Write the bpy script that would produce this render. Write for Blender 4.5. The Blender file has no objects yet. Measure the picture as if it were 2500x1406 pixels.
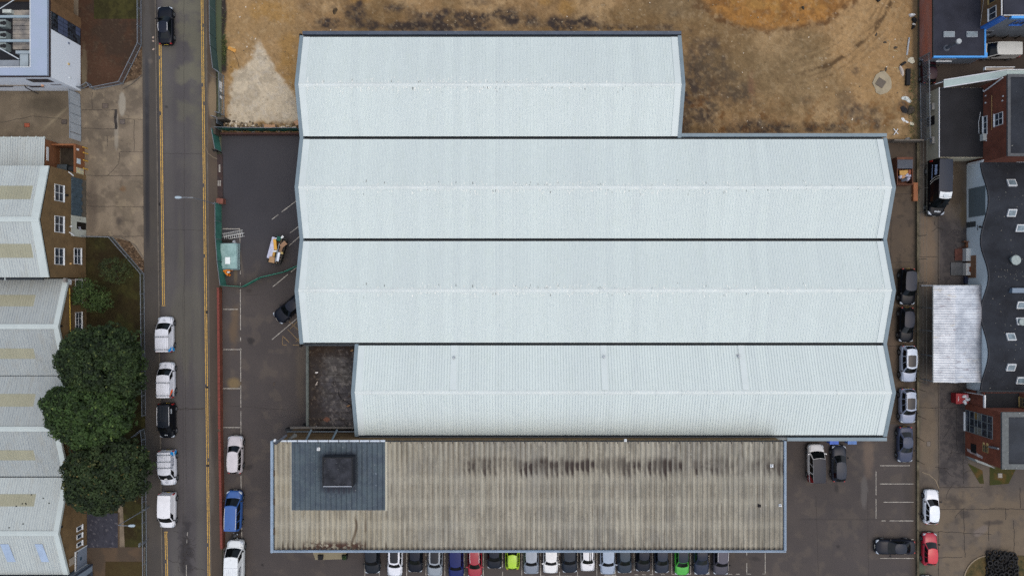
import bpy, math, random
import numpy as np
from mathutils import Vector, Matrix
R = math.radians
sc = bpy.context.scene
C = sc.collection
H = 87.7          # camera height, metres
S = 19.0          # photograph pixels per metre at ground level
random.seed(7)

# ---------------------------------------------------------------- camera, world, sun
cam = bpy.data.cameras.new("camera"); co = bpy.data.objects.new("camera", cam); C.objects.link(co)
co.location = (0, 0, H); co.rotation_euler = (0, 0, 0)
cam.sensor_width = 36.0; cam.sensor_fit = 'HORIZONTAL'
cam.lens = 36.0 * H / (2500.0 / S)
cam.clip_start = 1.0; cam.clip_end = 3000.0
sc.camera = co
SUN_EL, SUN_AZ = R(74), R(104)
world = bpy.data.worlds.new("World"); sc.world = world; world.use_nodes = True
wn = world.node_tree; bg = wn.nodes["Background"]
sky = wn.nodes.new("ShaderNodeTexSky"); sky.sky_type = 'NISHITA'; sky.sun_disc = False
sky.sun_elevation = SUN_EL; sky.sun_rotation = SUN_AZ; sky.air_density = 1.0; sky.dust_density = 4.0; sky.ozone_density = 0.8
wn.links.new(sky.outputs[0], bg.inputs[0]); bg.inputs[1].default_value = 0.15
sl = bpy.data.lights.new("sun", 'SUN'); sl.energy = 1.3; sl.angle = R(130); sl.color = (1.0, 0.98, 0.89)
so = bpy.data.objects.new("sun", sl); C.objects.link(so)
sd = Vector((math.sin(SUN_AZ) * math.cos(SUN_EL), math.cos(SUN_AZ) * math.cos(SUN_EL), math.sin(SUN_EL)))
so.rotation_euler = sd.to_track_quat('Z', 'Y').to_euler(); so.location = (0, 0, 120)
vs = sc.view_settings; vs.view_transform = 'Standard'; vs.look = 'None'; vs.gamma = 1.0; vs.exposure = 0.04
try: vs.use_curve_mapping = False
except Exception: pass
sc.cycles.use_denoising = False; sc.cycles.max_bounces = 6; sc.cycles.diffuse_bounces = 3; sc.cycles.glossy_bounces = 3
sc.cycles.transparent_max_bounces = 8

# ---------------------------------------------------------------- helpers
def W(px, py, z=0.0):
    """photograph position of a point known to be at height z -> metres"""
    k = (H - z) / H / S
    return ((px - 1250.0) * k, (703.0 - py) * k, z)
def lc(v):
    v = v / 255.0
    return v / 12.92 if v <= 0.04045 else ((v + 0.055) / 1.055) ** 2.4
def L3(c, m=1.0): return tuple(min(1.0, lc(v) * m) for v in c)

class NT:
    def __init__(s, name, rough=.7, metal=0., spec=.35):
        s.m = bpy.data.materials.new(name); s.m.use_nodes = True
        s.t = s.m.node_tree; s.b = s.t.nodes["Principled BSDF"]
        s.b.inputs["Roughness"].default_value = rough; s.b.inputs["Metallic"].default_value = metal
        s.b.inputs["Specular IOR Level"].default_value = spec
    def n(s, typ, **kw):
        x = s.t.nodes.new(typ)
        for k, v in kw.items(): setattr(x, k, v)
        return x
    def l(s, a, b): s.t.links.new(a, b)
    def math(s, op, a, b=None):
        x = s.n("ShaderNodeMath", operation=op)
        for i, v in enumerate((a, b)):
            if v is None: continue
            if isinstance(v, (int, float)): x.inputs[i].default_value = v
            else: s.l(v, x.inputs[i])
        return x.outputs[0]
    def coord(s, stretch=(1, 1, 1)):
        tc = s.n("ShaderNodeTexCoord"); mp = s.n("ShaderNodeMapping"); mp.inputs["Scale"].default_value = stretch
        s.l(tc.outputs["Object"], mp.inputs["Vector"]); return mp.outputs[0]
    def noise(s, scale, vec, detail=4, rough=.6):
        x = s.n("ShaderNodeTexNoise"); x.inputs["Scale"].default_value = scale
        x.inputs["Detail"].default_value = detail; x.inputs["Roughness"].default_value = rough
        s.l(vec, x.inputs["Vector"]); return x.outputs["Fac"]
    def rng(s, v, a, b, c=0., d=1.):
        x = s.n("ShaderNodeMapRange"); x.inputs[1].default_value = a; x.inputs[2].default_value = b
        x.inputs[3].default_value = c; x.inputs[4].default_value = d; s.l(v, x.inputs[0]); return x.outputs[0]
    def mix(s, f, a, b, bt='MIX'):
        x = s.n("ShaderNodeMix", data_type='RGBA', blend_type=bt)
        for i, v in ((0, f), (6, a), (7, b)):
            if isinstance(v, tuple): x.inputs[i].default_value = v if len(v) == 4 else v + (1,)
            elif isinstance(v, (int, float)): x.inputs[i].default_value = v
            else: s.l(v, x.inputs[i])
        return x.outputs[2]
    def out(s, col):
        if isinstance(col, tuple): s.b.inputs["Base Color"].default_value = col + (1,)
        else: s.l(col, s.b.inputs["Base Color"])
        return s.m
MATS = {}
def mat(name, c, rough=.7, var=.12, scale=1.5, metal=0., spec=.35, c2=None, stretch=(1, 1, 1), coat=0., fine=.0, speck=None):
    if name in MATS: return MATS[name]
    t = NT(name, rough, metal, spec)
    a = L3(c); b = L3(c2) if c2 else a
    v = t.coord(stretch)
    f = t.rng(t.noise(scale, v), .35, .65)
    lo = tuple(x * (1 - var) for x in a); hi = tuple(min(1, x * (1 + var)) for x in b)
    col = t.mix(f, lo, hi)
    if fine: col = t.mix(1.0, col, t.mix(t.rng(t.noise(14, v, 3), .3, .7), (1 - fine,) * 3, (1 + fine,) * 3), 'MULTIPLY')
    if speck:
        sc_, th, cc = speck
        col = t.mix(t.rng(t.noise(sc_, v, 2), th, th + .04), col, L3(cc))
    if coat: t.b.inputs["Coat Weight"].default_value = coat; t.b.inputs["Coat Roughness"].default_value = .08
    MATS[name] = t.out(col); return MATS[name]
def brick_mat(name, c1, c2, mortar, var=.25):
    t = NT(name, .85)
    tc = t.n("ShaderNodeTexCoord"); sx = t.n("ShaderNodeSeparateXYZ"); t.l(tc.outputs["Object"], sx.inputs[0])
    cb = t.n("ShaderNodeCombineXYZ"); t.l(t.math('ADD', sx.outputs[0], sx.outputs[1]), cb.inputs[0]); t.l(sx.outputs[2], cb.inputs[1])
    br = t.n("ShaderNodeTexBrick"); t.l(cb.outputs[0], br.inputs["Vector"])
    br.inputs["Color1"].default_value = L3(c1) + (1,); br.inputs["Color2"].default_value = L3(c2) + (1,)
    br.inputs["Mortar"].default_value = L3(mortar) + (1,); br.inputs["Scale"].default_value = 1.0
    br.inputs["Brick Width"].default_value = .225; br.inputs["Row Height"].default_value = .075; br.inputs["Mortar Size"].default_value = .008
    br.inputs["Bias"].default_value = -.1
    v = t.coord()
    col = t.mix(1.0, br.outputs["Color"], t.mix(t.rng(t.noise(.8, v), .3, .7), (1 - var,) * 3, (1 + var * .5,) * 3), 'MULTIPLY')
    MATS[name] = t.out(col); return MATS[name]
def rib_mat(name, c, line, period, frac, var=.05, axis=0, rough=.45, metal=0., stretch=(.6, .12, .6), dirt=None, dirt_amt=.3, lap=None):
    """painted sheet with rib shading and seam dirt put into the colour as one dark line per rib, streaked down the slope"""
    t = NT(name, rough, metal, .4)
    tc = t.n("ShaderNodeTexCoord"); sx = t.n("ShaderNodeSeparateXYZ"); t.l(tc.outputs["Object"], sx.inputs[0])
    u = t.math('FRACT', t.math('MULTIPLY', sx.outputs[axis], 1.0 / period))
    m = t.math('LESS_THAN', u, frac)
    a = L3(c); v = t.coord(stretch)
    f = t.rng(t.noise(1.0, v), .3, .7)
    col = t.mix(f, tuple(x * (1 - var) for x in a), tuple(min(1, x * (1 + var)) for x in a))
    v2 = t.coord((4, .25, 4) if axis == 0 else (.25, 4, 4))
    fade = t.rng(t.noise(1.3, v2), .35, .65, .25, 1.0)
    col = t.mix(t.math('MULTIPLY', m, fade), col, L3(line))
    wn_ = t.n("ShaderNodeTexWhiteNoise", noise_dimensions='1D'); t.l(t.math('FLOOR', t.math('MULTIPLY', sx.outputs[axis], 1.0 / (period * 3))), wn_.inputs["W"])
    col = t.mix(1.0, col, t.mix(wn_.outputs["Value"], (.965, .965, .97), (1.02, 1.02, 1.015)), 'MULTIPLY')
    if dirt:
        col = t.mix(t.rng(t.noise(1.0, t.coord((1.2, .2, 1.2)), 6, .7), .5, .75, 0, dirt_amt), col, L3(dirt))
    sp = t.rng(t.noise(5, t.coord(), 2), .745, .77)
    col = t.mix(t.math('MULTIPLY', sp, .3), col, L3((90, 96, 98)))
    MATS[name] = t.out(col); return MATS[name]
def attr_mat(name, rough=.9, fine=.14, spec=.25, scale=9):
    t = NT(name, rough, 0, spec)
    at = t.n("ShaderNodeAttribute", attribute_name="Col")
    v = t.coord()
    g = t.mix(t.rng(t.noise(scale, v, 4, .75), .3, .7), (1 - fine,) * 3, (1 + fine,) * 3)
    col = t.mix(1.0, at.outputs["Color"], g, 'MULTIPLY')
    bp = t.n("ShaderNodeBump"); bp.inputs["Strength"].default_value = .35; bp.inputs["Distance"].default_value = .02
    t.l(t.noise(12, v, 3), bp.inputs["Height"]); t.l(bp.outputs[0], t.b.inputs["Normal"])
    MATS[name] = t.out(col); return MATS[name]

ORG = {}
def tag(o, label=None, cat=None, group=None, kind=None):
    if label: o["label"] = label
    if cat: o["category"] = cat
    if group: o["group"] = group
    if kind: o["kind"] = kind
    return o
def thing(name, label, cat, loc=(0, 0, 0), rz=0., group=None):
    o = bpy.data.objects.new(name, None); C.objects.link(o); o.empty_display_size = .3
    o.location = loc; o.rotation_euler = (0, 0, rz); ORG[o.name] = tuple(loc)
    return tag(o, label, cat, group)

class MB:
    def __init__(s): s.v = []; s.f = []; s.mi = []
    def add(s, vs, fs, mi=0, M=None):
        b = len(s.v)
        if M is not None: vs = [tuple(M @ Vector(p)) for p in vs]
        s.v += [tuple(p) for p in vs]; s.f += [tuple(i + b for i in f) for f in fs]; s.mi += [mi] * len(fs); return s
    def poly(s, pts, mi=0): return s.add(pts, [tuple(range(len(pts)))], mi)
    def box(s, x0, x1, y0, y1, z0, z1, mi=0, M=None):
        x0, x1 = sorted((x0, x1)); y0, y1 = sorted((y0, y1)); z0, z1 = sorted((z0, z1))
        v = [(x0, y0, z0), (x1, y0, z0), (x1, y1, z0), (x0, y1, z0), (x0, y0, z1), (x1, y0, z1), (x1, y1, z1), (x0, y1, z1)]
        return s.add(v, [(3, 2, 1, 0), (4, 5, 6, 7), (0, 1, 5, 4), (1, 2, 6, 5), (2, 3, 7, 6), (3, 0, 4, 7)], mi, M)
    def prism(s, pts, z0, z1, mi=0):
        n = len(pts)
        ar = sum(pts[i][0] * pts[(i + 1) % n][1] - pts[(i + 1) % n][0] * pts[i][1] for i in range(n))
        if ar < 0: pts = pts[::-1]
        v = [(p[0], p[1], z0) for p in pts] + [(p[0], p[1], z1) for p in pts]
        f = [tuple(range(n))[::-1], tuple(range(n, 2 * n))] + [(i, (i + 1) % n, n + (i + 1) % n, n + i) for i in range(n)]
        return s.add(v, f, mi)
    def cyl(s, p0, p1, r, n=8, r1=None, cap=True, mi=0):
        p0 = Vector(p0); p1 = Vector(p1); r1 = r if r1 is None else r1
        d = (p1 - p0).normalized(); a = Vector((0, 0, 1)) if abs(d.z) < .9 else Vector((1, 0, 0))
        u = d.cross(a).normalized(); w = d.cross(u)
        v = []
        for p, rr in ((p0, r), (p1, r1)):
            for i in range(n):
                t = 2 * math.pi * i / n; v.append(tuple(p + (u * math.cos(t) + w * math.sin(t)) * rr))
        f = [(i, n + i, n + (i + 1) % n, (i + 1) % n) for i in range(n)]
        if cap: f += [tuple(range(n)), tuple(range(n, 2 * n))[::-1]]
        return s.add(v, f, mi)
    def tube(s, pts, r, n=6, mi=0):
        for a, b in zip(pts, pts[1:]): s.cyl(a, b, r, n, mi=mi)
        return s
    def ribbon(s, pts, w, z, mi=0):
        """flat strip laid along a line of points on the ground"""
        P = [Vector((p[0], p[1])) for p in pts]; L = []
        for i, p in enumerate(P):
            a = P[max(0, i - 1)]; b = P[min(len(P) - 1, i + 1)]; d = (b - a).normalized(); nn = Vector((-d.y, d.x))
            ww = w[i] if isinstance(w, list) else w
            L.append((p + nn * ww / 2, p - nn * ww / 2))
        for (a, b), (c, d) in zip(L, L[1:]): s.poly([(b.x, b.y, z), (d.x, d.y, z), (c.x, c.y, z), (a.x, a.y, z)], mi)
        return s
    def build(s, name, mats, parent=None, smooth=None, local=False, mesh_only=False):
        if not isinstance(mats, (list, tuple)): mats = [mats]
        if parent is not None: org = (0, 0, 0) if local else ORG[parent.name]
        elif local: org = (0, 0, 0)
        else:
            xs = [p[0] for p in s.v]; ys = [p[1] for p in s.v]; zs = [p[2] for p in s.v]
            org = ((min(xs) + max(xs)) / 2, (min(ys) + max(ys)) / 2, min(zs))
        me = bpy.data.meshes.new(name)
        me.from_pydata([(p[0] - org[0], p[1] - org[1], p[2] - org[2]) for p in s.v], [], s.f)
        for m in mats: me.materials.append(m)
        if len(mats) > 1: me.polygons.foreach_set("material_index", s.mi)
        if smooth:
            me.polygons.foreach_set("use_smooth", [True] * len(s.f))
            me.set_sharp_from_angle(angle=R(smooth))
        me.update()
        o = bpy.data.objects.new(name, me); C.objects.link(o)
        if parent is not None: o.parent = parent; ORG[o.name] = org
        else: o.location = org; ORG[o.name] = org
        return o
def text_part(s, size, M, m, parent, name="lettering", extrude=.004):
    cu = bpy.data.curves.new(name, 'FONT'); cu.body = s; cu.size = size; cu.align_x = 'CENTER'; cu.align_y = 'CENTER'; cu.extrude = extrude
    cu.resolution_u = 2
    o = bpy.data.objects.new(name, cu); C.objects.link(o)
    dg = bpy.context.evaluated_depsgraph_get()
    me = bpy.data.meshes.new_from_object(o.evaluated_get(dg)); me.name = name
    bpy.data.objects.remove(o); bpy.data.curves.remove(cu)
    me.transform(M); me.materials.clear(); me.materials.append(m)
    q = bpy.data.objects.new(name, me); C.objects.link(q)
    if parent is not None: q.parent = parent
    return q

# ---------------------------------------------------------------- numpy noise and painted ground sheets
def vn(x, y, seed):
    xi = np.floor(x).astype(np.int64); yi = np.floor(y).astype(np.int64); fx = x - xi; fy = y - yi
    fx = fx * fx * (3 - 2 * fx); fy = fy * fy * (3 - 2 * fy)
    def h(a, b):
        n = (a * 374761393 + b * 668265263 + seed * 982451653) & 0x7fffffff
        n = ((n ^ (n >> 13)) * 1274126177) & 0x7fffffff
        return ((n ^ (n >> 16)) & 0xffff) / 65535.0
    return (h(xi, yi) * (1 - fx) + h(xi + 1, yi) * fx) * (1 - fy) + (h(xi, yi + 1) * (1 - fx) + h(xi + 1, yi + 1) * fx) * fy
def fbm(x, y, s, seed=0, o=5, r=.55):
    a = 1.; t = 0.; w = 0.
    for i in range(o):
        t = t + a * vn(x / s * 2 ** i + 17.3 * i, y / s * 2 ** i + 9.1 * i, seed + i); w += a; a *= r
    return t / w
def sm(x, a, b): t = np.clip((x - a) / (b - a), 0, 1); return t * t * (3 - 2 * t)
def blob(px, py, cx, cy, rx, ry, soft=.5, ns=40, na=.6, seed=3, rot=0.):
    dx = px - cx; dy = py - cy
    if rot: c, s_ = math.cos(R(rot)), math.sin(R(rot)); dx, dy = dx * c + dy * s_, -dx * s_ + dy * c
    d = np.sqrt((dx / rx) ** 2 + (dy / ry) ** 2) + (fbm(px, py, ns, seed) - .5) * 2 * na
    return 1 - sm(d, 1 - soft, 1 + soft * .4)
class Pt:
    """colour field in linear light"""
    def __init__(s, px, py, c): s.px = px; s.py = py; s.c = np.ones((len(px), 3)) * np.array(L3(c))
    def mix(s, m, c): m = np.clip(m, 0, 1)[:, None]; s.c = s.c * (1 - m) + np.array(L3(c)) * m; return s
    def mul(s, f): s.c = s.c * f[:, None]; return s
    def tone(s, r, g, b): s.c = s.c * np.array((r, g, b)); return s
def sheet(quads, name, m, z, fn, step=.16, hfn=None, parent=None, label=None, kind="structure"):
    """quads: list of (nw, ne, se, sw) photograph corners at ground level -> one painted ground mesh"""
    V = []; F = []; base = 0; PX = []; PY = []
    for q in quads:
        k = (H - z) / H / S
        w = max(math.dist(q[0], q[1]), math.dist(q[3], q[2])) / S; h = max(math.dist(q[0], q[3]), math.dist(q[1], q[2])) / S
        nx = max(1, int(w / step)); ny = max(1, int(h / step))
        u, v = np.meshgrid(np.linspace(0, 1, nx + 1), np.linspace(0, 1, ny + 1)); u = u.ravel(); v = v.ravel()
        px = (1 - v) * ((1 - u) * q[0][0] + u * q[1][0]) + v * ((1 - u) * q[3][0] + u * q[2][0])
        py = (1 - v) * ((1 - u) * q[0][1] + u * q[1][1]) + v * ((1 - u) * q[3][1] + u * q[2][1])
        zz = np.full(len(px), z)
        if hfn is not None: zz = zz + hfn(px, py)
        V.append(np.stack([(px - 1250) / S, (703 - py) / S, zz], 1)); PX.append(px); PY.append(py)
        i, j = np.meshgrid(np.arange(nx), np.arange(ny)); a = (j * (nx + 1) + i).ravel() + base
        F.append(np.stack([a, a + nx + 1, a + nx + 2, a + 1], 1)); base += len(px)
    V = np.concatenate(V); F = np.concatenate(F); px = np.concatenate(PX); py = np.concatenate(PY)
    me = bpy.data.meshes.new(name)
    me.vertices.add(len(V)); me.vertices.foreach_set("co", V.astype(np.float32).ravel())
    me.loops.add(F.size); me.loops.foreach_set("vertex_index", F.astype(np.int32).ravel())
    me.polygons.add(len(F)); me.polygons.foreach_set("loop_start", (np.arange(len(F)) * 4).astype(np.int32)); me.polygons.foreach_set("loop_total", np.full(len(F), 4, np.int32))
    me.update(calc_edges=True)
    ca = me.color_attributes.new("Col", 'FLOAT_COLOR', 'POINT')
    col = np.ones((len(V), 4), np.float32); col[:, :3] = np.clip(fn(px, py).c, 0, 1); ca.data.foreach_set("color", col.ravel())
    me.polygons.foreach_set("use_smooth", np.ones(len(F), bool)); me.materials.append(m)
    o = bpy.data.objects.new(name, me); C.objects.link(o)
    if kind: o["kind"] = kind
    return o
# ---------------------------------------------------------------- ground, roads, yards
g = MB(); g.poly([(-900, -900, -.12), (900, -900, -.12), (900, 900, -.12), (-900, 900, -.12)])
tag(g.build("ground", mat("far_ground", (88, 84, 76), .95, .25, .05, c2=(70, 82, 58))), kind="structure")
m_asph = attr_mat("asphalt", .9, .17); m_soil = attr_mat("soil", .97, .15, .1, 5); m_conc = attr_mat("concrete", .9, .13)

def f_road(px, py):
    p = Pt(px, py, (73, 67, 65))
    lx = px - (380 + py * .0135)
    p.mix((fbm(px, py * .08, 14, 5) - .35) * .9, (86, 80, 74))
    p.mix(sm(fbm(px, py * .15, 60, 8), .52, .68) * .4, (96, 90, 74))
    p.mix((1 - sm(abs(lx - 28), 5, 16)) * .18, (98, 92, 82)); p.mix((1 - sm(abs(lx - 92), 5, 16)) * .22, (100, 94, 80))
    p.mix((1 - sm(py, 120, 520)) * sm(fbm(px, py, 45, 12), .4, .62) * .5 * sm(lx, 30, 60), (106, 100, 78))
    p.mix(blob(px, py, 455, 1350, 16, 75, .5, 18, .8, 20) * .75, (44, 40, 40))
    p.mix((1 - sm(lx, 0, 14)) * .55, (56, 52, 50)); p.mix(sm(lx, 108, 118) * .5, (84, 72, 58))
    p.mix(blob(px, py, 406, 261, 5, 4, .5, 10, .3) * .6, (40, 38, 38)); p.mix(blob(px, py, 436, 168, 4, 4, .5, 10, .3) * .5, (45, 42, 42))
    return p.mul(.82 + .36 * fbm(px, py, 90, 31)).tone(1.0, 1.1, 1.2)
sheet([((378, -160), (502, -160), (516, 1570), (400, 1570))], "road", m_asph, 0.0, f_road)
def f_pav(px, py):
    p = Pt(px, py, (66, 61, 57)); d = px - (351 + py * .004)
    p.mix((fbm(px, py * .4, 20, 15) - .3) * .6, (82, 74, 64))
    p.mix((1 - sm(abs(d - 8), 3, 7)) * sm(py, 120, 160) * (1 - sm(py, 560, 640)) * .8, (40, 39, 42))
    p.mix(blob(px, py, 368, 150, 6, 7, .5, 9, .4) * .4, (110, 98, 86)); p.mix(blob(px, py, 360, 150, 10, 160, .4, 30) * .2, (90, 88, 88))
    return p.mul(.85 + .3 * fbm(px, py, 60, 33)).tone(1.0, 1.06, 1.1)
sheet([((346, -160), (377, -160), (398.5, 1570), (360, 1570))], "pavement", m_asph, .1, f_pav)
def f_foot(px, py):
    p = Pt(px, py, (80, 70, 60)); p.mix((fbm(px, py * .3, 18, 25) - .3) * .8, (66, 61, 58))
    p.mix(blob(px, py, 520, 240, 12, 55, .3, 20, .2) * .8, (128, 112, 88))
    p.mix((1 - sm(py, 330, 380)) * sm(py, 300, 330) * .4, (110, 98, 80))
    p.mix(sm(py, 690, 760) * .35, (62, 58, 55)); p.mix(blob(px, py, 517, 1150, 9, 110, .3, 30, .2) * .6, (86, 82, 76))
    p.mix(blob(px, py, 524, 1080, 8, 90, .3, 30, .3) * .5, (54, 50, 48))
    return p.mul(.85 + .3 * fbm(px, py, 50, 37))
sheet([((504, -160), (526, -160), (530, 378), (506.5, 378)), ((506.5, 378), (534, 378), (538, 490), (507.5, 490)), ((507.5, 490), (535, 490), (545, 1570), (518, 1570))], "footway", m_asph, .1, f_foot)
def f_lot(px, py):
    p = Pt(px, py, (60, 55, 53))
    p.mix((fbm(px, py, 50, 40) - .35) * .9, (72, 65, 60))
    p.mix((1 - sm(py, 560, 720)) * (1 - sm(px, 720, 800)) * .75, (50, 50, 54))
    p.mix(sm(fbm(px, py, 26, 44), .55, .7) * .2 * sm(py, 560, 700), (92, 82, 70))
    p.mix(blob(px, py, 572, 800, 14, 60, .7, 20, .5) * .4, (98, 78, 52)); p.mix(blob(px, py, 570, 935, 18, 14, .6, 14, .4) * .6, (112, 94, 62))
    p.mix(blob(px, py, 575, 668, 5, 26, .6, 14, .4) * .4, (104, 90, 64)); p.mix(blob(px, py, 586, 625, 4, 60, .7, 30, .3, rot=-8) * .5, (92, 84, 74))
    p.mix(blob(px, py, 612, 832, 9, 9, .4, 9, .4) * .7, (34, 32, 32)); p.mix(blob(px, py, 608, 1140, 12, 6, .5, 9, .4, rot=-25) * .6, (36, 34, 34))
    p.mix(blob(px, py, 606, 710, 10, 5, .5, 9, .4) * .5, (40, 36, 34)); p.mix(blob(px, py, 735, 900, 14, 130, .6, 30, .4) * .35, (86, 76, 62))
    p.mix(blob(px, py, 2110, 1200, 9, 40, .3, 20, .2) * .45, (92, 88, 84)); p.mix(blob(px, py, 2120, 1110, 16, 55, .5, 20, .4) * .4, (104, 88, 74))
    p.mix(blob(px, py, 2042, 1190, 6, 12, .5, 9, .4) * .6, (36, 34, 34)); p.mix(blob(px, py, 2046, 1333, 5, 5, .5, 9, .4) * .7, (36, 34, 34))
    p.mix(blob(px, py, 1843, 1363, 14, 6, .5, 9, .6) * .5, (38, 36, 36)); p.mix(blob(px, py, 641, 1378, 4, 4, .5, 9, .4) * .8, (30, 28, 28))
    p.mix(sm(px, 2215, 2235) * .5, (60, 50, 38)); p.mix(blob(px, py, 2215, 1210, 12, 90, .6, 22, .5) * .3, (46, 42, 38))
    p.mix((1 - sm(abs(py - (1268 - 0 * px)), .5, 2)) * sm(px, 1940, 1960) * .35, (40, 38, 37))
    return p.mul(.84 + .32 * fbm(px, py, 120, 51)).tone(1.28, 1.32, 1.36)
sheet([((541, 330), (790, 330), (790, 1255), (545, 1255)), ((545, 1255), (2240, 1255), (2240, 1570), (545, 1570)), ((1890, 1035), (2240, 1035), (2240, 1255), (1890, 1255))], "car_park", m_asph, .01, f_lot)
def f_lane(px, py):
    p = Pt(px, py, (94, 78, 62)); p.mix((fbm(px, py, 30, 60) - .3) * 1.1, (78, 66, 56))
    p.mix(sm(fbm(px, py, 12, 62), .56, .68) * .5, (60, 52, 44)); p.mix(sm(px, 2226, 2236) * .8, (48, 42, 34)); p.mix((1 - sm(px, 2140, 2175)) * .5, (70, 62, 56))
    p.mix((1 - sm(py, 350, 420)) * .4, (60, 50, 42))
    p.mix(blob(px, py, 2180, 860, 10, 50, .6, 15, .5) * .4, (118, 96, 76))
    return p.tone(.78, .86, .95)
sheet([((1900, 340), (2240, 340), (2240, 1035), (1900, 1035))], "concrete_lane", m_conc, .0, f_lane)

# soil site: heights and colours
def h_dirt(px, py):
    mound = np.clip(1 - np.sqrt(((px - 1890) / 235) ** 2 + ((py + 60) / 145) ** 2), 0, 1)
    e = sm(px, 545, 575) * (1 - sm(px, 2205, 2232)) * (1 - sm(py, 300, 325))
    tr = np.sqrt((px - 1890) ** 2 + ((py + 90) * 1.08) ** 2)
    rut = np.sin((tr + fbm(px, py, 70, 88) * 24) * .42) * sm(tr, 235, 260) * (1 - sm(tr, 330, 370)) * sm(px - py * .3, 1850, 1950)
    sand = blob(px, py, 640, 235, 60, 75, .9, 60, .2)
    return e * (1.6 * sm(mound, 0, .8) + .55 * fbm(px, py, 55, 80, 6, .6) ** 2 + .16 * fbm(px, py, 7, 84, 3) + .03 * rut + .35 * sand) + .0
def f_dirt(px, py):
    p = Pt(px, py, (146, 116, 78))
    n = lambda s, seed: fbm(px, py, s, seed, 6, .62)
    p.mix(sm(n(150, 100), .44, .58) * .7, (122, 99, 66)); p.mix(sm(n(90, 103), .48, .62) * .7, (172, 142, 100)); p.mix(sm(n(34, 105), .5, .66) * .5, (108, 84, 54))
    p.mix(sm(px, 1990, 2060) * (1 - sm(py, 230, 300)) * .65, (166, 132, 88))
    p.mix((1 - sm(px, 700, 780)) * .55, (168, 136, 92))
    # orange clay mound
    d = np.sqrt(((px - 1885) / 205) ** 2 + ((py + 38) / 120) ** 2) + (n(40, 108) - .5) * .28
    p.mix((1 - sm(d, .86, 1.0)) * .9, (160, 112, 56)); p.mix((1 - sm(d, .9, 1.0)) * sm(n(16, 181), .5, .64) * .45, (116, 80, 44)); p.mix((1 - sm(d, .4, .85)) * sm(n(30, 184), .45, .6) * .4, (176, 134, 76)); p.mix((1 - sm(d, .9, 1.0)) * sm(n(28, 109), .45, .6) * .7, (122, 84, 46))
    p.mix((1 - sm(abs(d - .98), .02, .09)) * sm(n(14, 110), .35, .55) * .8, (92, 62, 36)); p.mix((1 - sm(d, .5, .9)) * sm(n(22, 131), .5, .62) * .6, (168, 128, 70))
    # orange by the hall's west gable
    for cx, cy, rx, ry in ((708, 130, 26, 60), (660, 28, 60, 30), (700, 240, 30, 70), (1385, 20, 24, 18), (1335, 8, 18, 12), (640, 300, 40, 9), (570, 170, 14, 40), (885, 2, 30, 10), (1430, 72, 90, 8)):
        p.mix(blob(px, py, cx, cy, rx, ry, .7, 24, .7, 120) * .6, (158, 120, 64))
    # dark patches of old tarmac and wet soil
    for cx, cy, rx, ry, a in ((868, 38, 28, 42, .9), (800, 62, 38, 16, .9), (915, 65, 90, 10, .8), (975, 22, 38, 14, .85), (1060, 45, 55, 24, .95), (1030, 68, 70, 12, .9), (1150, 40, 70, 16, .85),
                           (1250, 46, 75, 28, .9), (1390, 60, 130, 20, .9), (1520, 70, 130, 10, .75), (1100, 66, 160, 14, .8), (815, 24, 10, 12, .8), (1160, 10, 40, 10, .5), (1640, 35, 26, 12, .5),
                           (1722, 190, 70, 80, .8), (1755, 225, 75, 42, .75), (1700, 285, 66, 55, .8), (1810, 238, 46, 26, .75), (1830, 314, 150, 20, .8), (1720, 130, 40, 40, .4), (2000, 312, 110, 14, .75), (2110, 290, 70, 28, .7),
                           (2208, 265, 26, 22, .8), (2085, 175, 12, 9, .7), (2060, 240, 20, 30, .45), (750, 20, 30, 18, .35), (2215, 190, 16, 60, .4), (1960, 245, 26, 10, .5), (2090, 270, 14, 30, .5)):
        p.mix(blob(px, py, cx, cy, rx, ry, .8, 26, .9, 140) * np.minimum(1, a * 1.15) * (.45 + .55 * sm(n(9, 141), .34, .56)), (62, 54, 49))
    p.mix(sm(n(20, 150), .56, .68) * blob(px, py, 1760, 280, 150, 70, .6, 30, .5) * .8, (104, 70, 38)); p.mix(sm(n(16, 151), .55, .66) * sm(py, 215, 250) * sm(px, 1850, 1900) * .6, (120, 86, 50))
    p.mix(blob(px, py, 1832, 210, 12, 32, .7, 14, .7) * .45, (150, 92, 78)); p.mix(blob(px, py, 1890, 180, 190, 110, .9, 50, .5) * .7, (116, 97, 68)); p.mix(blob(px, py, 1640, 20, 90, 40, .9, 50, .5) * .6, (118, 100, 72)); p.mix(sm(n(7, 182), .54, .66) * .22, (88, 70, 50)); p.mix(sm(n(9, 183), .56, .68) * .2, (180, 156, 118))
    # wheel tracks curving round the mound
    tr = np.sqrt((px - 1890) ** 2 + ((py + 90) * 1.08) ** 2)
    k = sm(tr, 235, 260) * (1 - sm(tr, 325, 350)) * sm(px - py * .3, 1850, 1950)
    s1 = np.sin((tr + fbm(px, py, 70, 88) * 24) * .42)
    p.mix(k * sm(s1, .3, 1) * .5 * sm(n(30, 160), .42, .58), (84, 66, 46)); p.mix(k * sm(-s1, .2, 1) * .3 * sm(n(40, 161), .4, .6), (156, 132, 94)); p.mix(k * (1 - sm(abs(tr - 300 - 20 * (n(60, 162) - .5)), 2, 8)) * sm(n(18, 163), .42, .54) * .8, (74, 56, 38))
    # pale sand fan
    left = np.interp(py, [92, 110, 150, 178, 200, 250, 305], [629, 621, 606, 574, 559, 554, 552]); right = np.interp(py, [92, 110, 150, 180, 215, 240, 290], [630, 641, 660, 684, 708, 726, 734])
    w = (n(22, 170) - .5) * 44
    m = sm(px - left + w, -4, 14) * sm(right - px + w * .6, -4, 9) * sm(py, 88, 130) * (1 - sm(py + w * .6, 296, 310))
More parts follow.
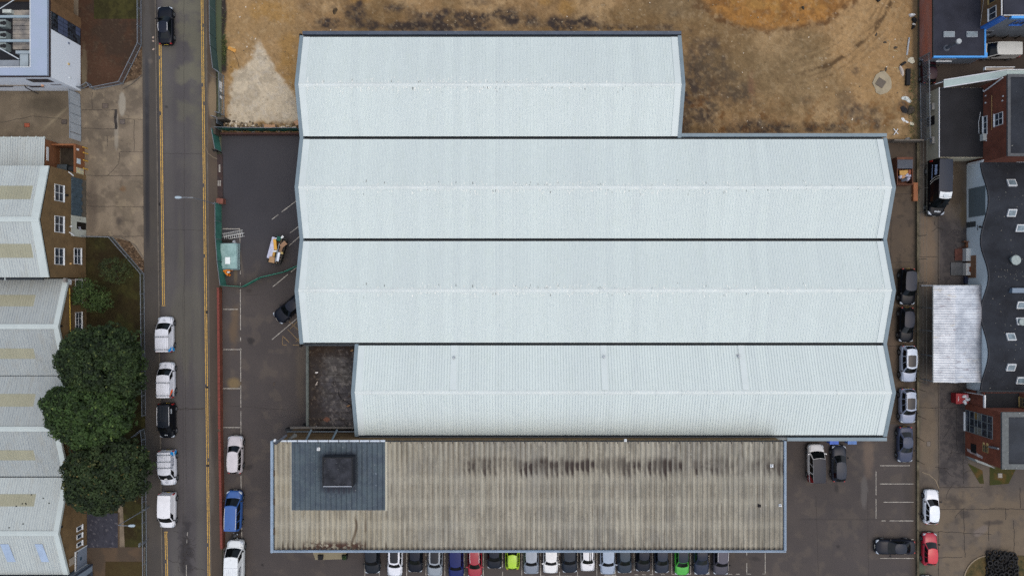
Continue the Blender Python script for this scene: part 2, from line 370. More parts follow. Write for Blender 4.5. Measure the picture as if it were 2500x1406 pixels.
    p.mix(m * .93, (196, 180, 150)); p.mix(m * sm(n(18, 172), .5, .62) * .5, (150, 136, 112)); p.mix(m * sm(n(9, 173), .55, .66) * .35, (188, 178, 158))
    p.mix(sm(py, 296, 306) * (1 - sm(px, 730, 745)) * sm(n(8, 175), .42, .56) * .8, (92, 74, 52)); p.mix(sm(py, 300, 312) * sm(n(5, 176), .6, .66) * (1 - sm(px, 730, 745)) * .9, (150, 146, 138))
    # verge by the street fence
    p.mix((1 - sm(px - 3 * np.sin(py * .05), 548, 554)) * (1 - sm(py, 170, 190)) * .95, (46, 44, 44)); p.mix(blob(px, py, 548, 120, 7, 55, .5, 10, .7) * sm(n(9, 180), .4, .5), (56, 66, 40))
    p.mix(sm(px, 2222, 2232) * .7, (84, 74, 58)); p.mix(sm(px, 2214, 2226) * sm(n(9, 182), .52, .58) * sm(py, 165, 190) * .5, (62, 66, 44))
    # grit
    q = vn(px * .55, py * .55, 201); p.mix(sm(q, .93, .97) * sm(n(50, 202), .42, .6) * .5, (196, 180, 150)); q = vn(px * .5, py * .5, 205); p.mix(sm(q, .9, .95) * .4, (84, 64, 44))
    return p.mul(.84 + .32 * fbm(px, py, 5, 210, 3)).tone(.84, .88, .97)
sheet([((541, -160), (2245, -160), (2240, 340), (541, 328))], "soil_ground", m_soil, -.02, f_dirt, .14, h_dirt)

def f_yardL(px, py):
    p = Pt(px, py, (120, 106, 88)); n = lambda s, seed: fbm(px, py, s, seed, 6, .62)
    p.mix(sm(n(60, 300), .4, .62) * .7, (102, 90, 74)); p.mix(sm(n(30, 302), .52, .66) * .6, (84, 74, 62)); p.mix(sm(n(16, 304), .58, .7) * .5, (140, 124, 100))
    p.mix((1 - sm(px, 150, 230)) * .55 * (1 - sm(py, 330, 350)), (96, 84, 66)); p.mix(blob(px, py, 120, 255, 60, 20, .6) * .6, (70, 62, 50))
    cell = (np.floor((px - 214) / 66) * 7 + np.floor((py - 225) / 72)) % 5; p.mul(.92 + .035 * cell)
    p.mix(blob(px, py, 298, 255, 9, 32, .15, 30, .1) * .6, (150, 142, 126)); p.mix(blob(px, py, 284, 320, 6, 50, .15, 30, .1) * .4, (150, 142, 126))
    p.mix(blob(px, py, 225, 505, 14, 75, .6, 24, .5) * .55, (72, 62, 54)); p.mix(blob(px, py, 290, 540, 8, 10, .6, 9, .5) * .6, (60, 54, 50)); p.mix(blob(px, py, 300, 462, 8, 8, .6, 9, .6) * .5, (104, 72, 40))
    p.mix(blob(px, py, 135, 290, 50, 4, .6, 20, .1, rot=-42) * .5, (140, 126, 100))
    return p.tone(1.0, 1.05, 1.12)
sheet([((-180, -160), (349, -160), (355, 1570), (-180, 1570))], "concrete_yard", m_conc, 0.0, f_yardL)
def f_gard(px, py):
    p = Pt(px, py, (70, 50, 38)); n = lambda s, seed: fbm(px, py, s, seed, 6, .62)
    p.mix(sm(n(40, 320), .4, .6) * .7, (56, 46, 38)); p.mix(blob(px, py, 262, 165, 30, 36, .7, 26, .5) * .4, (84, 60, 46))
    p.mix(blob(px, py, 206, 165, 8, 55, .3, 8, .3) * .9, (104, 92, 72)); p.mix(blob(px, py, 210, 100, 16, 100, .6) * .4, (62, 44, 34))
    p.mix(sm(n(5, 325), .6, .7) * .25, (96, 82, 64))
    return p.tone(.9, .95, 1.0)
sheet([((192, -160), (347, -160), (348, 113), (192, 113)), ((192, 113), (348, 113), (300, 206), (192, 218))], "garden_soil", m_soil, .03, f_gard)
def f_lawn(px, py):
    p = Pt(px, py, (62, 60, 32)); n = lambda s, seed: fbm(px, py, s, seed, 6, .62)
    p.mix(sm(n(30, 330), .4, .6) * .7, (52, 48, 28)); p.mix(sm(n(16, 332), .5, .65) * .6, (78, 74, 38)); p.mix(sm(py, 560, 600) * (1 - sm(n(50, 333), .4, .6)) * .6, (50, 38, 26))
    p.mix(sm(py, 1345, 1375) * .7, (80, 66, 40)); p.mix(sm(n(3, 335), .62, .75) * .3, (90, 86, 52))
    return p.tone(.72, .74, .85)
sheet([((230, -160), (341, -160), (341, 47), (230, 47))], "lawn", m_soil, .05, f_lawn)
sheet([((208, 579), (277, 580), (352, 672), (208, 672)), ((208, 672), (352, 672), (356, 1050), (208, 1050)), ((292, 1050), (356, 1050), (357, 1335), (305, 1335)), ((208, 1050), (292, 1050), (288, 1255), (208, 1255)), ((258, 1370), (352, 1370), (355, 1570), (252, 1570))], "lawn_strip", m_soil, .035, f_lawn)
def f_path(px, py):
    p = Pt(px, py, (70, 60, 50)); p.mix(sm(fbm(px, py, 30, 340), .4, .6) * .6, (88, 72, 56)); return p
sheet([((208, 1250), (292, 1250), (292, 1570), (208, 1570)), ((292, 1335), (352, 1335), (352, 1370), (292, 1370))], "path", m_conc, .02, f_path)
def f_pave(px, py):
    p = Pt(px, py, (56, 57, 66)); p.mix(sm(fbm(px, py, 6, 345), .45, .6) * .6, (42, 43, 52)); p.mix(sm(vn(px * .4, py * .4, 9), .85, .9) * .5, (110, 108, 112)); return p
sheet([((213, 1252), (288, 1252), (288, 1336), (213, 1336))], "blue_grey_chippings", m_conc, .045, f_pave)
def f_rub(px, py):
    p = Pt(px, py, (86, 70, 54)); p.mix(sm(vn(px * .35, py * .35, 12), .5, .6) * .8, (50, 40, 32)); p.mix(sm(vn(px * .45, py * .45, 15), .8, .9) * .8, (150, 128, 106)); return p
sheet([((334, 128), (347, 110), (346, 188), (296, 206))], "rubble_bed", m_soil, .06, f_rub)
sheet([((281, 581), (318, 590), (354, 640), (352, 668))], "rubble_bed", m_soil, .06, f_rub)

def f_yardR(px, py):
    p = Pt(px, py, (96, 84, 72)); n = lambda s, seed: fbm(px, py, s, seed, 6, .62)
    p.mix(sm(n(70, 350), .4, .6) * .6, (84, 74, 64)); p.mix(sm(n(26, 352), .52, .66) * .5, (70, 62, 56))
    ast = sm(px, 2292, 2295) * (1 - sm(px, 2357, 2372)) * (1 - sm(py, 1180, 1200)) * sm(py, 520, 560)
    p.mix(ast * .75, (70, 64, 62)); p.mix(ast * sm(n(10, 355), .5, .6) * .6, (48, 44, 44))
    p.mix((1 - sm(py, 240, 300)) * .85, (60, 50, 44)); p.mix((1 - sm(py, 380, 420)) * .6, (62, 52, 44))
    p.mix(blob(px, py, 2335, 460, 26, 70, .5, 24, .5) * .7, (64, 52, 38)); p.mix(blob(px, py, 2352, 520, 10, 40, .5, 24, .5) * .5, (84, 68, 42))
    p.mix(blob(px, py, 2265, 620, 22, 110, .4, 24, .4) * .5, (116, 94, 72)); p.mix(blob(px, py, 2266, 1060, 22, 100, .4, 30, .4) * .35, (118, 98, 74))
    p.mix(sm(py, 1180, 1210) * sm(n(40, 360), .35, .55) * .45, (116, 98, 76))
    for cx, cy, rx, ry in ((2305, 1145, 14, 26), (2330, 1225, 26, 22), (2300, 880, 20, 60), (2345, 1080, 10, 40), (2315, 600, 14, 60), (2350, 1255, 16, 10), (2302, 545, 12, 40), (2425, 1275, 26, 6), (2348, 630, 20, 40), (2345, 1000, 16, 40), (2265, 935, 12, 12)):
        p.mix(blob(px, py, cx, cy, rx, ry, .6, 12, .9, 362) * .6, (52, 47, 46))
    p.mix(blob(px, py, 2352, 612, 18, 14, .3, 12, .3) * .8, (70, 42, 34)); p.mix(blob(px, py, 2395, 1295, 22, 10, .3, 12, .2, rot=-35) * .6, (112, 100, 92))
    p.mix(sm(px, 2440, 2470) * (1 - sm(py, 1180, 1230)) * sm(py, 1140, 1150) * .6, (78, 72, 68))
    p.mix((1 - sm(px, 2238, 2252)) * sm(n(12, 366), .42, .55) * .8, (66, 64, 42))
    p.mix(blob(px, py, 2250, 1380, 10, 40, .5, 20, .3) * .6, (60, 78, 62))
    return p.mul(.86 + .28 * n(140, 370)).tone(.94, 1.02, 1.1)
sheet([((2240, -160), (2680, -160), (2680, 1570), (2240, 1570))], "yard", m_conc, 0.0, f_yardR)
def f_grR(px, py):
    p = Pt(px, py, (64, 62, 36)); p.mix(sm(fbm(px, py, 14, 380), .45, .6) * .8, (90, 70, 40)); p.mix(sm(fbm(px, py, 22, 382), .5, .62) * .6, (52, 60, 30)); return p
sheet([((2362, 1130), (2398, 1148), (2402, 1180), (2392, 1180)), ((2416, 1140), (2482, 1140), (2462, 1180), (2416, 1184))], "grass_bed", m_soil, .03, f_grR)

# grass bed with curved kerb at the bottom right, and curved ground joints
gb = MB(); arc = [(2352 + 62 * (1 - math.cos(R(a))), 1418 - 62 * math.sin(R(a)) * 1.02) for a in range(0, 91, 9)]
pts = [W(x, y)[:2] for x, y in arc] + [W(2500, 1356)[:2], W(2500, 1500)[:2], W(2352, 1500)[:2]]
gb.prism(pts, -.02, .09); o = gb.build("grass_bed", mat("grass_green", (58, 60, 32), .95, .35, 1.2, c2=(78, 64, 38), fine=.3)); tag(o, kind="structure")
kb = MB(); P = [W(x, y)[:2] for x, y in [(2352, 1500)] + arc + [(2440, 1355)]]
for (a, b) in zip(P, P[1:]):
    d = Vector((b[0] - a[0], b[1] - a[1])).normalized(); nn = Vector((-d.y, d.x)) * .07
    kb.prism([(a[0] + nn.x, a[1] + nn.y), (b[0] + nn.x, b[1] + nn.y), (b[0] - nn.x, b[1] - nn.y), (a[0] - nn.x, a[1] - nn.y)], -.03, .13)
m_kerb = mat("kerb_stone", (124, 112, 94), .9, .15, 2, fine=.1)
tag(kb.build("kerb", m_kerb), kind="structure")
# kerbs along the road
def kerb(pts, w, z1, m=None):
    k = MB(); P = [W(x, y)[:2] for x, y in pts]
    for a, b in zip(P, P[1:]):
        n_ = max(1, int(math.dist(a, b) / 4))
        d = Vector((b[0] - a[0], b[1] - a[1])).normalized(); nn = Vector((-d.y, d.x)) * w / 2
        k.prism([(a[0] + nn.x, a[1] + nn.y), (b[0] + nn.x, b[1] + nn.y), (b[0] - nn.x, b[1] - nn.y), (a[0] - nn.x, a[1] - nn.y)], -.05, z1)
    tag(k.build("kerb", m or m_kerb), kind="structure")
m_kerb2 = mat("kerb_dark", (92, 86, 78), .9, .2, 1.0, fine=.1)
kerb([(378, -160), (398.8, 1570)], .13, .104, m_kerb2); kerb([(503, -160), (517, 1570)], .13, .104, m_kerb2)
kerb([(2290, 345), (2291, 930)], .05, .03, mat("kerb_black", (44, 40, 38), .9)); kerb([(2251, 1152), (2268, 1158), (2284, 1172), (2292, 1192)], .1, .05)
kerb([(300, 218), (322, 206), (338, 192), (347, 184)], .08, .1, m_kerb2); kerb([(298, 580), (330, 598), (352, 632)], .08, .06, m_kerb2)
kerb([(505, 165), (508, 178), (518, 187), (530, 191)], .08, .125, m_kerb2); kerb([(503.5, 358), (508, 374), (520, 384), (532, 389)], .06, .118)

# joints and cracks
m_joint = mat("joint", (50, 46, 43), .95, .35, 2); jt = MB()
def ln(pts, w=.05, z=.006, j=0.): 
    P = []
    for (a, b) in zip(pts, pts[1:]):
        n_ = max(1, int(math.dist(a, b) / 8)) if j else 1
        for i in range(n_): t = i / n_; P.append((a[0] + (b[0] - a[0]) * t + random.uniform(-j, j), a[1] + (b[1] - a[1]) * t + random.uniform(-j, j)))
    P.append(pts[-1]); jt.ribbon([W(x, y)[:2] for x, y in P], w, z)
for pts in ([(213, 429), (350, 430)], [(213, 504), (352, 505)], [(213, 577), (352, 577)], [(200, 269), (280, 269)], [(200, 314), (286, 316)], [(225, 225), (225, 268)], [(262, 330), (262, 358)], [(292, 370), (350, 371)],
            [(328, 292), (327, 371)], [(308, 291), (350, 292)], [(292, 372), (290, 400), (262, 430)], [(0, 300), (80, 284), (150, 290)]): ln(pts, .05, .008, .8)
ln([(283, 269), (283, 315)], .35, .008, 1.5)
for pts in ([(2245, 627), (2290, 627)], [(2290, 627), (2290, 700)], [(2243, 995), (2400, 995)], [(2291, 930), (2292, 1200)], [(2292, 1190), (2400, 1188)], [(2292, 1243), (2500, 1242)], [(2290, 1297), (2420, 1304)],
            [(2352, 1242), (2356, 1360)], [(2414, 1272), (2414, 1320)], [(2475, 1270), (2476, 1350)], [(2292, 1360), (2350, 1359)], [(2290, 1297), (2292, 1406)], [(2335, 1000), (2336, 1100)], [(2490, 1190), (2491, 1240)],
            [(2352, 1000), (2352, 1180)], [(2248, 1296), (2290, 1298)], [(2415, 1240), (2455, 1240), (2455, 1268)]): ln(pts, .06, .012, 1.1)
for pts in ([(2152, 474), (2228, 474)], [(2150, 640), (2228, 641)], [(2176, 474), (2174, 700)], [(2150, 844), (2230, 845)], [(2150, 1030), (2215, 1032)], [(2150, 955), (2195, 955)]): ln(pts, .06, .006, .6)
for pts in ([(378, 0), (450, 400), (451, 1400)],): ln([(449, -10), (450, 700), (455, 1180)], .035, .004, .7)
for y in (375, 560, 1000): ln([(400, y), (500, y + random.uniform(-4, 4))], .035, .004, 1.)
ln([(422, 996), (470, 998), (500, 996)], .07, .005, 1.2); ln([(405, 1366), (440, 1375), (500, 1392)], .05, .004, 2.); ln([(447, 700), (447, 1390)], .03, .0045, .8)
for i in range(16):
    x = 2300 + random.uniform(-6, 60); y = random.choice((1145, 1215, 1240, 880, 960, 1090, 570)) + random.uniform(-25, 25); P = [(x, y)]
    a = random.uniform(0, 6.28)
    for q in range(5): a += random.uniform(-.8, .8); P.append((P[-1][0] + 7 * math.cos(a), P[-1][1] + 7 * math.sin(a)))
    ln(P, random.choice((.03, .04, .06)), .014, .6)
for i in range(46):
    x = 455 + random.gauss(0, 9); y = 1350 + random.gauss(0, 32); P = [(x, y)]; a = random.uniform(0, 6.28)
    for q in range(4): a += random.uniform(-.9, .9); P.append((P[-1][0] + 4 * math.cos(a), P[-1][1] + 4 * math.sin(a)))
    ln(P, .04, .005, .4)
for pts in ([(560, 990), (735, 1003)], [(600, 720), (640, 719)], [(585, 1045), (600, 1240)], [(1992, 1210), (1998, 1406)], [(2118, 1200), (2120, 1406)], [(740, 1230), (745, 1340)]): ln(pts, .03, .016, .6)
tag(jt.build("ground_joints_and_cracks", m_joint), kind="structure")

# painted markings
m_white = mat("line_white", (168, 164, 154), .8, .4, 3, c2=(150, 146, 138), fine=.25); m_yel = mat("line_yellow", (186, 150, 76), .8, .22, 3, fine=.2)
def worn(pts, w, z, mb, gap=.12, n=None):
    a, b = pts; n_ = n or max(2, int(math.dist(a, b) / 9))
    for i in range(n_):
        if random.random() < gap: continue
        t0 = i / n_; t1 = (i + 1) / n_
        mb.ribbon([W(a[0] + (b[0] - a[0]) * t, a[1] + (b[1] - a[1]) * t)[:2] for t in (t0, t1)], w * random.uniform(.75, 1.1), z)
ym = MB()
for dx in (-2.1, 2.1):
    for pts in ([(391 + dx, 110), (399.4 + dx, 744)], [(405 + dx, 1300), (411 + dx, 1560)], [(491.5 + dx, -150), (502 + dx, 720)], [(502 + dx, 720), (512 + dx, 1560)]): worn(pts, .1, .0135, ym, .02)
worn([(395, 746), (404, 746)], .1, .0135, ym, 0); worn([(401, 1298), (410, 1298)], .1, .0135, ym, 0)
tag(ym.build("yellow_road_lines", m_yel), kind="structure")
wm = MB(); zl = .026
for y in (755, 853, 948, 1043): worn([(545, y), (590, y)], .1, zl, wm, .03)
worn([(587, 706), (588.5, 1066)], .09, zl, wm, .12); worn([(588.5, 1160), (593, 1500)], .09, zl, wm, .15); worn([(544, 559), (586, 559)], .1, zl, wm, 0); worn([(586, 559), (586, 600)], .09, zl, wm, .05); worn([(587, 650), (587, 700)], .07, zl, wm, .5)
for a, b in (((664, 536), (735, 482)), ((700, 575), (740, 545)), ((706, 600), (735, 574)), ((666, 700), (740, 640)), ((667, 765), (735, 707)), ((664, 829), (740, 765))): worn([a, b], .1, zl, wm, .05)
for i, x in enumerate((891, 926, 993, 1040, 1086, 1133, 1180, 1227, 1274, 1320, 1366, 1410, 1457, 1502, 1548, 1593, 1640, 1686, 1731, 1778, 1823, 1868)): 
    worn([(x, 1300), (x, 1404 if x < 1500 else 1401)], .09, zl, wm, .06 if x < 1700 else .3)
worn([(1320, 1405.5), (1415, 1405.5)], .1, zl, wm, .1); worn([(1455, 1403), (1505, 1403)], .1, zl, wm, .1); worn([(1540, 1402), (1870, 1400)], .07, zl, wm, .6)
for y in (1136, 1180.5, 1225, 1270.5, 1316, 1362): worn([(2140 + (8 if y != 1270.5 else 12), y), (2230, y)], .09, zl, wm, .08)
worn([(2138.5, 1150), (2138.5, 1275)], .08, zl, wm, .3)
worn([(458, 1298), (456, 1325)], .07, .0135, wm, .3); worn([(455, 1378), (455, 1500)], .08, .0135, wm, .2)
tag(wm.build("white_bay_lines", m_white), kind="structure")
hm = MB()
for a, b in (((696, 797), (735, 838)), ((706, 785), (745, 820)), ((690, 820), (706, 835)), ((690, 805), (690, 842)), ((714, 842), (745, 812)), ((700, 842), (690, 842)), ((715, 842), (740, 842)), ((708, 803), (735, 775))): worn([a, b], .09, zl, hm, .12)
tag(hm.build("yellow_hatched_bay", mat("faded_yellow", (126, 106, 76), .85, .25, 3)), kind="structure")
# letters painted on the brick paved entrance, worn to bars
em = MB()
for (x, y) in [(537 , 403 + 3.1 * i) for i in range(6)]: em.box(*[W(x - 2, 0)[0], W(x + 2, 0)[0]], *[W(0, y)[1], W(0, y + 2.2)[1]], .121, .123)
for x in (534, 538.5):
    for i in range(5): em.box(W(x - 1.6, 0)[0], W(x + 1.6, 0)[0], W(0, 441.5 + 2.7 * i)[1], W(0, 443.4 + 2.7 * i)[1], .121, .123)
tag(em.build("entrance_lettering", m_white), kind="structure")
bp = MB(); bp.prism([W(531, 377)[:2], W(544, 377)[:2], W(545, 484)[:2], W(532, 484)[:2]], -.02, .118)
tag(bp.build("brick_paved_entrance", brick_mat("entrance_brick", (62, 46, 42), (50, 42, 42), (40, 36, 34))), kind="structure")

# manhole covers and small ground plates
def plate(px, py, w, h, c, label, name="manhole_cover", z=.02, rz=0., group=None):
    x, y, _ = W(px, py); b = MB(); M = Matrix.Translation((x, y, 0)) @ Matrix.Rotation(R(rz), 4, 'Z')
    b.box(-w / 2, w / 2, -h / 2, h / 2, .0, z, 0, M)
    r = .05
    b.box(-w / 2 + r, w / 2 - r, -h / 2 + r, h / 2 - r, z, z + .006, 1, M)
    o = b.build(name, [mat("plate_rim%d" % c[0], tuple(int(v * .7) for v in c), .7, metal=.3), mat("plate%d" % c[0], c, .7, .2, 4)])
    return tag(o, label, "manhole cover", group)
plate(257, 259, .75, .68, (84, 74, 66), "square brown manhole cover in the pale slab near the white building")
plate(299, 298, .68, .62, (88, 80, 74), "square manhole cover on the pale concrete strip beside a dark joint")
plate(157, 298, .72, .6, (76, 68, 62), "dark manhole cover next to the long grey gate")
plate(66, 306, .7, .55, (140, 72, 48), "rust red manhole cover in the yard below the white building")
plate(227, 1313, .62, .75, (128, 58, 54), "red metal cover set in the blue grey chippings")
plate(504, 762, .28, .42, (46, 44, 44), "dark road gully grate on the double yellow line opposite the first white van", "road_gully", .016)
plate(390, 499, .2, .38, (30, 30, 32), "black road gully on the west double yellow line beside the lamp head", "road_gully", .016)
plate(669, 937, .2, .45, (84, 54, 46), "small rusty drain cover in the middle of the west car park", "drain_cover", .03)
plate(2267, 1083, .5, .65, (104, 96, 88), "pale manhole cover in the concrete drive east of the grey estate car")
plate(2441, 1160, .6, .62, (138, 134, 126), "pale stone slab cover set in the grass bed", "inspection_cover", .06)
plate(2337, 978, .9, .7, (66, 60, 58), "dark square cover in cracked asphalt left of the red bin", "inspection_cover", .02)
plate(505, 945, .3, .3, (30, 29, 29), "round black blot of a gully on the double yellow line opposite the orange marked van", "road_gully", .016)
plate(507, 1136, .3, .3, (38, 34, 30), "gully on the double yellow line opposite the blue tailed van", "road_gully", .016)
# ---------------------------------------------------------------- building materials
m_wroof = rib_mat("hall_roof_sheet", (195, 206, 204), (162, 173, 173), .333, .14, .015, dirt=(180, 192, 184), dirt_amt=.3)
m_smooth = mat("hall_flashing", (194, 204, 203), .4, .03, .6)
m_cap = mat("hall_ridge_cap", (198, 207, 205), .5, .05, .5, speck=(6, .6, (216, 220, 214)))
m_trim = mat("blue_grey_trim", (112, 128, 136), .5, .08, .7, fine=.04)
m_trim_d = mat("slate_blue_gutter", (66, 76, 90), .5, .12, .8, speck=(7, .7, (150, 156, 160)))
m_gut = mat("gutter_dark", (24, 32, 38), .7, .2, 1)
m_clad = mat("dark_cladding", (70, 78, 84), .6, .08, .6)
m_white = MATS["line_white"]
m_metal = mat("galvanised", (140, 148, 156), .45, .12, 2, metal=.5)
m_black = mat("black_rubber", (20, 20, 22), .8, .2, 3)
m_dkglass = mat("window_glass", (22, 26, 32), .12, .5, 2.2, spec=.6, c2=(52, 60, 70))
m_upvc = mat("white_frame", (206, 210, 212), .5, .05, 2)
m_brickL = brick_mat("brown_brick", (122, 96, 62), (104, 82, 54), (104, 92, 70))
m_brickR = brick_mat("red_brown_brick", (124, 68, 50), (106, 58, 44), (100, 72, 60), .3)
m_brickS = brick_mat("orange_brick", (134, 86, 52), (118, 72, 44), (100, 78, 60))

ZE, ZR = 6.5, 8.42
def ribbed(mb, x0, x1, ya, za, yb, zb, period=.333, h=.035, w=.07, mi=0, off=.0):
    """one roof slope from (ya,za) to (yb,zb) with raised ribs running down it"""
    n = int((x1 - x0) / period); prof = []
    for i in range(n):
        x = x0 + i * period
        prof += [(x, 0), (x + period - w, 0), (x + period - w * .7, h), (x + period - w * .3, h)]
    prof.append((x0 + n * period, 0)); 
    if x1 - prof[-1][0] > .01: prof.append((x1, 0))
    v = [(x, ya, za + z + off) for x, z in prof] + [(x, yb, zb + z + off) for x, z in prof]; m = len(prof)
    up = yb > ya
    f = [(i, i + 1, m + i + 1, m + i) if up else (m + i, m + i + 1, i + 1, i) for i in range(m - 1)]
    return mb.add(v, f, mi)
# bays: (left x, right x, north eave y, ridge y, south eave y)
xl, xr, xs, xb = -24.8, 44.12, 19.7, -18.25
ys_ = [W(0, 88, ZE)[1], W(0, 207, ZR)[1], W(0, 337, ZE)[1], W(0, 457.5, ZR)[1], W(0, 585.5, ZE)[1], W(0, 709, ZR)[1], W(0, 839.5, ZE)[1], W(0, 958, ZR)[1], W(0, 1065, ZE)[1]]
bays = [(xl, xs, ys_[0], ys_[1], ys_[2]), (xl, xr, ys_[2], ys_[3], ys_[4]), (xl, xr, ys_[4], ys_[5], ys_[6]), (xb, xr, ys_[6], ys_[7], ys_[8])]
hall = thing("warehouse", "huge warehouse with four parallel white ribbed gable roofs and slate blue edge trim", "warehouse", (10, 6, 0))
gw = .17
walls = MB()
for i, (x0, x1, yn, yr, ysou) in enumerate(bays):
    a, b = yn - gw, ysou + gw
    if i == 0: a = yn - .05
    if i == 3: b = ysou + .05
    pts = [(yn, 0), (yn, ZE - .25), (yr, ZR - .3), (ysou, ZE - .25), (ysou, 0)]
    for x, s_ in ((x0 - .12, 1), (x1 + .12, -1)):
        v = [(x, y, z) for y, z in pts] + [(x + s_ * .2, y, z) for y, z in pts]
        n = 5; walls.add(v, [tuple(range(n)), tuple(range(n, 2 * n))[::-1]] + [(k, n + k, n + (k + 1) % n, (k + 1) % n) for k in range(n)])
walls.box(xl, xs, ys_[0] + .05, ys_[0] + .25, 0, ZE - .2); walls.box(xs, xr, ys_[2] + .05, ys_[2] + .25, 0, ZE - .2); walls.box(xb, xr, ys_[8] - .25, ys_[8] - .05, 0, ZE - .2); walls.box(xl, xb, ys_[6] - .25, ys_[6] - .05, 0, ZE - .2)
walls.build("wall", m_clad, hall)
for i, (x0, x1, yn, yr, ysou) in enumerate(bays):
    rf = MB(); e0 = .0
    ribbed(rf, x0 + .75, x1 - .75, yn - gw, ZE + .05, yr + .1, ZR); ribbed(rf, x0 + .75, x1 - .75, ysou + gw, ZE + .05, yr - .1, ZR)
    roof = rf.build("roof", m_wroof, hall)
    for xa, xb2 in ((x0 - .02, x0 + .78), (x1 - .78, x1 + .02)):   # plain verge strips up both gables
        fl = MB()
        for ya in (yn - gw, ysou + gw):
            t = .06; fl.poly([(xa, ya, ZE + t + .05), (xb2, ya, ZE + t + .05), (xb2, yr, ZR + t), (xa, yr, ZR + t)] if ya < yr else [(xa, yr, ZR + t), (xb2, yr, ZR + t), (xb2, ya, ZE + t + .05), (xa, ya, ZE + t + .05)])
            xe = xb2 if xa < x0 + .1 else xa
            fl.poly([(xe, ya, ZE + .04), (xe, ya, ZE + t + .05), (xe, yr, ZR + t), (xe, yr, ZR - .01)])
        fl.build("verge_flashing", m_smooth, hall)
    rc = MB(); c = .26; dz = c * (ZR - ZE) / 6.
    for s_ in (-1, 1):
        rc.poly([(x0, yr + s_ * c, ZR - dz + .05), (x1, yr + s_ * c, ZR - dz + .05), (x1, yr + s_ * .06, ZR + .085), (x0, yr + s_ * .06, ZR + .085)][::s_])
        rc.poly([(x0, yr + s_ * c, ZR - dz + .05), (x1, yr + s_ * c, ZR - dz + .05), (x1, yr + s_ * c, ZR - dz - .03), (x0, yr + s_ * c, ZR - dz - .03)][::-s_])
    rc.poly([(x0, yr - .06, ZR + .085), (x1, yr - .06, ZR + .085), (x1, yr + .06, ZR + .085), (x0, yr + .06, ZR + .085)])
    for k in range(int((x1 - x0) / 3.0)):
        xx = x0 + 3 * k + 2; rc.box(xx, xx + .03, yr - .24, yr + .24, ZR - .02, ZR + .088)
    rc.build("ridge_cap", m_cap, hall)
    w = .42
    for xo, sgn in ((x0, -1), (x1, 1)):   # sloping barge trims
        tr = MB()
        for ya, yb, za, zb in ((yn, yr, ZE, ZR), (yr, ysou, ZR, ZE)):
            xa, xc = xo, xo + sgn * w
            v = [(xa, ya, za + .12), (xc, ya, za + .12), (xc, yb, zb + .12), (xa, yb, zb + .12), (xa, ya, za - .25), (xc, ya, za - .25), (xc, yb, zb - .25), (xa, yb, zb - .25)]
            f = [(0, 1, 2, 3), (4, 7, 6, 5), (0, 4, 5, 1), (1, 5, 6, 2), (2, 6, 7, 3), (3, 7, 4, 0)]
            if sgn > 0: f = [q[::-1] for q in f]
            f = [q[::-1] for q in f]
            tr.add(v, f)
        tr.build("barge_trim", m_trim, hall)
    if i < 3:
        gt = MB(); gx = max(x0, bays[i + 1][0]) if i < 2 else x0
        gt.box(x0, bays[i + 1][1], ysou - gw, ysou + gw, ZE - .45, ZE - .38)
        for s_ in (-1, 1): gt.box(x0, bays[i + 1][1], ysou + s_ * gw, ysou + s_ * (gw + .03), ZE - .45, ZE + .04)
        gt.build("valley_gutter", m_gut, hall)
for (x0, x1, y, s_, mt) in ((xl - .1, xs + .42, ys_[0], 1, m_trim_d), (xs + .42, xr + .42, ys_[2], 1, m_trim), (W(1921, 0, ZE)[0], xr + .42, ys_[8], -1, m_trim)):
    e = MB(); e.box(x0, x1, y + s_ * .12, y + s_ * .52, ZE - .35, ZE + .13); e.build("eaves_trim", mt, hall)
    e = MB(); e.box(x0 + .4, x1 - .45, y - s_ * .1, y + s_ * .118, ZE - .2, ZE - .15); e.build("eaves_gutter", m_gut, hall)
e = MB(); e.box(xb, W(1921, 0, ZE)[0], ys_[8] - .12, ys_[8] - .4, ZE - .5, ZE - .45); e.box(xb, xr - .2, ys_[8] + .16, ys_[8] - .12, ZE - .3, ZE - .28); e.build("eaves_gutter", m_gut, hall)
e = MB(); e.box(xb, W(1921, 0, ZE)[0], ys_[8] - .18, ys_[8] - .38, ZE - .44, ZE + .02); 
for i in range(24): e.box(xb + 2 * i + 1, xb + 2 * i + 1.03, ys_[8] - .17, ys_[8] - .39, ZE - .44, ZE + .05)
e.build("eaves_flashing", mat("weathered_flashing", (112, 118, 118), .6, .2, 1, fine=.15), hall)
for (x0, x1, yn, yr, ysou) in bays[:3]:
    b = MB(); rr_ = random.Random(int(x1 * 7)); 
    for k in range(420):
        x = min(x1 - 1, max(x0 + 1, rr_.gauss((x0 + x1) / 2 - 4, (x1 - x0) / 4))); s__ = rr_.choice((-1, 1)); d_ = .1 + abs(rr_.gauss(0, .28)); z__ = ZR - d_ * (ZR - ZE) / 6.1 + .05; L__ = rr_.uniform(.04, .3); w__ = rr_.uniform(.015, .05)
        b.poly([(x - w__, yr + s__ * d_, z__ + .005), (x + w__, yr + s__ * d_, z__ + .005), (x + w__ * .6, yr + s__ * (d_ + L__), z__ + .005 - L__ * .31), (x - w__ * .6, yr + s__ * (d_ + L__), z__ + .005 - L__ * .31)][::(-1 if s__ > 0 else 1)] , 1 if rr_.random() < .1 else 0)
    o_ = b.build("bird_droppings", [mat("dropping_white", (230, 232, 226), .8, .05), mat("dropping_grey", (120, 124, 122), .8, .1)], hall); o_["kind"] = "stuff"
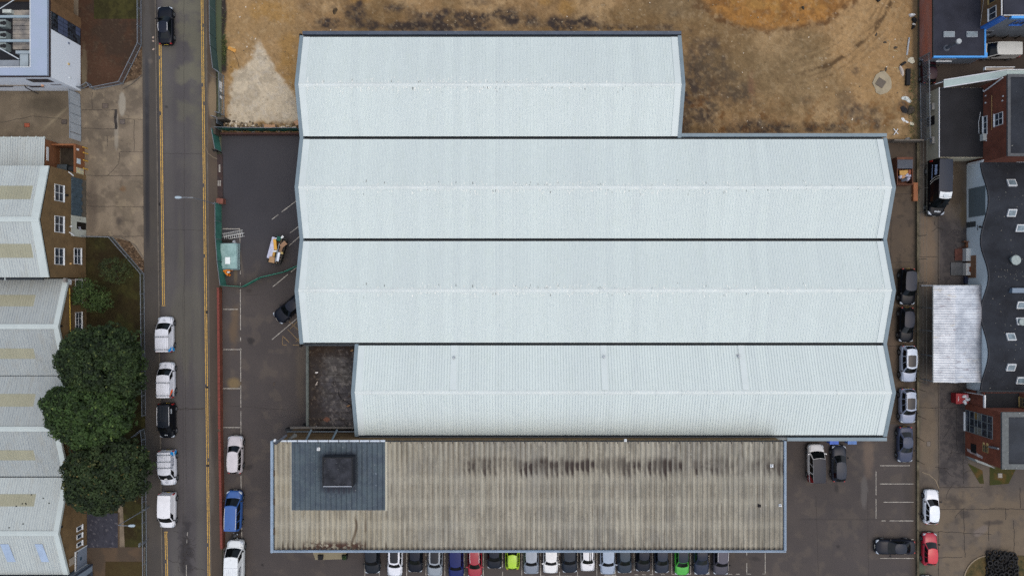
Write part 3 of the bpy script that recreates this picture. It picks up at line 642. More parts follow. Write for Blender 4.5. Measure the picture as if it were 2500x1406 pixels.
# smooth sheets and little roof vents on the southern bay
for px, vx in ((1107, 1107), (1475, 1475), (1815, 1805)):
    x = W(px, 0, 7.5)[0]; s_ = MB(); 
    s_.poly([(x - .36, ys_[7] + .3, ZR - .03), (x + .36, ys_[7] + .3, ZR - .03), (x + .36, ys_[6] - .16, ZE + .1), (x - .36, ys_[6] - .16, ZE + .1)])
    s_.build("smooth_sheet", m_smooth, hall)
def vent(px, py, z, r=.16, h=.4, c=m_metal, parent=hall, name="roof_vent"):
    x, y, _ = W(px, py, z + h); v = MB(); v.box(x - r * 1.5, x + r * 1.5, y - r * 1.5, y + r * 1.5, z - .08, z + .03); v.cyl((x, y, z), (x, y, z + h), r * .6, 10); v.cyl((x, y, z + h - .1), (x, y, z + h + .02), r, 10, r * .8)
    return v.build(name, c, parent, 40)
for px, py in ((1108, 873), (1475, 871), (1805, 870)): vent(px, py, 6.95)
vent(880, 903, 7.4, .09, .1); vent(1394, 203, 8.3, .1, .12, mat("vent_grey", (120, 130, 128)))
# downpipe hoppers where the valleys meet the west and east walls
for px, py in ((727, 90), (727, 338), (727, 588), (735, 842), (2163, 590), (2163, 842), (2162, 1060)):
    x, y, _ = W(px, py, 5.6); h_ = MB(); sx = -1 if px < 1250 else 1
    X = (xl - .42) if px < 1250 else (xr + .42); h_.box(X, X + sx * .26, y - .22, y + .22, 5.5, 6.0); h_.cyl((X + sx * .12, y, 0), (X + sx * .12, y, 5.6), .06, 6); h_.build("downpipe", m_black, hall)

# ---------------------------------------------------------------- low decayed roof between the halls
lx0, lx1 = xl - .42, xb - .3; ly0, ly1 = ys_[6] - .26, -17.2
low = thing("low_annex", "low annex with a dark rubbish strewn board roof tucked beside the southern bay", "annex", ((lx0 + lx1) / 2, (ly0 + ly1) / 2, 0))
b = MB(); b.box(lx0, lx1 + .2, ly1, ly0, 0, 3.78); b.build("wall", m_clad, low)
def f_low(px, py):
    p = Pt(px, py, (88, 85, 82)); n = lambda s, seed: fbm(px, py, s, seed, 6, .62)
    row = np.floor((py - 850) / 9.2); fr = (py - 850) / 9.2 - row
    p.mul(.8 + .4 * vn(row * 3.1 + .5, row * 0 + .5, 5)); p.mix(sm(n(30, 501), .4, .6) * .75, (62, 60, 64)); p.mix(sm(n(8, 509), .5, .62) * .6, (48, 44, 42)); p.mix((1 - sm(abs(fr - .5), .38, .5)) * 0 + (sm(abs(fr - .5 + .1 * (n(14, 511) - .5)), .42, .49)) * .75 * sm(n(16, 512), .3, .46), (32, 28, 26))
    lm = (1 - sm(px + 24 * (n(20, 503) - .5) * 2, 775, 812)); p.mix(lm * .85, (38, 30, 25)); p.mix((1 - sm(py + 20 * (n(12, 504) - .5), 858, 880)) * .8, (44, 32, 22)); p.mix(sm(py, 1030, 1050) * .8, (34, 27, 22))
    p.mix(sm(n(6, 505), .62, .68) * lm * .6, (92, 82, 70)); p.mix(sm(n(11, 513), .48, .58) * .5, (44, 41, 41)); p.mix(sm(n(7, 514), .58, .66) * (1 - lm) * .5, (118, 112, 106)); p.mix(blob(px, py, 797, 1024, 8, 6, .3, 8, .4) * .8, (112, 76, 60)); p.mix(sm(vn(px * .6, py * .5, 30), .9, .95) * .35, (30, 24, 20))
    return p
ls = sheet([(( (lx0+.3) * S + 1250, 703 - ly0 * S), ((lx1+.2) * S + 1250, 703 - ly0 * S), ((lx1+.2) * S + 1250, 703 - ly1 * S), ((lx0+.3) * S + 1250, 703 - ly1 * S))], "board_roof", m_conc, 3.8,
    lambda px, py: f_low(1250 + (px - 1250) * H / (H - 3.8), 703 + (py - 703) * H / (H - 3.8)), .1, lambda px, py: .03 * np.floor((py) / 9.2 % 2) + .05 * fbm(px, py, 6, 77, 3), kind=None)
ls.parent = low; ls.location = (-(lx0 + lx1) / 2, -(ly0 + ly1) / 2, 0)
b = MB(); b.box(lx0, lx0 + .3, ly1, ly0, 3.4, 4.15); b.box(lx0 + .1, lx0 + .2, ly1, ly0, 4.15, 4.2); b.build("parapet", mat("green_grey_coping", (84, 90, 86), .7, .2, 2, fine=.15), low)
b = MB(); b.box(lx0 + .3, lx1, ly0 - .12, ly0, 3.8, 4.0); b.build("upstand", mat("old_flashing", (100, 100, 98), .7, .2, 2), low)
cb = MB(); P = [W(*p, 3.95) for p in ((826, 950), (826, 962), (832, 972), (842, 980), (853, 985), (860, 1000), (861, 1010))]; cb.tube(P, .03)
tag(cb.build("loose_cable", m_black), "black cable curling over the boards of the low dark roof", "cable")
for (px, py, a, l, c) in ((859, 855, 30, .35, (150, 120, 84)), (851, 990, 15, .5, (140, 108, 74)), (852, 966, 40, .4, (70, 60, 54)), (773, 909, 5, .35, (214, 210, 204)), (752, 910, 70, .25, (205, 200, 196)), (773, 936, 60, .5, (150, 140, 130)), (771, 1042, 50, .35, (160, 150, 150))):
    x, y, _ = W(px, py, 3.95); m_ = MB(); m_.box(-l / 2, l / 2, -.06, .06, 0, .05, 0, Matrix.Translation((x, y, 3.92)) @ Matrix.Rotation(R(a), 4, 'Z') @ Matrix.Rotation(R(5), 4, 'Y'))
    m_.box(-l / 3, l / 3, -.09, .02, 0, .03, 0, Matrix.Translation((x, y, 3.95)) @ Matrix.Rotation(R(a + 25), 4, 'Z'))
    tag(m_.build("roof_debris", mat("debris%d_%d" % (c[0], c[1]), c, .8, .2, 5)), "%s on the low board roof %s" % ({150: "short tan offcut", 140: "pair of tan slats", 70: "dark stick", 214: "white scrap", 205: "small white scrap", 160: "pale tube"}[c[0]] if px != 773 or py != 936 else "crumpled grey sheet", {859: "at its north east corner", 851: "near the southern part of its east edge", 852: "halfway along its east edge", 773: "near its west side", 752: "against its west parapet", 771: "near its south end"}[px]), "debris", "scraps on the low board roof")

# ---------------------------------------------------------------- office block with corrugated cement roof
ZO = 9.0
ox0, ox1 = W(661, 0, ZO)[0], W(1919, 0, ZO)[0]; oy1, oy0 = W(0, 1076, ZO)[1], W(0, 1348, ZO)[1]
off = thing("office_block", "long office block with a stained grey corrugated cement roof beside the car row", "building", ((ox0 + ox1) / 2, (oy0 + oy1) / 2, 0))
b = MB(); b.box(ox0 + .25, ox1 - .25, oy0 + .25, oy1 - .2, 0, ZO - .5); b.build("wall", m_brickL, off)
for zz in (1.0, 4.0, 6.6):
    for k in range(18):
        x = ox0 + 2 + k * 3.25; f = MB(); f.box(x, x + 2.2, oy0 + .18, oy0 + .26, zz, zz + 1.3); fo = f.build("window", m_upvc, off)
        for q in (0, 1): g_ = MB(); g_.box(x + .08 + q * 1.06, x + 1.06 + q * 1.06, oy0 + .15, oy0 + .19, zz + .08, zz + 1.22); g_.build("pane", m_dkglass, fo)
PER = .5955
def prof(x):   # corrugated cement sheet profile, one high roll and one broad pan per sheet
    u = (x / PER) % 1.0
    return .10 * math.sin(2 * math.pi * u) + .035 * math.sin(4 * math.pi * u + 1)
rx0, rx1 = ox0 + .42, ox1 - .3; ry0, ry1 = oy0 + .3, oy1 - .1
nx = int((rx1 - rx0) / (PER / 8)); ny = int((ry1 - ry0) / .08)
X = np.linspace(rx0, rx1, nx + 1); Y = np.linspace(ry1, ry0, ny + 1)
XX, YY = np.meshgrid(X, Y); u = (XX - rx0) / PER
ZZ = ZO - .12 + .06 * np.sin(2 * np.pi * u) + .02 * np.sin(4 * np.pi * u + 1) + np.where((u % 1) > .93, .05, 0) + (YY - ry0) * .008
PXo = 1250 + XX.ravel() * S * H / (H - ZO); PYo = 703 - YY.ravel() * S * H / (H - ZO); U = u.ravel()
def f_off(px, py):
    p = Pt(px, py, (140, 134, 120)); n = lambda s, seed: fbm(px, py, s, seed, 6, .62)
    p.mix(sm(n(120, 520), .4, .6) * .5, (128, 126, 120)); p.mix(sm(fbm(px, py * .35, 26, 560, 5), .48, .62) * .45, (116, 112, 102)); p.mix(sm(fbm(px, py * .3, 20, 561, 5), .52, .66) * .4, (168, 162, 146)); p.mix(sm(n(6, 562), .55, .7) * .35, (104, 98, 88)); p.mix((1 - sm(px, 850, 1100)) * .35, (160, 150, 124))
    p.mul(.955 + .09 * vn(np.floor(U) + .5, np.floor(py / 60) + .5, 9))
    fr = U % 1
    p.mul(1.1 - .22 * sm(fr + .1 * (n(16, 571) - .5), .42, .56))  # lighter and darker half of each sheet: corrugation shading put into the colour
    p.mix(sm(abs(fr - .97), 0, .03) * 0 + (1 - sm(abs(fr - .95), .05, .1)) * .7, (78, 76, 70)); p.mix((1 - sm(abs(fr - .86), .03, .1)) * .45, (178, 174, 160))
    st = (1 - sm(abs(fr - .62), .05, .14)); p.mix(st * sm(fbm(px * 1, py * .12, 20, 523), .38, .54) * .6 * (.5 + .5 * np.sign(np.sin(py * 1.9))), (92, 84, 72))
    p.mix(st * sm(fbm(px, py * .3, 30, 524), .48, .6) * .65, (90, 83, 72)); p.mix(sm(fbm(px * 1.4, py * .1, 12, 581, 4), .54, .64) * .25, (100, 96, 86)); p.mix(sm(fbm(px * 1.4, py * .12, 12, 582, 4), .56, .66) * .28, (176, 172, 156))
    # dark band of rain stains on the north part
    e = vn(np.floor(U) * 1.7 + .5, px * 0 + .5, 77); e2 = vn(np.floor(U) * 2.3 + .5, px * 0 + 3.5, 78)
    band = sm(py, 1098 + 26 * e, 1120 + 18 * e) * (1 - sm(py + 14 * (n(12, 570) - .5), 1132 + 40 * e2 * fr, 1150 + 44 * e2 * fr)) * sm(px, 1105, 1160)
    p.mix(band * np.clip(sm(e, .12, .5) * (.3 + .7 * sm(fr, .1, .5)), 0, 1) * (.7 + .3 * (1 - sm(px, 1600, 1900))) * (.6 + .5 * sm(n(38, 590), .42, .58)), (60, 52, 48)); p.mix(band * sm(e2, .55, .8) * .45, (60, 52, 48)); p.mix(sum((1 - sm(abs(py - yy_ - 3 * (n(30, 591) - .5)), 3, 16)) for yy_ in (1172, 1226, 1282)) * .16, (184, 180, 164))
    p.mix((1 - sm(abs(fr - .7), .1, .2)) * (1 - sm(py, 1095, 1150)) * sm(n(30, 527), .45, .6) * .35, (84, 76, 60))
    # gutter end stains
    sth = 1303 + 30 * vn(np.floor(U) * 1.9 + .5, px * 0 + 7.5, 79)
    p.mix((1 - sm(abs(fr - .55), .06, .2)) * sm(py, sth, sth + 22) * sm(e2, .35, .6) * (1. - .5 * sm(px, 950, 1000)), (60, 50, 40))
    p.mix(sm(py, 1316, 1332) * sm(n(6, 530), .4, .5) * (1 - sm(px, 870, 910)) * sm(px, 725, 760) * .95, (66, 42, 34)); p.mix(sm(py, 1334, 1339) * .5, (60, 54, 46))
    p.mix((1 - sm(abs(px - 864 - 6 * np.sin(py * .06)), 1, 5)) * sm(py, 1258, 1275) * .8, (76, 60, 44)); p.mix((1 - sm(abs(px - 892), 1, 4)) * sm(py, 1262, 1280) * (1 - sm(py, 1290, 1310)) * .6, (76, 60, 44))
    # replaced blue sheets
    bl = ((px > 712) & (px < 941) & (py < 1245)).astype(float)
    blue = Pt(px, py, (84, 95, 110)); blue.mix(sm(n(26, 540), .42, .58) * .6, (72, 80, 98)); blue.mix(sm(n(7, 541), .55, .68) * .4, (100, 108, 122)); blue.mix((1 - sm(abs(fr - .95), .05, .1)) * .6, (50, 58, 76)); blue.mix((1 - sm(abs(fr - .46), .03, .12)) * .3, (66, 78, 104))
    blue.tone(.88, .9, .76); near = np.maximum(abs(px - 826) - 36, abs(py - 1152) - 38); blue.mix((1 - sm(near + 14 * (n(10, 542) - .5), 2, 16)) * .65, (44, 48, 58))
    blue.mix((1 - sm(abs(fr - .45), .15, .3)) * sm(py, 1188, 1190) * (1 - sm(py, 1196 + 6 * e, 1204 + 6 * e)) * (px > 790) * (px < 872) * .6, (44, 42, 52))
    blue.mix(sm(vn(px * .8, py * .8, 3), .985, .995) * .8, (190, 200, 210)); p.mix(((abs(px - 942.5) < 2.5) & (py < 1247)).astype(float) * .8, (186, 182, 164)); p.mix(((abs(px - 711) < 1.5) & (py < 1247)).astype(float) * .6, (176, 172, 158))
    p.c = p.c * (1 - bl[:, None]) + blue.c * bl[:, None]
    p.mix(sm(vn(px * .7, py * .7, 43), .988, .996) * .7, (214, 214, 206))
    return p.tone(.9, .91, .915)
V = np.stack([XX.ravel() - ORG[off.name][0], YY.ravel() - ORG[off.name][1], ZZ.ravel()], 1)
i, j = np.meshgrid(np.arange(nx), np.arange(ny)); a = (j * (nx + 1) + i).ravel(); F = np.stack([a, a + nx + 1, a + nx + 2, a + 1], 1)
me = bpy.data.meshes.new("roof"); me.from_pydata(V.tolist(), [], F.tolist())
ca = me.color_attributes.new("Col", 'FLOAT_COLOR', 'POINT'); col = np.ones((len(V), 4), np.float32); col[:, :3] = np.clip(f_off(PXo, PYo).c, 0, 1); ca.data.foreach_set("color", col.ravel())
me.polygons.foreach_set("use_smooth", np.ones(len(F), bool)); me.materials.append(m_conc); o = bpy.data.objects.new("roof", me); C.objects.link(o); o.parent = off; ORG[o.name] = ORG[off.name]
m_parapet = mat("pale_blue_gutter", (134, 152, 170), .45, .1, .6, fine=.05)
b = MB()
b.box(ox0, ox0 + .3, oy0, oy1, ZO - .5, ZO + .12); b.box(ox0 + .3, ox1, oy0, oy0 + .24, ZO - .5, ZO + .02); b.box(ox1 - .26, ox1, oy0 + .24, oy1, ZO - .5, ZO + .12)
b.box(ox0 + .1, ox0 + .2, oy0, oy1, ZO + .12, ZO + .2); b.box(ox0 + .3, ox1, oy0 + .08, oy0 + .13, ZO + .02, ZO + .1); b.box(ox1 - .16, ox1 - .1, oy0 + .24, oy1, ZO + .12, ZO + .2); b.build("eaves_gutter", m_parapet, off)
b = MB(); b.box(ox0 + .3, W(940, 0, ZO)[0], oy1 - .1, oy1 + .08, ZO - .2, ZO + .02); b.build("eaves_flashing", mat("pale_flashing", (184, 194, 204), .5, .08, 1), off)
b = MB(); b.box(W(940, 0, ZO)[0], ox1, oy1 - .08, oy1, ZO - .3, ZO - .04); b.build("eaves_gutter", m_gut, off)
b = MB()
for k in range(int((rx1 - rx0) / (2 * PER))):
    x = rx0 + .28 + k * 2 * PER; b.box(x - .03, x + .03, oy1 - .3, oy1 + .12, ZO + .02, ZO + .06)
for k in range(int((rx1 - rx0) / PER)):
    x = rx0 + (k + .96) * PER; b.box(x - .025, x + .025, oy0 + .18, oy0 + .5, ZO - .06, ZO + .0)
b.build("gutter_brackets", mat("bracket", (48, 50, 52), .7, .1, 2), off)
# lift motor room
hx0, hx1 = W(787, 0, 10.4)[0], W(861, 0, 10.4)[0]; hy0, hy1 = W(0, 1188, 10.4)[1], W(0, 1116, 10.4)[1]
b = MB(); b.box(hx0, hx1, hy0, hy1, ZO - .2, 10.25); rt = b.build("plant_room", mat("dark_felt_side", (30, 34, 42), .9, .2, 1), off)
b = MB(); b.box(hx0 + .1, hx1 - .1, hy0 + .1, hy1 - .1, 10.25, 10.32); b.build("felt_roof", mat("dark_felt", (34, 36, 42), .9, .25, .9, c2=(46, 48, 54), fine=.2, speck=(6, .71, (170, 172, 164))), rt)
b = MB(); 
for x0, x1, y0, y1 in ((hx0, hx0 + .1, hy0, hy1), (hx1 - .1, hx1, hy0, hy1), (hx0 + .1, hx1 - .1, hy1 - .1, hy1)): b.box(x0, x1, y0, y1, 10.25, 10.42)
b.build("edge_trim", mat("dark_edge", (22, 24, 28)), rt); b = MB(); b.box(hx0 + .1, hx1 - .1, hy0, hy0 + .1, 10.25, 10.42); b.build("pale_edge_trim", mat("pale_edge", (142, 148, 156)), rt)
vent(776, 1097, ZO, .12, .25, m_upvc, off); vent(1886, 1138, ZO, .12, .25, m_upvc, off); vent(1907, 1235, ZO, .1, .3, m_upvc, off); vent(1855, 1235, ZO, .11, .1, m_black, off); vent(1528, 1076, ZO, .1, .3, m_upvc, off)
for yy in (1155, 1225, 1297):
    b = MB(); x = ox0 + .32; y = W(0, yy, ZO)[1]; b.box(x, x + .16, y - .35, y + .35, ZO - .1, ZO + .04); b.build("gutter_blockage", mat("moss_dirt", (70, 58, 46), .95, .3, 4), off)
# steel gantry and pipes between the office and the low roof
gn = thing("steel_gantry", "grey steel gantry with sloping struts behind the west end of the office roof", "gantry", W(780, 1065, 7))
b = MB(); gy = -17.3; b.box(W(700, 0, 6)[0], W(868, 0, 6)[0], gy + .05, gy + .2, 5.9, 6.05); b.build("rail", m_clad, gn)
for xx in (745, 808):
    b = MB(); p0 = W(xx, 1079, 8.4); p1 = (W(xx + 14, 0, 6)[0], gy + .3, 5.9); b.cyl(p0, p1, .13, 4); b.build("strut", m_trim, gn)
b = MB(); b.box(W(705, 0, 5)[0], W(866, 0, 5)[0], -17.15, -16.9, 4.2, 4.5); b.build("ledge", mat("stone_ledge", (100, 96, 90), .9, .15, 2), gn)
pt = thing("security_camera_mast", "dark jib arm with white camera at the office roof's north west corner", "camera mast", W(674, 1082, 9))
b = MB(); b.cyl(W(672, 1083, 9.1), W(697, 1064, 9.2), .15, 8); b.box(-.8, .8, -.11, .11, 0, .1, 0, Matrix.Translation(W(687, 1071, 9.3)) @ Matrix.Rotation(R(36), 4, 'Z')); b.build("arm", mat("dark_arm", (50, 56, 66), .5, .1, 2), pt)
b = MB(); p = W(672, 1073, 9.5); b.cyl(p, (p[0], p[1], p[2] + .18), .12, 10, .1); b.cyl(W(672, 1078, 9.2), p, .05, 6); b.build("camera_dome", m_upvc, pt)
pv = MB(); pv.cyl(W(706, 1073, 8.3), W(718, 1064, 8.6), .2, 10); pv.cyl(W(718, 1064, 8.6), W(721, 1062, 8.7), .24, 10); tag(pv.build("extract_duct", mat("duct_grey", (84, 86, 84), .6, .1, 2), smooth=40), "stubby grey extract duct beside the jib arm behind the office roof", "duct")
# gear heap and yellow hose below
pl = MB()
for (x0, y0, x1, y1, z) in ((696, 1046, 735, 1052, .9), (700, 1053, 742, 1058, 1.2), (705, 1058, 735, 1065, 1.5), (738, 1036, 744, 1050, 1.4)):
    a_ = W(x0, y0, z); c_ = W(x1, y1, z); pl.box(a_[0], c_[0], a_[1], c_[1], 0, z)
tag(pl.build("plant_housing", mat("black_housing", (26, 28, 30), .7, .3, 2), None), "black plant housing in the dark corner north of the office's west end", "plant housing")
hs = MB(); hs.tube([W(726, 1066, 4.4), W(732, 1061, 4.4), W(748, 1061, 4.5)], .04); tag(hs.build("yellow_pipe", mat("ochre_pipe", (178, 140, 70))), "thin ochre pipe kinked across the dark corner near the office roof", "pipe")
# entrance canopy and planters on the office's south side
cn = thing("entrance_step", "pale slatted entrance platform projecting south from the office's west end", "platform", W(800, 1350, 0))
b = MB(); p0 = W(757, 1340, .3); p1 = W(848, 1366, .3)
b.prism([W(757, 1330, .3)[:2], W(848, 1330, .3)[:2], W(843, 1364, .3)[:2], W(770, 1366, .3)[:2]], 0, .3); b.build("deck", mat("pale_deck", (128, 120, 98), .85, .15, 4, stretch=(6, .5, 1), fine=.1), cn)
for x in (781, 840):
    p = W(x, 1362, .8); b = MB(); b.prism([(p[0] - .28, p[1] - .28), (p[0] + .28, p[1] - .28), (p[0] + .34, p[1] + .28), (p[0] - .34, p[1] + .28)], 0, .62); pot = b.build("planter", m_black); tag(pot, "black square planter at the %s corner of the entrance platform" % ("west" if x < 800 else "east"), "planter", "planters at the entrance")
    if x > 800:
        l = MB()
        for k in range(120):
            a_, r_ = random.uniform(0, 6.28), random.uniform(0, .3); q = (p[0] + r_ * math.cos(a_), p[1] + r_ * math.sin(a_), .62 + random.uniform(0, .25)); w_ = .05
            l.poly([(q[0] - w_, q[1], q[2]), (q[0] + w_, q[1] + .02, q[2]), (q[0] + .01, q[1] + w_ * 1.6, q[2] + .05)])
        l.build("leaves", mat("planter_leaf", (52, 74, 40), .8, .3, 8), pot)
b = MB(); a_ = W(687, 1351, 8.2); c_ = W(883, 1354, 8.2); b.box(a_[0], c_[0], oy0 - .14, oy0 - .04, 8.1, 8.2); b.box(a_[0], c_[0], oy0 - .14, oy0 - .1, 8.2, 8.26); b.build("entrance_fascia", m_upvc, off)
# blue bins showing under the trim
for px, c, s_ in ((2037, (70, 104, 190), "brighter blue"), (2081, (86, 120, 176), "paler blue")):
    x, y, _ = W(px, 1080, 1.2); b = MB(); b.prism([(x - .5, y - .2), (x + .5, y - .2), (x + .55, y + .5), (x - .55, y + .5)], .15, 1.1); bb = b.build("wheelie_bin", mat("bin_" + s_, c, .6)); 
    tag(bb, "%s four wheeled bin half hidden under the hall's south edge" % s_, "bin", "blue bins")
    b = MB(); b.box(x - .56, x + .56, y - .24, y + .52, 1.101, 1.17); b.build("lid", MATS["bin_" + s_], bb)
    for ux in (-.4, .4): b = MB(); b.cyl((x + ux - .03, y, .08), (x + ux + .03, y, .08), .08, 8); b.build("wheel", m_black, bb)
# ---------------------------------------------------------------- wall helpers
def zof(px, X): return H * (1 - (X * S) / (px - 1250.0))
def zofy(py, Y): return H * (1 - (Y * S) / (703.0 - py))
def pane_win(parent, X, sx, y0, y1, z0, z1, nx=2, nz=2, fr=m_upvc, gl=m_dkglass, sill=True, axis='x', bar=.06, name="window"):
    """window in a wall lying in the plane axis = X, facing sx; y0..y1 runs along the wall"""
    y0, y1 = sorted((y0, y1))
    def bx(mb, a0, a1, b0, b1, c0, c1):   # a across wall normal, b along wall
        if axis == 'x': mb.box(X + sx * a0, X + sx * a1, b0, b1, c0, c1)
        else: mb.box(b0, b1, X + sx * a0, X + sx * a1, c0, c1)
    f = MB()
    bx(f, 0, .07, y0, y1, z1 - bar, z1); bx(f, 0, .07, y0, y1, z0, z0 + bar)
    for i in range(nx + 1):
        y = y0 + (y1 - y0 - bar) * i / nx; bx(f, 0, .065, y, y + bar, z0 + bar, z1 - bar)
    for j in range(1, nz):
        z = z0 + (z1 - z0) * j / nz; bx(f, 0, .06, y0 + bar, y1 - bar, z - bar / 2, z + bar / 2)
    fo = f.build(name, fr, parent)
    p = MB(); bx(p, .005, .03, y0 + bar * .5, y1 - bar * .5, z0 + bar * .5, z1 - bar * .5); p.build("pane", gl, fo)
    if sill: q = MB(); bx(q, 0, .16, y0 - .05, y1 + .05, z0 - .07, z0 - .003); q.build("sill", fr, fo)
    return fo

# ---------------------------------------------------------------- white office building, top left
WX = -55.42; WY = 25.3; ZW = 6.0
wb = thing("white_office", "white rendered office building with a broad grey roof coping and tall dark corner glazing", "building", (-62, 30, 0))
m_render = mat("white_render", (228, 236, 244), .7, .03, .5, c2=(220, 228, 236), fine=.03)
b = MB(); b.box(-80, WX, WY, 34.6, 0, 4.88); b.box(WX - .3, WX, WY, 34.6, 4.88, ZW - .28); b.box(-80, WX - .3, WY, WY + .3, 4.88, ZW - .28); b.build("wall", m_render, wb)
b = MB()   # brown fascia under the coping
b.box(WX - .36, WX + .03, WY - .04, 42, ZW - .28, ZW); b.box(-80, WX - .36, WY - .04, WY + .32, ZW - .28, ZW); b.build("fascia", mat("brown_fascia", (54, 42, 42), .7, .1, 1), wb)
k6 = (H - 6.35) / H / S
cx0, cx1 = (76 - 1250) * k6, (114.5 - 1250) * k6; cy0, cy1 = (703 - 184) * k6, (703 - 166) * k6
b = MB(); b.add([(cx1, cy0, 6.3), (cx1, 42, 6.3), (cx0, 42, 6.42), (cx0, cy1, 6.42), (-80, cy0, 6.3), (-80, cy1, 6.42)], [(0, 1, 2, 3), (0, 3, 5, 4)]); b.add([(cx1, cy0, 6.0), (cx1, 42, 6.0), (cx1, 42, 6.3), (cx1, cy0, 6.3), (-80, cy0, 6.0), (-80, cy0, 6.3)], [(0, 1, 2, 3), (4, 0, 3, 5)])
b.build("coping", mat("grey_coping", (150, 162, 184), .4, .06, .5, c2=(138, 152, 168)), wb)
b = MB(); b.box(cx0 - .07, cx0, cy1, 42, 5.3, 6.5); b.box(-80, cx0 - .07, cy1, cy1 + .07, 5.3, 6.5); b.build("inner_kerb", m_upvc, wb)
b = MB(); b.box(-80, cx0 - .075, cy1 + .08, 42, 4.9, 5.0); b.build("flat_roof", mat("roof_felt", (30, 31, 36), .9, .3, .8, fine=.2), wb)
b = MB(); u0, u1 = W(31, 0, 5.3)[0], W(75.5, 0, 5.3)[0]
for k, (ya, yb) in enumerate(((25, 38), (39, 50), (51, 63), (64, 72), (73, 84), (85, 97), (98, 108), (109, 121))): b.box(u0, u1, W(0, yb, 5.3)[1], W(0, ya, 5.3)[1], 5.0, 5.26 + .02 * (k % 3))
b.build("slab_walkway", mat("mossy_slab", (118, 116, 114), .9, .25, .9, c2=(136, 130, 120), fine=.12), wb)
for yy in (40, 99):
    b = MB(); y = W(0, yy, 6.2)[1]; b.box(-80, cx0 - .1, y - .14, y + .14, 5.9, 6.1); b.build("roof_beam", mat("pale_beam", (132, 148, 156), .5, .1, 1), wb)
for i, yy in enumerate((57, 86, 113)):
    b = MB(); y = W(0, yy, 6.0)[1]; x = W(10, 0, 6.0)[0]; b.box(x - .6, x + .2, y - .42, y + .42, 5.1, 6.0)
    u_ = b.build("condenser_unit", mat("condenser", (120, 130, 128), .5, .1, 2)); tag(u_, ("northern", "middle", "southern")[i] + " pale grey condenser on the white office's roof at the photo's left edge", "condenser", "condensers on the white office roof")
    b = MB(); b.cyl((x, y, 6.0), (x, y, 6.03), .26, 12); b.cyl((x - .3, y, 6.0), (x - .3, y, 6.028), .2, 12); b.build("fan_grille", m_black, u_)
b = MB(); x, y, _ = W(17, 28, 5.8); b.box(x - .55, x + .5, y - .2, y + .22, 5.0, 5.8); b.box(x - .48, x + .43, y - .14, y + .16, 5.8, 5.84); tag(b.build("roof_box", mat("cream_box", (176, 182, 176), .5)), "cream box at the north end of the slab walkway on the white office roof", "box")
b = MB(); xh, yh, _ = W(57, 148, 5.9); b.prism([(xh - .5, yh - .8), (xh + .5, yh - .8), (xh + .5, yh + .8), (xh - .5, yh + .8)], 5.0, 5.8); b.box(xh - .9, xh + .9, yh + .8, yh + 1.15, 5.0, 5.95); b.add([(xh - .5, yh - .8, 5.8), (xh + .5, yh - .8, 5.8), (xh + 1.0, yh - 1.2, 5.1), (xh - 1.1, yh - 1.2, 5.1)], [(3, 2, 1, 0)])
b.build("roof_hatch", mat("hatch_grey", (140, 152, 158), .45, .1, 1), wb)
b = MB(); b.box(-80, xh - .9, W(0, 164, 5.4)[1], W(0, 147, 5.4)[1], 5.0, 5.35); b.build("lower_ledge", mat("ledge_grey", (128, 136, 144), .6, .1, 1), wb)
b = MB(); b.tube([W(-5, 116, 6.2), W(46, 145, 6.0)], .07); b.tube([W(0, 22, 6.4), W(38, -2, 6.4)], .05); b.build("stay_rod", mat("rod_white", (176, 184, 188), .5), wb)
# dark corner glazing on the east wall
gz = MB(); gy0, gy1 = 31.1, 33.25
fo = None
f = MB(); f.box(WX, WX + .05, gy0, gy1, .1, ZW - .35); fo = f.build("corner_glazing", mat("black_frame", (26, 26, 28), .5), wb)
zs = [.15, 1.1, 1.9, 2.65, 3.4, 4.5, 5.1, 5.62]
for j in range(7):
    for i in range(4):
        a_ = gy0 + .05 + i * (gy1 - gy0 - .05) / 4; g_ = MB(); g_.box(WX + .05, WX + .062, a_, a_ + (gy1 - gy0) / 4 - .06, zs[j] + .03, zs[j + 1] - .03)
        g_.build("pane", mat("spandrel_blue", (74, 84, 108), .4, .1) if j in (3, 4) or (j == 0 and i > 1) else m_dkglass, fo)
b = MB(); b.box(WX - .1, WX + .06, gy1, 34.62, 0, ZW - .3); b.build("brick_pier", mat("tan_pier", (110, 84, 58), .85, .15, 2, fine=.1), wb)
b = MB(); b.box(-80, WX - .9, 34.65, 42, 0, ZW - .3); b.build("set_back_wall", mat("tan_pier", (110, 84, 58)), wb)
for (px, py, c, r) in ((167, 106, (90, 100, 120), .13), (167, 157, (198, 168, 104), .15), (170, 190, (196, 204, 206), .13)):
    z = zof(px, WX); y = (703 - py) * (H - z) / H / S; b = MB(); b.cyl((WX, y, z), (WX + .14, y, z), r, 10, r * .7); b.build("wall_light", mat("light%d" % c[0], c, .4), wb)
# south wall windows and details
for (xa, xb_, pt_, pb, fr) in ((72, 124, 193, 200.5, 0), (-30, 28, 208, 212, 0), (74, 105, 210, 213, 0)):
    z1, z0 = zofy(pt_, WY), zofy(pb, WY); k = (H - (z0 + z1) / 2) / H / S
    pane_win(wb, WY, -1, (xa - 1250) * k, (xb_ - 1250) * k, z0, z1, 3, 1, mat("dark_frame", (70, 62, 64), .6), axis='y', sill=False, bar=.05)
b = MB(); b.box(W(120, 0, 3)[0], W(146, 0, 3)[0], WY - .03, WY, zofy(208.5, WY), zofy(205.5, WY)); b.build("sign_plate", mat("sign_grey", (150, 152, 158), .6, .3, 6), wb)
b = MB(); b.tube([(W(60, 0, 2.6)[0], WY - .05, 2.6), (W(62, 0, 2.6)[0], WY - .35, 2.5), (W(92, 0, .2)[0], WY - .4, .2)], .07); b.build("waste_pipe", mat("dark_pipe", (50, 48, 50)), wb)
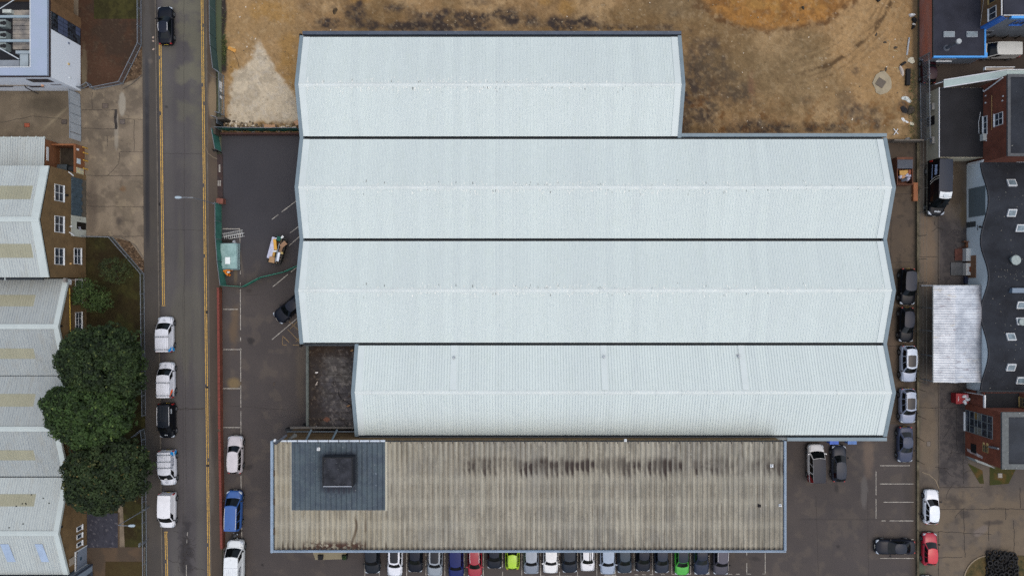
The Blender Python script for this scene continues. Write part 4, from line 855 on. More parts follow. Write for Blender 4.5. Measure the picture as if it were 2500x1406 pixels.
b = MB(); z = zofy(208, WY); b.cyl((W(104, 0, z)[0], WY, z), (W(104, 0, z)[0], WY - .2, z), .16, 10); b.build("vent_cowl", mat("tan_cowl", (196, 150, 120), .6), wb)
b = MB(); b.prism([W(0, 182, 6)[:2], W(20, 190, 6)[:2], (-63.2, WY - .1), (-80, WY - .1), (-80, WY)], 2.4, 2.6); b.build("door_hood", mat("stone_hood", (140, 132, 122), .8), wb)

# ---------------------------------------------------------------- brown brick works, left
BX = -54.74; k7 = (H - 7) / H / S
m_lroof = rib_mat("left_roof_sheet", (170, 178, 176), (118, 126, 132), .31, .2, .05, dirt=(150, 150, 142), dirt_amt=.55)
m_lroof2 = rib_mat("left_roof_sheet_b", (154, 161, 160), (104, 112, 118), .31, .22, .05, dirt=(136, 134, 124), dirt_amt=.6)
m_barge = mat("pale_barge", (178, 188, 186), .5, .05, .8)
m_rl = rib_mat("rooflight_sheet", (150, 149, 128), (116, 116, 94), .31, .18, .06, dirt=(132, 130, 108), dirt_amt=.4)
def gable_hall(name, label, cat, X, ye, yr, ys, ze, zr, roofm, west=-84, xoff=.25, bw=.62, nwall=True, swall=True, brick=m_brickL, lights=(), cap=True, north_ze=None):
    """gabled shed running west from its east wall at X"""
    t = thing(name, label, cat, ((west + X) / 2, yr, 0)); zn = north_ze if north_ze else ze
    b = MB()
    pts = [(ye, 0), (ye, zn - .12), (yr, zr - .12), (ys, ze - .12), (ys, 0)]
    v = [(X, y, z) for y, z in pts] + [(west, y, z) for y, z in pts]
    b.add(v, [(4, 3, 2, 1, 0), (5, 6, 7, 8, 9), (0, 1, 6, 5), (3, 4, 9, 8)]); b.build("wall", brick, t)
    x1 = X - bw + .15 + xoff
    b = MB(); ribbed(b, west, x1, ye, zn, yr, zr, .31, .03); b.build("roof", roofm, t)
    b = MB(); ribbed(b, west, x1, ys, ze, yr, zr, .31, .03); b.build("roof", roofm, t)
    for ya, za, nm in ((ye, zn, 0), (ys, ze, 1)):
        b = MB(); q = [(X - bw + xoff, ya, za + .07), (X + xoff, ya, za + .07), (X + xoff, yr, zr + .07), (X - bw + xoff, yr, zr + .07)]
        b.poly(q if ya < yr else q[::-1]); q2 = [(X + xoff, ya, za + .07), (X + xoff, ya, za - .25), (X + xoff, yr, zr - .25), (X + xoff, yr, zr + .07)]; b.poly(q2[::-1] if ya < yr else q2)
        b.poly([(X - bw + xoff, ya, za + .07), (X - bw + xoff, yr, zr + .07), (X - bw + xoff, yr, zr), (X - bw + xoff, ya, za)]); b.build("barge_board", m_barge, t)
    if cap:
        b = MB(); sl = (zr - ze) / abs(yr - ys)
        for s_ in (-1, 1): b.poly([(west, yr + s_ * .3, zr + .1 - .3 * sl), (X + xoff, yr + s_ * .3, zr + .1 - .3 * sl), (X + xoff, yr, zr + .1), (west, yr, zr + .1)][::s_])
        b.build("ridge_cap", m_barge, t)
    for (xw, xe_, f0, f1, side) in lights:
        ya, za = (ye, zn) if side > 0 else (ys, ze)
        b = MB(); P0 = (yr + (ya - yr) * f0, zr + (za - zr) * f0); P1 = (yr + (ya - yr) * f1, zr + (za - zr) * f1)
        hi, lo = (P0, P1)
        if side > 0: ribbed(b, xw, xe_, lo[0], lo[1], hi[0], hi[1], .31, .03, off=.02)
        else: ribbed(b, xw, xe_, lo[0], lo[1], hi[0], hi[1], .31, .03, off=.02)
        b.build("rooflight", m_rl, t)
    return t
bh = gable_hall("brick_works", "tall brown brick works gable with three white windows above a roller shutter", "building", BX, 14.43, 7.95, 1.26, 7.0, 8.7, m_lroof, xoff=.0, bw=.95,
    lights=((-84, W(79, 0, 7.8)[0], .37, .62, 1), (-84, W(79, 0, 7.8)[0], .42, .66, -1)))
for (ya, yb) in ((446, 487), (524, 565), (604, 645)): pane_win(bh, BX, 1, (703 - ya) * .0475 * 1.02, (703 - yb) * .0475 * 1.02, 4.45, 6.05, 2, 2)
pane_win(bh, BX, 1, (703 - 606) * .0515, (703 - 645) * .0515, 1.1, 2.45, 2, 2)
yS0, yS1 = (703 - 434) * .0512, (703 - 526) * .0512
b = MB(); b.box(BX, BX + .05, yS1, yS0, .05, 1.1); b.build("shutter_opening", mat("pale_opening", (88, 82, 72), .9, .2, 2), bh)
b = MB()
for k in range(10): b.box(BX + .05, BX + .13 + .04 * (k % 2), yS1 + k * (yS0 - yS1) / 10, yS1 + (k + 1) * (yS0 - yS1) / 10, 1.1 - .12 * (k % 2), 3.0)
b.build("roller_shutter", mat("shutter_blue", (62, 78, 88), .5, .2, 1.5), bh)
b = MB(); b.box(BX, BX + .06, (703 - 577) * .0512, (703 - 526.5) * .0512, .05, 3.0); pn = b.build("white_panel", mat("dirty_white_panel", (172, 176, 166), .6, .08, 1), bh)
b = MB(); b.box(BX + .06, BX + .075, (703 - 560.5) * .052, (703 - 543) * .052, .1, 1.95); dr = b.build("door", mat("black_door", (14, 15, 17), .3), bh)
b = MB()
for (a_, z_, w_, h_) in ((7.72, 1.62, .16, .2), (7.55, 1.45, .22, .3), (7.72, 1.35, .12, .16), (7.5, 1.22, .2, .14)): b.box(BX + .077, BX + .08, a_ - w_, a_, z_ - h_, z_)
b.build("notice", mat("notice", (170, 172, 184), .6, .2, 10), dr)
b = MB(); b.box(BX + .061, BX + .07, 8.6, 8.75, 1.2, 1.4); b.box(BX + .061, BX + .07, 8.6, 8.68, 1.7, 1.82); b.build("sign_plate", mat("grey_sign", (90, 94, 92), .6), pn)
for (px, py) in ((166, 424), (168, 571)):
    z = zof(px, BX); y = (703 - py) * (H - z) / H / S; b = MB(); b.tube([(BX, y + .2, z - .1), (BX + .35, y, z), (BX + .4, y - .2, z - .4)], .07, 6); b.build("swan_lamp", m_upvc, bh)
b = MB(); z = 3.3; b.tube([(BX, 7.2 + .4, z), (BX + .35, 7.6, z)], .05); b.cyl((BX + .3, 7.6, z - .1), (BX + .3, 7.6, z + .15), .09, 8); b.build("wall_lamp", m_upvc, bh)
b = MB(); b.box(BX, BX + .3, (703 - 476) * .0495, (703 - 471) * .0495, 3.9, 4.2); b.build("alarm_box", m_black, bh)
b = MB(); b.cyl((BX, 3.0, 3.1), (BX + .12, 3.0, 3.1), .14, 10); b.build("wall_vent", mat("tan_vent", (196, 160, 110), .6), bh)
b = MB(); b.box(-84, BX - .8, 1.26 - .3, 1.24, 6.7, 6.88); b.build("valley_gutter", m_gut, bh)
b = MB()
for k in range(12): b.box(-60 - k * .99 - .04, -60 - k * .99 + .04, .9, 1.3, 6.88, 6.95)
b.build("gutter_straps", m_barge, bh)
b = MB(); b.box(BX + .3, BX + .34, 9.0 + 3.7, 14.3, 0, 2.75); b.box(BX, BX + .3, 14.24, 14.3, 0, 2.75); 
# low wing north of the works
la = thing("lean_to", "low white roofed lean to on the north side of the brown brick works", "lean to", (-66, 16.5, 0))
b = MB(); b.box(-84, -58.1, 14.5, 18.5, 0, 2.85); b.build("wall", m_brickS, la)
b = MB(); v0 = []; ribbed(b, -84, -58.0, 14.5, 3.15, 18.6, 2.95, .31, .03); b.build("roof", m_lroof, la)
b = MB(); b.box(-84, -58.0, 18.6, 18.72, 2.8, 3.0)
for k in range(20): b.box(-58.1 - k, -58.0 - k + .0, 18.5, 18.8, 3.0, 3.06)
b.build("eaves_gutter", m_barge, la)
b = MB(); b.box(-58.1, -58.03, 15.9, 17.6, 2.2, 2.55); b.build("sign_plate", m_upvc, la)
# bin yard walls
yw = thing("bin_yard_wall", "orange brick wall around the dark bin yard with pale notice boards", "wall", (-55, 16.4, 0))
b = MB(); b.box(-55.15, -54.9, 14.5, 18.1, 0, 1.85); b.box(-58.05, -55.15, 17.95, 18.15, 0, 1.7); b.build("wall", m_brickS, yw)
b = MB(); b.box(-54.9, -54.86, 15.7, 16.35, .9, 1.6); b.build("notice", mat("pale_notice", (186, 200, 206), .6, .1, 4), yw)
b = MB(); b.box(-54.9, -54.84, 14.1, 15.2, .3, 1.7); b.build("notice_board", mat("mixed_notice", (170, 172, 176), .6, .25, 3, c2=(188, 180, 130)), yw)
b = MB(); b.box(-54.9, -54.86, 17.35, 17.6, 1.2, 1.65); b.build("notice", m_upvc, yw)
yf = MB(); yf.box(-58.0, -55.16, 14.5, 17.94, .0, .05); tag(yf.build("yard_floor", mat("yard_floor", (52, 46, 38), .95, .3, 1.4, fine=.2)), kind="structure")
for i, (y, x) in enumerate(((17.9, -54.55), (17.2, -54.5), (16.25, -54.5), (15.2, -54.5))):
    b = MB(); b.cyl((x, y, 0), (x, y, .95), .075, 8, .07); b.cyl((x, y, .95), (x, y, 1.0), .07, 8, .02)
    tag(b.build("bollard", mat("bollard_yellow", (196, 154, 62), .6, .1, 3), smooth=40), ("northernmost", "second from north", "third from north", "southernmost")[i] + " of the four yellow bollards by the orange brick wall", "bollard", "yellow bollards")
for i, (x, y, l, c) in enumerate(((-57.0, 15.2, 1.2, (46, 52, 54)), (-55.8, 15.0, .7, (22, 24, 26)))):
    b = MB(); b.prism([(x - l / 2, y - .45), (x + l / 2, y - .45), (x + l / 2, y + .45), (x - l / 2, y + .45)], .15, 1.1); bb = b.build("waste_bin", mat("wbin%d" % i, c, .6)); tag(bb, ("wide grey wheeled bin", "narrow black bin")[i] + " in the dark brick bin yard", "bin")
    b = MB()
    n = 8; v = []
    for s_ in (-1, 1):
        for q in range(n + 1): a_ = math.pi * q / n; v.append((x + s_ * (l / 2 + .03), y - .48 * math.cos(a_), 1.1 + .2 * math.sin(a_)))
    b.add(v, [(q, q + 1, n + 2 + q, n + 1 + q) for q in range(n)]); b.build("lid", mat("wlid%d" % i, tuple(int(v_ * 1.3) for v_ in c), .5), bb)
    for uy in (-.35, .35): b = MB(); b.cyl((x + l / 2 - .1, y + uy, .1), (x + l / 2 - .04, y + uy, .1), .1, 8); b.build("wheel", m_black, bb)

# ---------------------------------------------------------------- lower saw tooth works further down the left
k4 = (H - 3.9) / H / S; k6_ = (H - 5.8) / H / S
lw = []
spec = [(681, 797, 917, "first"), (918, 1047, 1163, "second"), (1165, 1302, 1402, "third")]
m_old = [m_lroof2, m_lroof2, m_lroof]
GX = -54.65
for i, (a_, r_, s_, nm) in enumerate(spec):
    xo = .2
    t = gable_hall("gabled_workshop", ("grey ribbed workshop with a yellow pipe on its gable, next to the brick works", "grey ribbed workshop roof half hidden behind the big green tree", "pale ribbed workshop at the bottom left with two bluish rooflights")[i], "building",
        GX, (703 - a_) * k4, (703 - r_) * k6_, (703 - s_) * k4, 3.9, 5.75, m_old[i], xoff=xo,
        lights=(((-84, W(83, 0, 4.9)[0], .42, .66, 1), (-84, W(83, 0, 4.9)[0], .44, .65, -1)) if i < 2 else ((-84, W(83, 0, 4.9)[0], .48, .7, 1),)))
    lw.append(t)
    if i < 2:
        b = MB(); b.box(-84, GX - .6, (703 - s_) * k4 - .05, (703 - s_) * k4 + .04, 3.4, 3.92); b.build("valley_gutter", m_gut, t)
t = lw[0]; y0, y1 = (703 - 700) * .0515, (703 - 835) * .0515
pane_win(t, GX, 1, (703 - 681) * .0515, (703 - 739) * .0515, 1.1, 2.3, 4, 2); pane_win(t, GX, 1, (703 - 762) * .0515, (703 - 822) * .0515, 1.1, 2.3, 4, 2)
b = MB(); b.tube([(GX + .12, .0, 3.6), (GX + .12, -6.2, 3.4)], .07); b.build("gas_pipe", mat("yellow_pipe", (176, 148, 66), .6), t)
b = MB(); b.box(GX + .03, GX + .06, (703 - 695) * .0497, (703 - 682) * .0497, 3.1, 3.5); b.build("sign_plate", m_upvc, t)
b = MB(); b.box(GX, GX + .12, (703 - 798) * .0497, (703 - 793) * .0497, 4.9, 5.15); b.build("alarm_box", m_black, t)
b = MB(); b.box(GX, GX + 1.7, .95, 1.05, 2.9, 3.0); b.box(GX, GX + .3, .7, 1.2, 4.2, 4.6); b.build("downpipe", mat("grey_pipe", (120, 116, 112), .6), t)
t = lw[2]
for yy in (1289, 1308, 1327.5):
    k_ = (H - 1.5) / H / S; y = (703 - yy) * k_; pane_win(t, GX, 1, y - .3, y + .3, 1.0, 2.05, 1, 1, bar=.1)
b = MB(); b.box(GX, GX + .1, (703 - 1302) * .0485, (703 - 1297) * .0485, 4.8, 5.1); b.build("alarm_box", m_black, t)
for (xa, xb_) in ((2, 26), (86, 108)):
    b = MB(); yr = (703 - 1302) * k6_; ye = (703 - 1402) * k4; x0, x1 = W(xa + 3, 0, 5)[0], W(xb_ + 6, 0, 5)[0]
    def pt_(f, x): return (x, yr + (ye - yr) * f, 5.75 + (3.9 - 5.75) * f + .06)
    b.poly([pt_(.68, x0 + .3), pt_(.68, x1), pt_(.25, x1 - .3), pt_(.25, x0)]); b.build("rooflight", mat("bluish_rooflight", (150, 168, 190), .35, .08, 1), t)
for k in range(9):
    b = MB(); f = random.uniform(.1, .7); x = random.uniform(-61, -55.5); yr = (703 - 1302) * k6_; yn_ = (703 - 1165) * k4; b.cyl((x, yr + (yn_ - yr) * f, 5.75 - 1.85 * f + .03), (x, yr + (yn_ - yr) * f, 5.75 - 1.85 * f + .09), .09, 7, .05)
    b.build("moss_tuft", mat("dark_moss", (40, 42, 40), .95), t)
b = MB(); b.tube([(GX + .1, (703 - 1236) * .0495, 3.4), (GX + .4, (703 - 1238) * .0495, 3.7), (GX + .45, (703 - 1245) * .0495, 3.3)], .09); b.build("swan_lamp", m_upvc, t)
b = MB(); y = (703 - 1326) * .0515; b.box(GX, GX + .06, y - 1.3, y - .9, 1.9, 2.2); b.box(GX + .001, GX + .1, (703 - 1376) * .0510, (703 - 1358) * .0510, 2.6, 3.5); b.build("sign_plate", mat("stone_plate", (150, 140, 126), .8), t)
# glazed door with white frame
f = MB(); ya, yb = (703 - 1392) * .0515, (703 - 1343) * .0515; f.box(GX, GX + .12, ya, yb, 2.3, 2.42); f.box(GX, GX + .12, ya, ya + .1, .0, 2.3); f.box(GX, GX + .12, yb - .1, yb, 0, 2.3); dd = f.build("door_frame", m_upvc, t)
f = MB(); f.box(GX, GX + .06, ya + .1, yb - .1, .05, 2.0); f.build("door", mat("grey_blue_door", (118, 128, 142), .5, .08, 1), dd)
f = MB(); f.cyl((GX + .08, (ya + yb) / 2, 1.3), (GX + .09, (ya + yb) / 2, 1.3), .22, 14); f.build("door_emblem", mat("emblem", (60, 80, 96), .5), dd)
bc = thing("cabin", "blue grey clad building just entering the photo at the bottom left corner", "building", (-60, -40, 0))
b = MB(); b.box(-84, -53.9, -60, -35.45, 0, 4.2); b.build("wall", mat("blue_grey_cladding", (120, 134, 148), .5, .08, 1), bc)
b = MB(); b.box(-84, -53.8, -60, -35.35, 4.2, 4.4); b.box(-53.95, -53.82, -35.6, -35.38, 0, 4.2); b.build("trim", mat("slate_trim", (52, 60, 74), .5), bc)
pane_win(bc, -53.9, 1, -37.6, -36.4, .3, 2.2, 1, 1, mat("slate_trim", (52, 60, 74)))

# ---------------------------------------------------------------- right hand units
m_felt = mat("black_felt", (36, 38, 48), .9, .16, .35, c2=(42, 44, 54), fine=.16, speck=(5, .74, (96, 98, 100)))
m_felt2 = mat("black_felt_b", (27, 30, 37), .9, .15, .4, c2=(36, 40, 47), fine=.22, speck=(4.5, .73, (150, 150, 140)))
m_blue = mat("bright_blue_trim", (66, 146, 216), .5, .06, 1); m_blue2 = mat("deep_blue_trim", (48, 104, 184), .5, .1, 1)
m_grend = mat("grey_render", (112, 118, 124), .8, .12, .7, fine=.06)
u1 = thing("flat_roofed_unit", "black felt flat roofed unit edged with bright blue trim at the top right", "building", (55.6, 36, 0))
z = 2.74; kx = (H - z) / H / S; x0, x1, ysou = (2277 - 1250) * kx, (2405 - 1250) * kx, (703 - 139) * kx
b = MB(); b.box(x0, x1, ysou, 48, 0, z - .15); b.build("wall", mat("rust_brick_wall", (176, 98, 70), .9, .15, .6, c2=(146, 108, 98), stretch=(1, .3, 1), fine=.15), u1)
b = MB(); b.box(x0 + .1, x1 - .1, ysou + .1, 48, z - .15, z); b.build("felt_roof", m_felt, u1)
b = MB(); b.box(x0 + .1, x1 + .03, ysou - .12, ysou + .1, z - .3, z + .04); b.box(x1 - .1, x1 + .1, ysou + .1, (703 - 72) * kx, z - .3, z + .04); b.box(x1 + .03, x1 + .28, ysou - .1, ysou + .5, z - .28, z + .03); b.build("blue_trim", m_blue, u1)
b = MB(); b.box(x0, x0 + .1, ysou, 48, z - .15, z + .05); b.build("edge_kerb", m_gut, u1)
b = MB(); b.box(x0 + .4, x1 - .1, ysou - .02, ysou, .1, z - .32); b.build("rendered_wall", m_grend, u1)
pane_win(u1, ysou - .03, -1, x0 + 1.3, x0 + 3.2, 1.4, 2.3, 2, 1, axis='y')
for cx in (2318, 2374):
    x, y, _ = W(cx, 84, 2.95); b = MB(); b.box(x - .68, x + .68, y - .36, y + .36, z, z + .18); sl_ = b.build("skylight", m_metal, u1); b = MB(); b.box(x - .61, x + .61, y - .29, y + .29, z + .18, z + .23); b.build("glazing", mat("frosted_glass", (116, 128, 134), .3, .15, 2), sl_)
b = MB(); p = W(2311, 118, z); p1 = W(2343, 102, 5.1); p1 = (p[0] + .0, p[1] + .0, 5.0); b.cyl(p, p1, .22, 12); b.cyl(p, (p[0], p[1], z + .1), .4, 12, .3); fl = b.build("flue", mat("flue_grey", (84, 88, 96), .5, .15, 3), u1, 40)
b = MB(); b.cyl((p[0], p[1], 5.0), (p[0], p[1], 5.16), .34, 16, .3); b.build("flue_cap", mat("flue_cap", (150, 156, 158), .5), fl)

u2 = thing("brick_office", "tan brick office with deep blue corner band at the top right", "building", (64, 38, 0))
bx_, by_ = W(2449, 40, 6.6)[:2]
b = MB(); b.box(bx_, 90, by_, 50, 2.0, 6.45); b.build("wall", brick_mat("tan_brick", (126, 96, 64), (106, 80, 54), (104, 90, 70)), u2)
b = MB(); b.box(bx_ + .3, 90, by_ - .03, by_ + .2, 0, 6.0); b.build("rendered_wall", m_grend, u2)
b = MB(); b.box(bx_ + .05, 90, by_ + .05, 50, 6.45, 6.6); b.build("felt_roof", m_felt, u2)
b = MB(); b.box(bx_ - .04, bx_ + .28, by_ - .05, by_ + .2, 2.5, 6.44); b.box(bx_ + .28, bx_ + .9, by_ - .06, by_ - .03, 2.5, 6.2); b.build("blue_corner_band", m_blue2, u2)
b = MB(); b.box(bx_ + 1.0, 90, by_ - .25, by_ + .02, 6.2, 6.62); b.build("blue_trim", m_blue, u2)
b = MB(); b.cyl((bx_ - .12, by_ + .3, 2.8), (bx_ - .12, 50, 6.5), .01); b.tube([(bx_ - .1, by_ + .1, 6.5), (bx_ - .1, 48, 6.5)], .07); b.tube([(bx_, by_ + .08, 6.66), (90, by_ + .08, 6.66)], .05); b.build("roof_rail", m_upvc, u2)
pane_win(u2, bx_, -1, (703 - 45) * .0495, (703 - 15) * .0495, 4.2, 5.5, 2, 1); pane_win(u2, bx_, -1, (703 - 4) * .0495, (703 + 20) * .0495, 4.2, 5.5, 2, 1, mat("tan_frame", (150, 130, 84)))
for xa in (60.9, 66.0): pane_win(u2, by_ - .03, -1, xa, xa + 1.5, 4.1, 5.3, 2, 1, m_blue2, axis='y', bar=.12); 
for xa in (59.2, 65.5): pane_win(u2, by_ - .03, -1, xa, xa + 1.4, 1.0, 2.1, 2, 1, m_grend, axis='y', bar=.1)
for i, (px, py) in enumerate(((2417, 94), (2448, 95), (2478, 95))):
    x, y, _ = W(px, py); b = MB(); b.cyl((x, y, 0), (x, y, .9), .08, 8); b.cyl((x, y, .9), (x, y, .96), .12, 8); tag(b.build("bollard", mat("black_bollard", (26, 24, 24), .6)), ("west", "middle", "east")[i] + " dark bollard by the grey wall north of the white van", "bollard", "dark bollards")

# cream unit and brick block
u3 = thing("cream_unit", "cream rendered unit with a flat black roof and two wall mounted cooling units", "building", (56, 20.5, 0))
z = 2.65; kx = (H - z) / H / S; cx0_, cx1_, cyn, cys = (2293 - 1250) * kx, 58.7, (703 - 214) * kx, (703 - 385) * kx
b = MB(); b.box(cx0_, cx1_, cys, cyn, 0, z - .05); b.build("wall", mat("cream_render", (160, 156, 138), .85, .06, .8, fine=.05), u3)
b = MB(); b.box(cx0_ + .03, cx1_, cys + .05, cyn - .03, z - .05, z); b.build("felt_roof", mat("black_felt_c", (30, 30, 33), .92, .2, .5, fine=.1), u3)
b = MB(); b.box(cx0_ - .03, cx0_ + .03, cys, cyn, z - .1, z + .05); b.build("edge_trim", m_upvc, u3)
b = MB(); y = (703 - 292) * .0515; b.box(cx0_ - .06, cx0_, y - .55, y + .55, .2, 1.75); b.build("doorway", m_black, u3)
for i, yy in enumerate((257, 340)):
    y = (703 - yy) * .0512; b = MB(); b.box(cx0_ - .35, cx0_, y - .42, y + .42, 1.2, 1.85); a_ = b.build("cooling_unit", mat("ac_grey", (132, 130, 124), .5, .1, 2), u3); b = MB(); b.cyl((cx0_ - .36, y, 1.52), (cx0_ - .351, y, 1.52), .25, 12); b.build("fan_grille", m_metal, a_)
b = MB(); b.tube([(58.35, 21.9, z + .06), (58.1, 20.6, z + .06), (58.15, 19.2, z + .06)], .025); b.build("loose_conduit", m_upvc, u3)
u4 = thing("brick_block", "two storey dark red brick block with grey stone coping east of the cream unit", "building", (64, 20.5, 0))
z = 6.8; bx4 = 58.72; yN, yS = (703 - 183) * (H - z) / H / S, (703 - 381) * (H - z) / H / S
b = MB(); b.box(bx4, 90, yS, yN, 0, z - .1); b.build("wall", m_brickR, u4)
b = MB(); b.box(bx4 + .3, 90, yS + .3, yN - .3, z - .1, z); b.build("felt_roof", m_felt2, u4)
b = MB(); b.box(bx4 - .04, bx4 + .3, yS - .04, yN + .04, z - .1, z + .12); b.box(bx4 + .3, 90, yS - .04, yS + .3, z - .1, z + .12); b.box(bx4 + .3, 90, yN - .3, yN + .04, z - .1, z + .12); b.build("coping", mat("stone_coping", (78, 80, 82), .85, .15, 2, fine=.15), u4)
y = (703 - 290) * .0492; pane_win(u4, bx4, -1, y - .75, y + .75, 4.7, 6.1, 2, 2)
pane_win(u4, bx4, -1, (703 - 330) * .0508, (703 - 284) * .0508, 2.72, 3.4, 3, 1); b = MB(); y = (703 - 337) * .051; b.box(bx4 - .45, bx4, y - .4, y + .4, 2.7, 3.3); b.build("cooling_unit", mat("ac_pale", (178, 182, 178), .5), u4)
b = MB(); b.tube([(bx4 - .1, 23.5, 4.3), (bx4 - .1, 19.3, 4.3)], .03); b.build("conduit", mat("tan_conduit", (168, 140, 92), .6), u4)
b = MB(); b.tube([(bx4 - .2, yN - .2, 6.3), (bx4 - .15, yN - .9, 3.0), (bx4 - .1, yN - .7, 2.8)], .08); b.build("downpipe", m_upvc, u4)
for (py, pz) in ((236, 6.0), (247, 5.9), (235, 3.0), (252, 3.0), (344, 3.1)): b = MB(); y = (703 - py) * (H - pz) / H / S; b.box(bx4 - .06, bx4, y - .08, y + .08, pz, pz + .2); b.build("vent_brick", m_upvc, u4)
cnp = thing("walkway_canopy", "long pale corrugated metal canopy strip sloping along the cream unit's north side", "canopy", W(2400, 195, 0))
b = MB(); m_cn = rib_mat("canopy_sheet", (164, 182, 178), (108, 122, 120), .12, .25, .05, axis=1)
A = [W(2304, 196, 3.0), W(2304, 214, 3.0), W(2458, 189, 5.4), W(2458, 171, 5.4)]; b.poly(A); b.build("sheet", m_cn, cnp)
b = MB(); A2 = [W(2458, 171, 5.4), W(2458, 187, 5.4), W(2560, 187, 5.4), W(2560, 171, 5.4)]; b.poly(A2); b.build("sheet", m_cn, cnp)
for P_ in ([A[0], A[3], A2[3]], [A[1], A[2]]): b = MB(); b.tube([tuple(Vector(p) + Vector((0, 0, .03))) for p in P_], .07, 6); b.build("edge_trim", m_upvc, cnp)
b = MB(); b.tube([W(2283, 206, 2.7), W(2304, 200, 2.9)], .05); b.tube([(A[0][0], A[0][1], 0), A[0]], .06); b.tube([(A[1][0], A[1][1], 0), A[1]], .06); b.tube([(A[3][0], A[3][1], 0), A[3]], .06); b.build("support_post", m_metal, cnp)
b = MB(); q0 = W(2405, 166, 3.6); q1 = W(2475, 172, 3.6); b.box(q0[0], q1[0], q1[1], q0[1], 3.4, 3.6); b.build("landing", mat("landing_tan", (146, 134, 120), .8, .1, 2), cnp)
b = MB(); b.box(q0[0] - .05, q1[0] + .05, q0[1], q0[1] + .08, 3.4, 3.75); b.box(q0[0] - .1, q0[0], q1[1], q0[1], 3.4, 3.75); b.build("landing_rail", m_upvc, cnp)

# wavy roofed works
VX = 58.42; vz, cz = 2.7, 4.1; vy = [15.75, 5.85, -3.05, -12.9]
wv = thing("wavy_roof_works", "white fronted works under a black roof curved in three barrel waves with white skylights", "building", (70, 1.4, 0))
def zc(y):
    for a_, b_ in zip(vy, vy[1:]):
        if b_ <= y <= a_: t = (a_ - y) / (a_ - b_); return vz + (cz - vz) * .5 * (1 - math.cos(2 * math.pi * t)) ** .9 / (2 ** -.1)  if False else vz + (cz - vz) * .5 * (1 - math.cos(2 * math.pi * t))
    return vz
Ys = [vy[0] + (vy[-1] - vy[0]) * i / 90 for i in range(91)]
b = MB(); n = len(Ys)
v = [(VX, y, zc(y) - .06) for y in Ys] + [(VX, y, 0) for y in Ys]; b.add(v, [(i, i + 1, n + i + 1, n + i) for i in range(n - 1)])
b.box(VX + .01, 95, vy[0] - .2, vy[0], 0, vz - .1); b.box(VX + .01, 95, vy[-1], vy[-1] + .2, 0, vz - .1); b.build("wall", mat("white_front", (204, 216, 220), .7, .05, .8, fine=.05), wv)
b = MB(); Xs = [VX + .02, VX + .06, 62, 66, 72, 95]; 
v = [(x, y, zc(y) + (.0 if x > VX + .03 else -.12)) for x in Xs for y in Ys]; b.add(v, [(i * n + j, i * n + j + 1, (i + 1) * n + j + 1, (i + 1) * n + j) for i in range(len(Xs) - 1) for j in range(n - 1)])
b.build("roof", m_felt2, wv, 60)
b = MB(); v = [(VX - .05, y, zc(y) + .02) for y in Ys] + [(VX + .08, y, zc(y) + .03) for y in Ys] + [(VX - .05, y, zc(y) - .16) for y in Ys]
b.add(v, [(i, i + 1, n + i + 1, n + i) for i in range(n - 1)] + [(2 * n + i, 2 * n + i + 1, i + 1, i) for i in range(n - 1)]); b.build("verge_trim", mat("dark_verge", (40, 42, 48), .7), wv)
b = MB(); b.box(VX - .05, VX + .02, (703 - 525) * .0505, (703 - 453) * .0505, .45, 3.5); b.build("roller_shutter", mat("shutter_grey", (96, 108, 112), .5, .06, .6, stretch=(1, .2, 6)), wv)
b = MB(); b.box(VX - .06, VX, (703 - 553) * .0515, (703 - 540) * .0515, .05, 1.75); b.build("door", mat("door_grey", (62, 68, 70), .5), wv)
b = MB(); b.cyl((VX - .25, 7.6, 2.7), (VX, 7.6, 2.7), .12, 8); b.cyl((VX - .1, 7.2, 2.2), (VX - .1, 7.9, 2.2), .03, 6); b.build("wall_lamp", m_black, wv)
b = MB(); b.box(VX - .08, VX, vy[0] - .15, vy[0] + .02, .1, 3.1); b.tube([(VX - .1, vy[0] + .1, .4), (VX + .1, vy[0] + .1, 3.0)], .08); b.build("corner_post", m_upvc, wv)
for (px, py) in ((2472, 447), (2472, 519), (2493, 387), (2493, 556), (2495, 744), (2470, 823), (2470, 896), (2494, 785), (2494, 928)):
    y = (703 - py) * .0505; 
    for _ in range(3): z_ = zc(y); y = (703 - py) * (H - z_ - .2) / H / S
    x = (px - 1250) * (H - z_ - .2) / H / S; sl_ = (zc(y + .1) - zc(y - .1)) / .2; M = Matrix.Translation((x, y, z_)) @ Matrix.Rotation(math.atan(sl_), 4, 'X')
    f = MB(); f.box(-.52, .52, -.46, .46, -.15, .18, 0, M); fo = f.build("skylight", m_upvc, wv); f = MB(); f.box(-.42, .42, -.36, .36, .18, .21, 0, M); f.build("glazing", mat("skylight_glass", (104, 120, 128), .15, .3, 2.5, spec=.6), fo)
for (px, py, r_) in ((2481, 635, .62), (2497, 786, .45)):
    y = (703 - py) * .0505; z_ = zc(y); y = (703 - py) * (H - z_ - .4) / H / S; x = (px - 1250) * (H - z_ - .4) / H / S; f = MB(); f.cyl((x, y, z_ - .1), (x, y, z_ + .35), r_ * .8, 20); f.cyl((x, y, z_ + .35), (x, y, z_ + .42), r_, 24, r_ * .95)
    tag(f.build("roof_cowl", mat("cowl_grey", (134, 146, 144), .5, .2, 5), wv, 40))
y = (703 - 709) * .0505; f = MB(); f.box(W(2468, 0, 3.9)[0], 66, y - .3, y + .3, zc(y) - .1, zc(y) + .5); f.build("duct", mat("duct_blue_grey", (104, 120, 136), .5), wv)
b = MB()
for i in range(60): 
    y = random.choice((random.uniform(3.5, 5.5) - 2.5, random.uniform(-10, 14))); x = random.uniform(59.5, 64); s_ = random.uniform(.02, .06); b.box(x, x + s_, y, y + s_, zc(y) + .005, zc(y) + .03)
tag(b.build("roof_litter", mat("litter_pale", (170, 166, 150), .9), wv), kind="stuff")
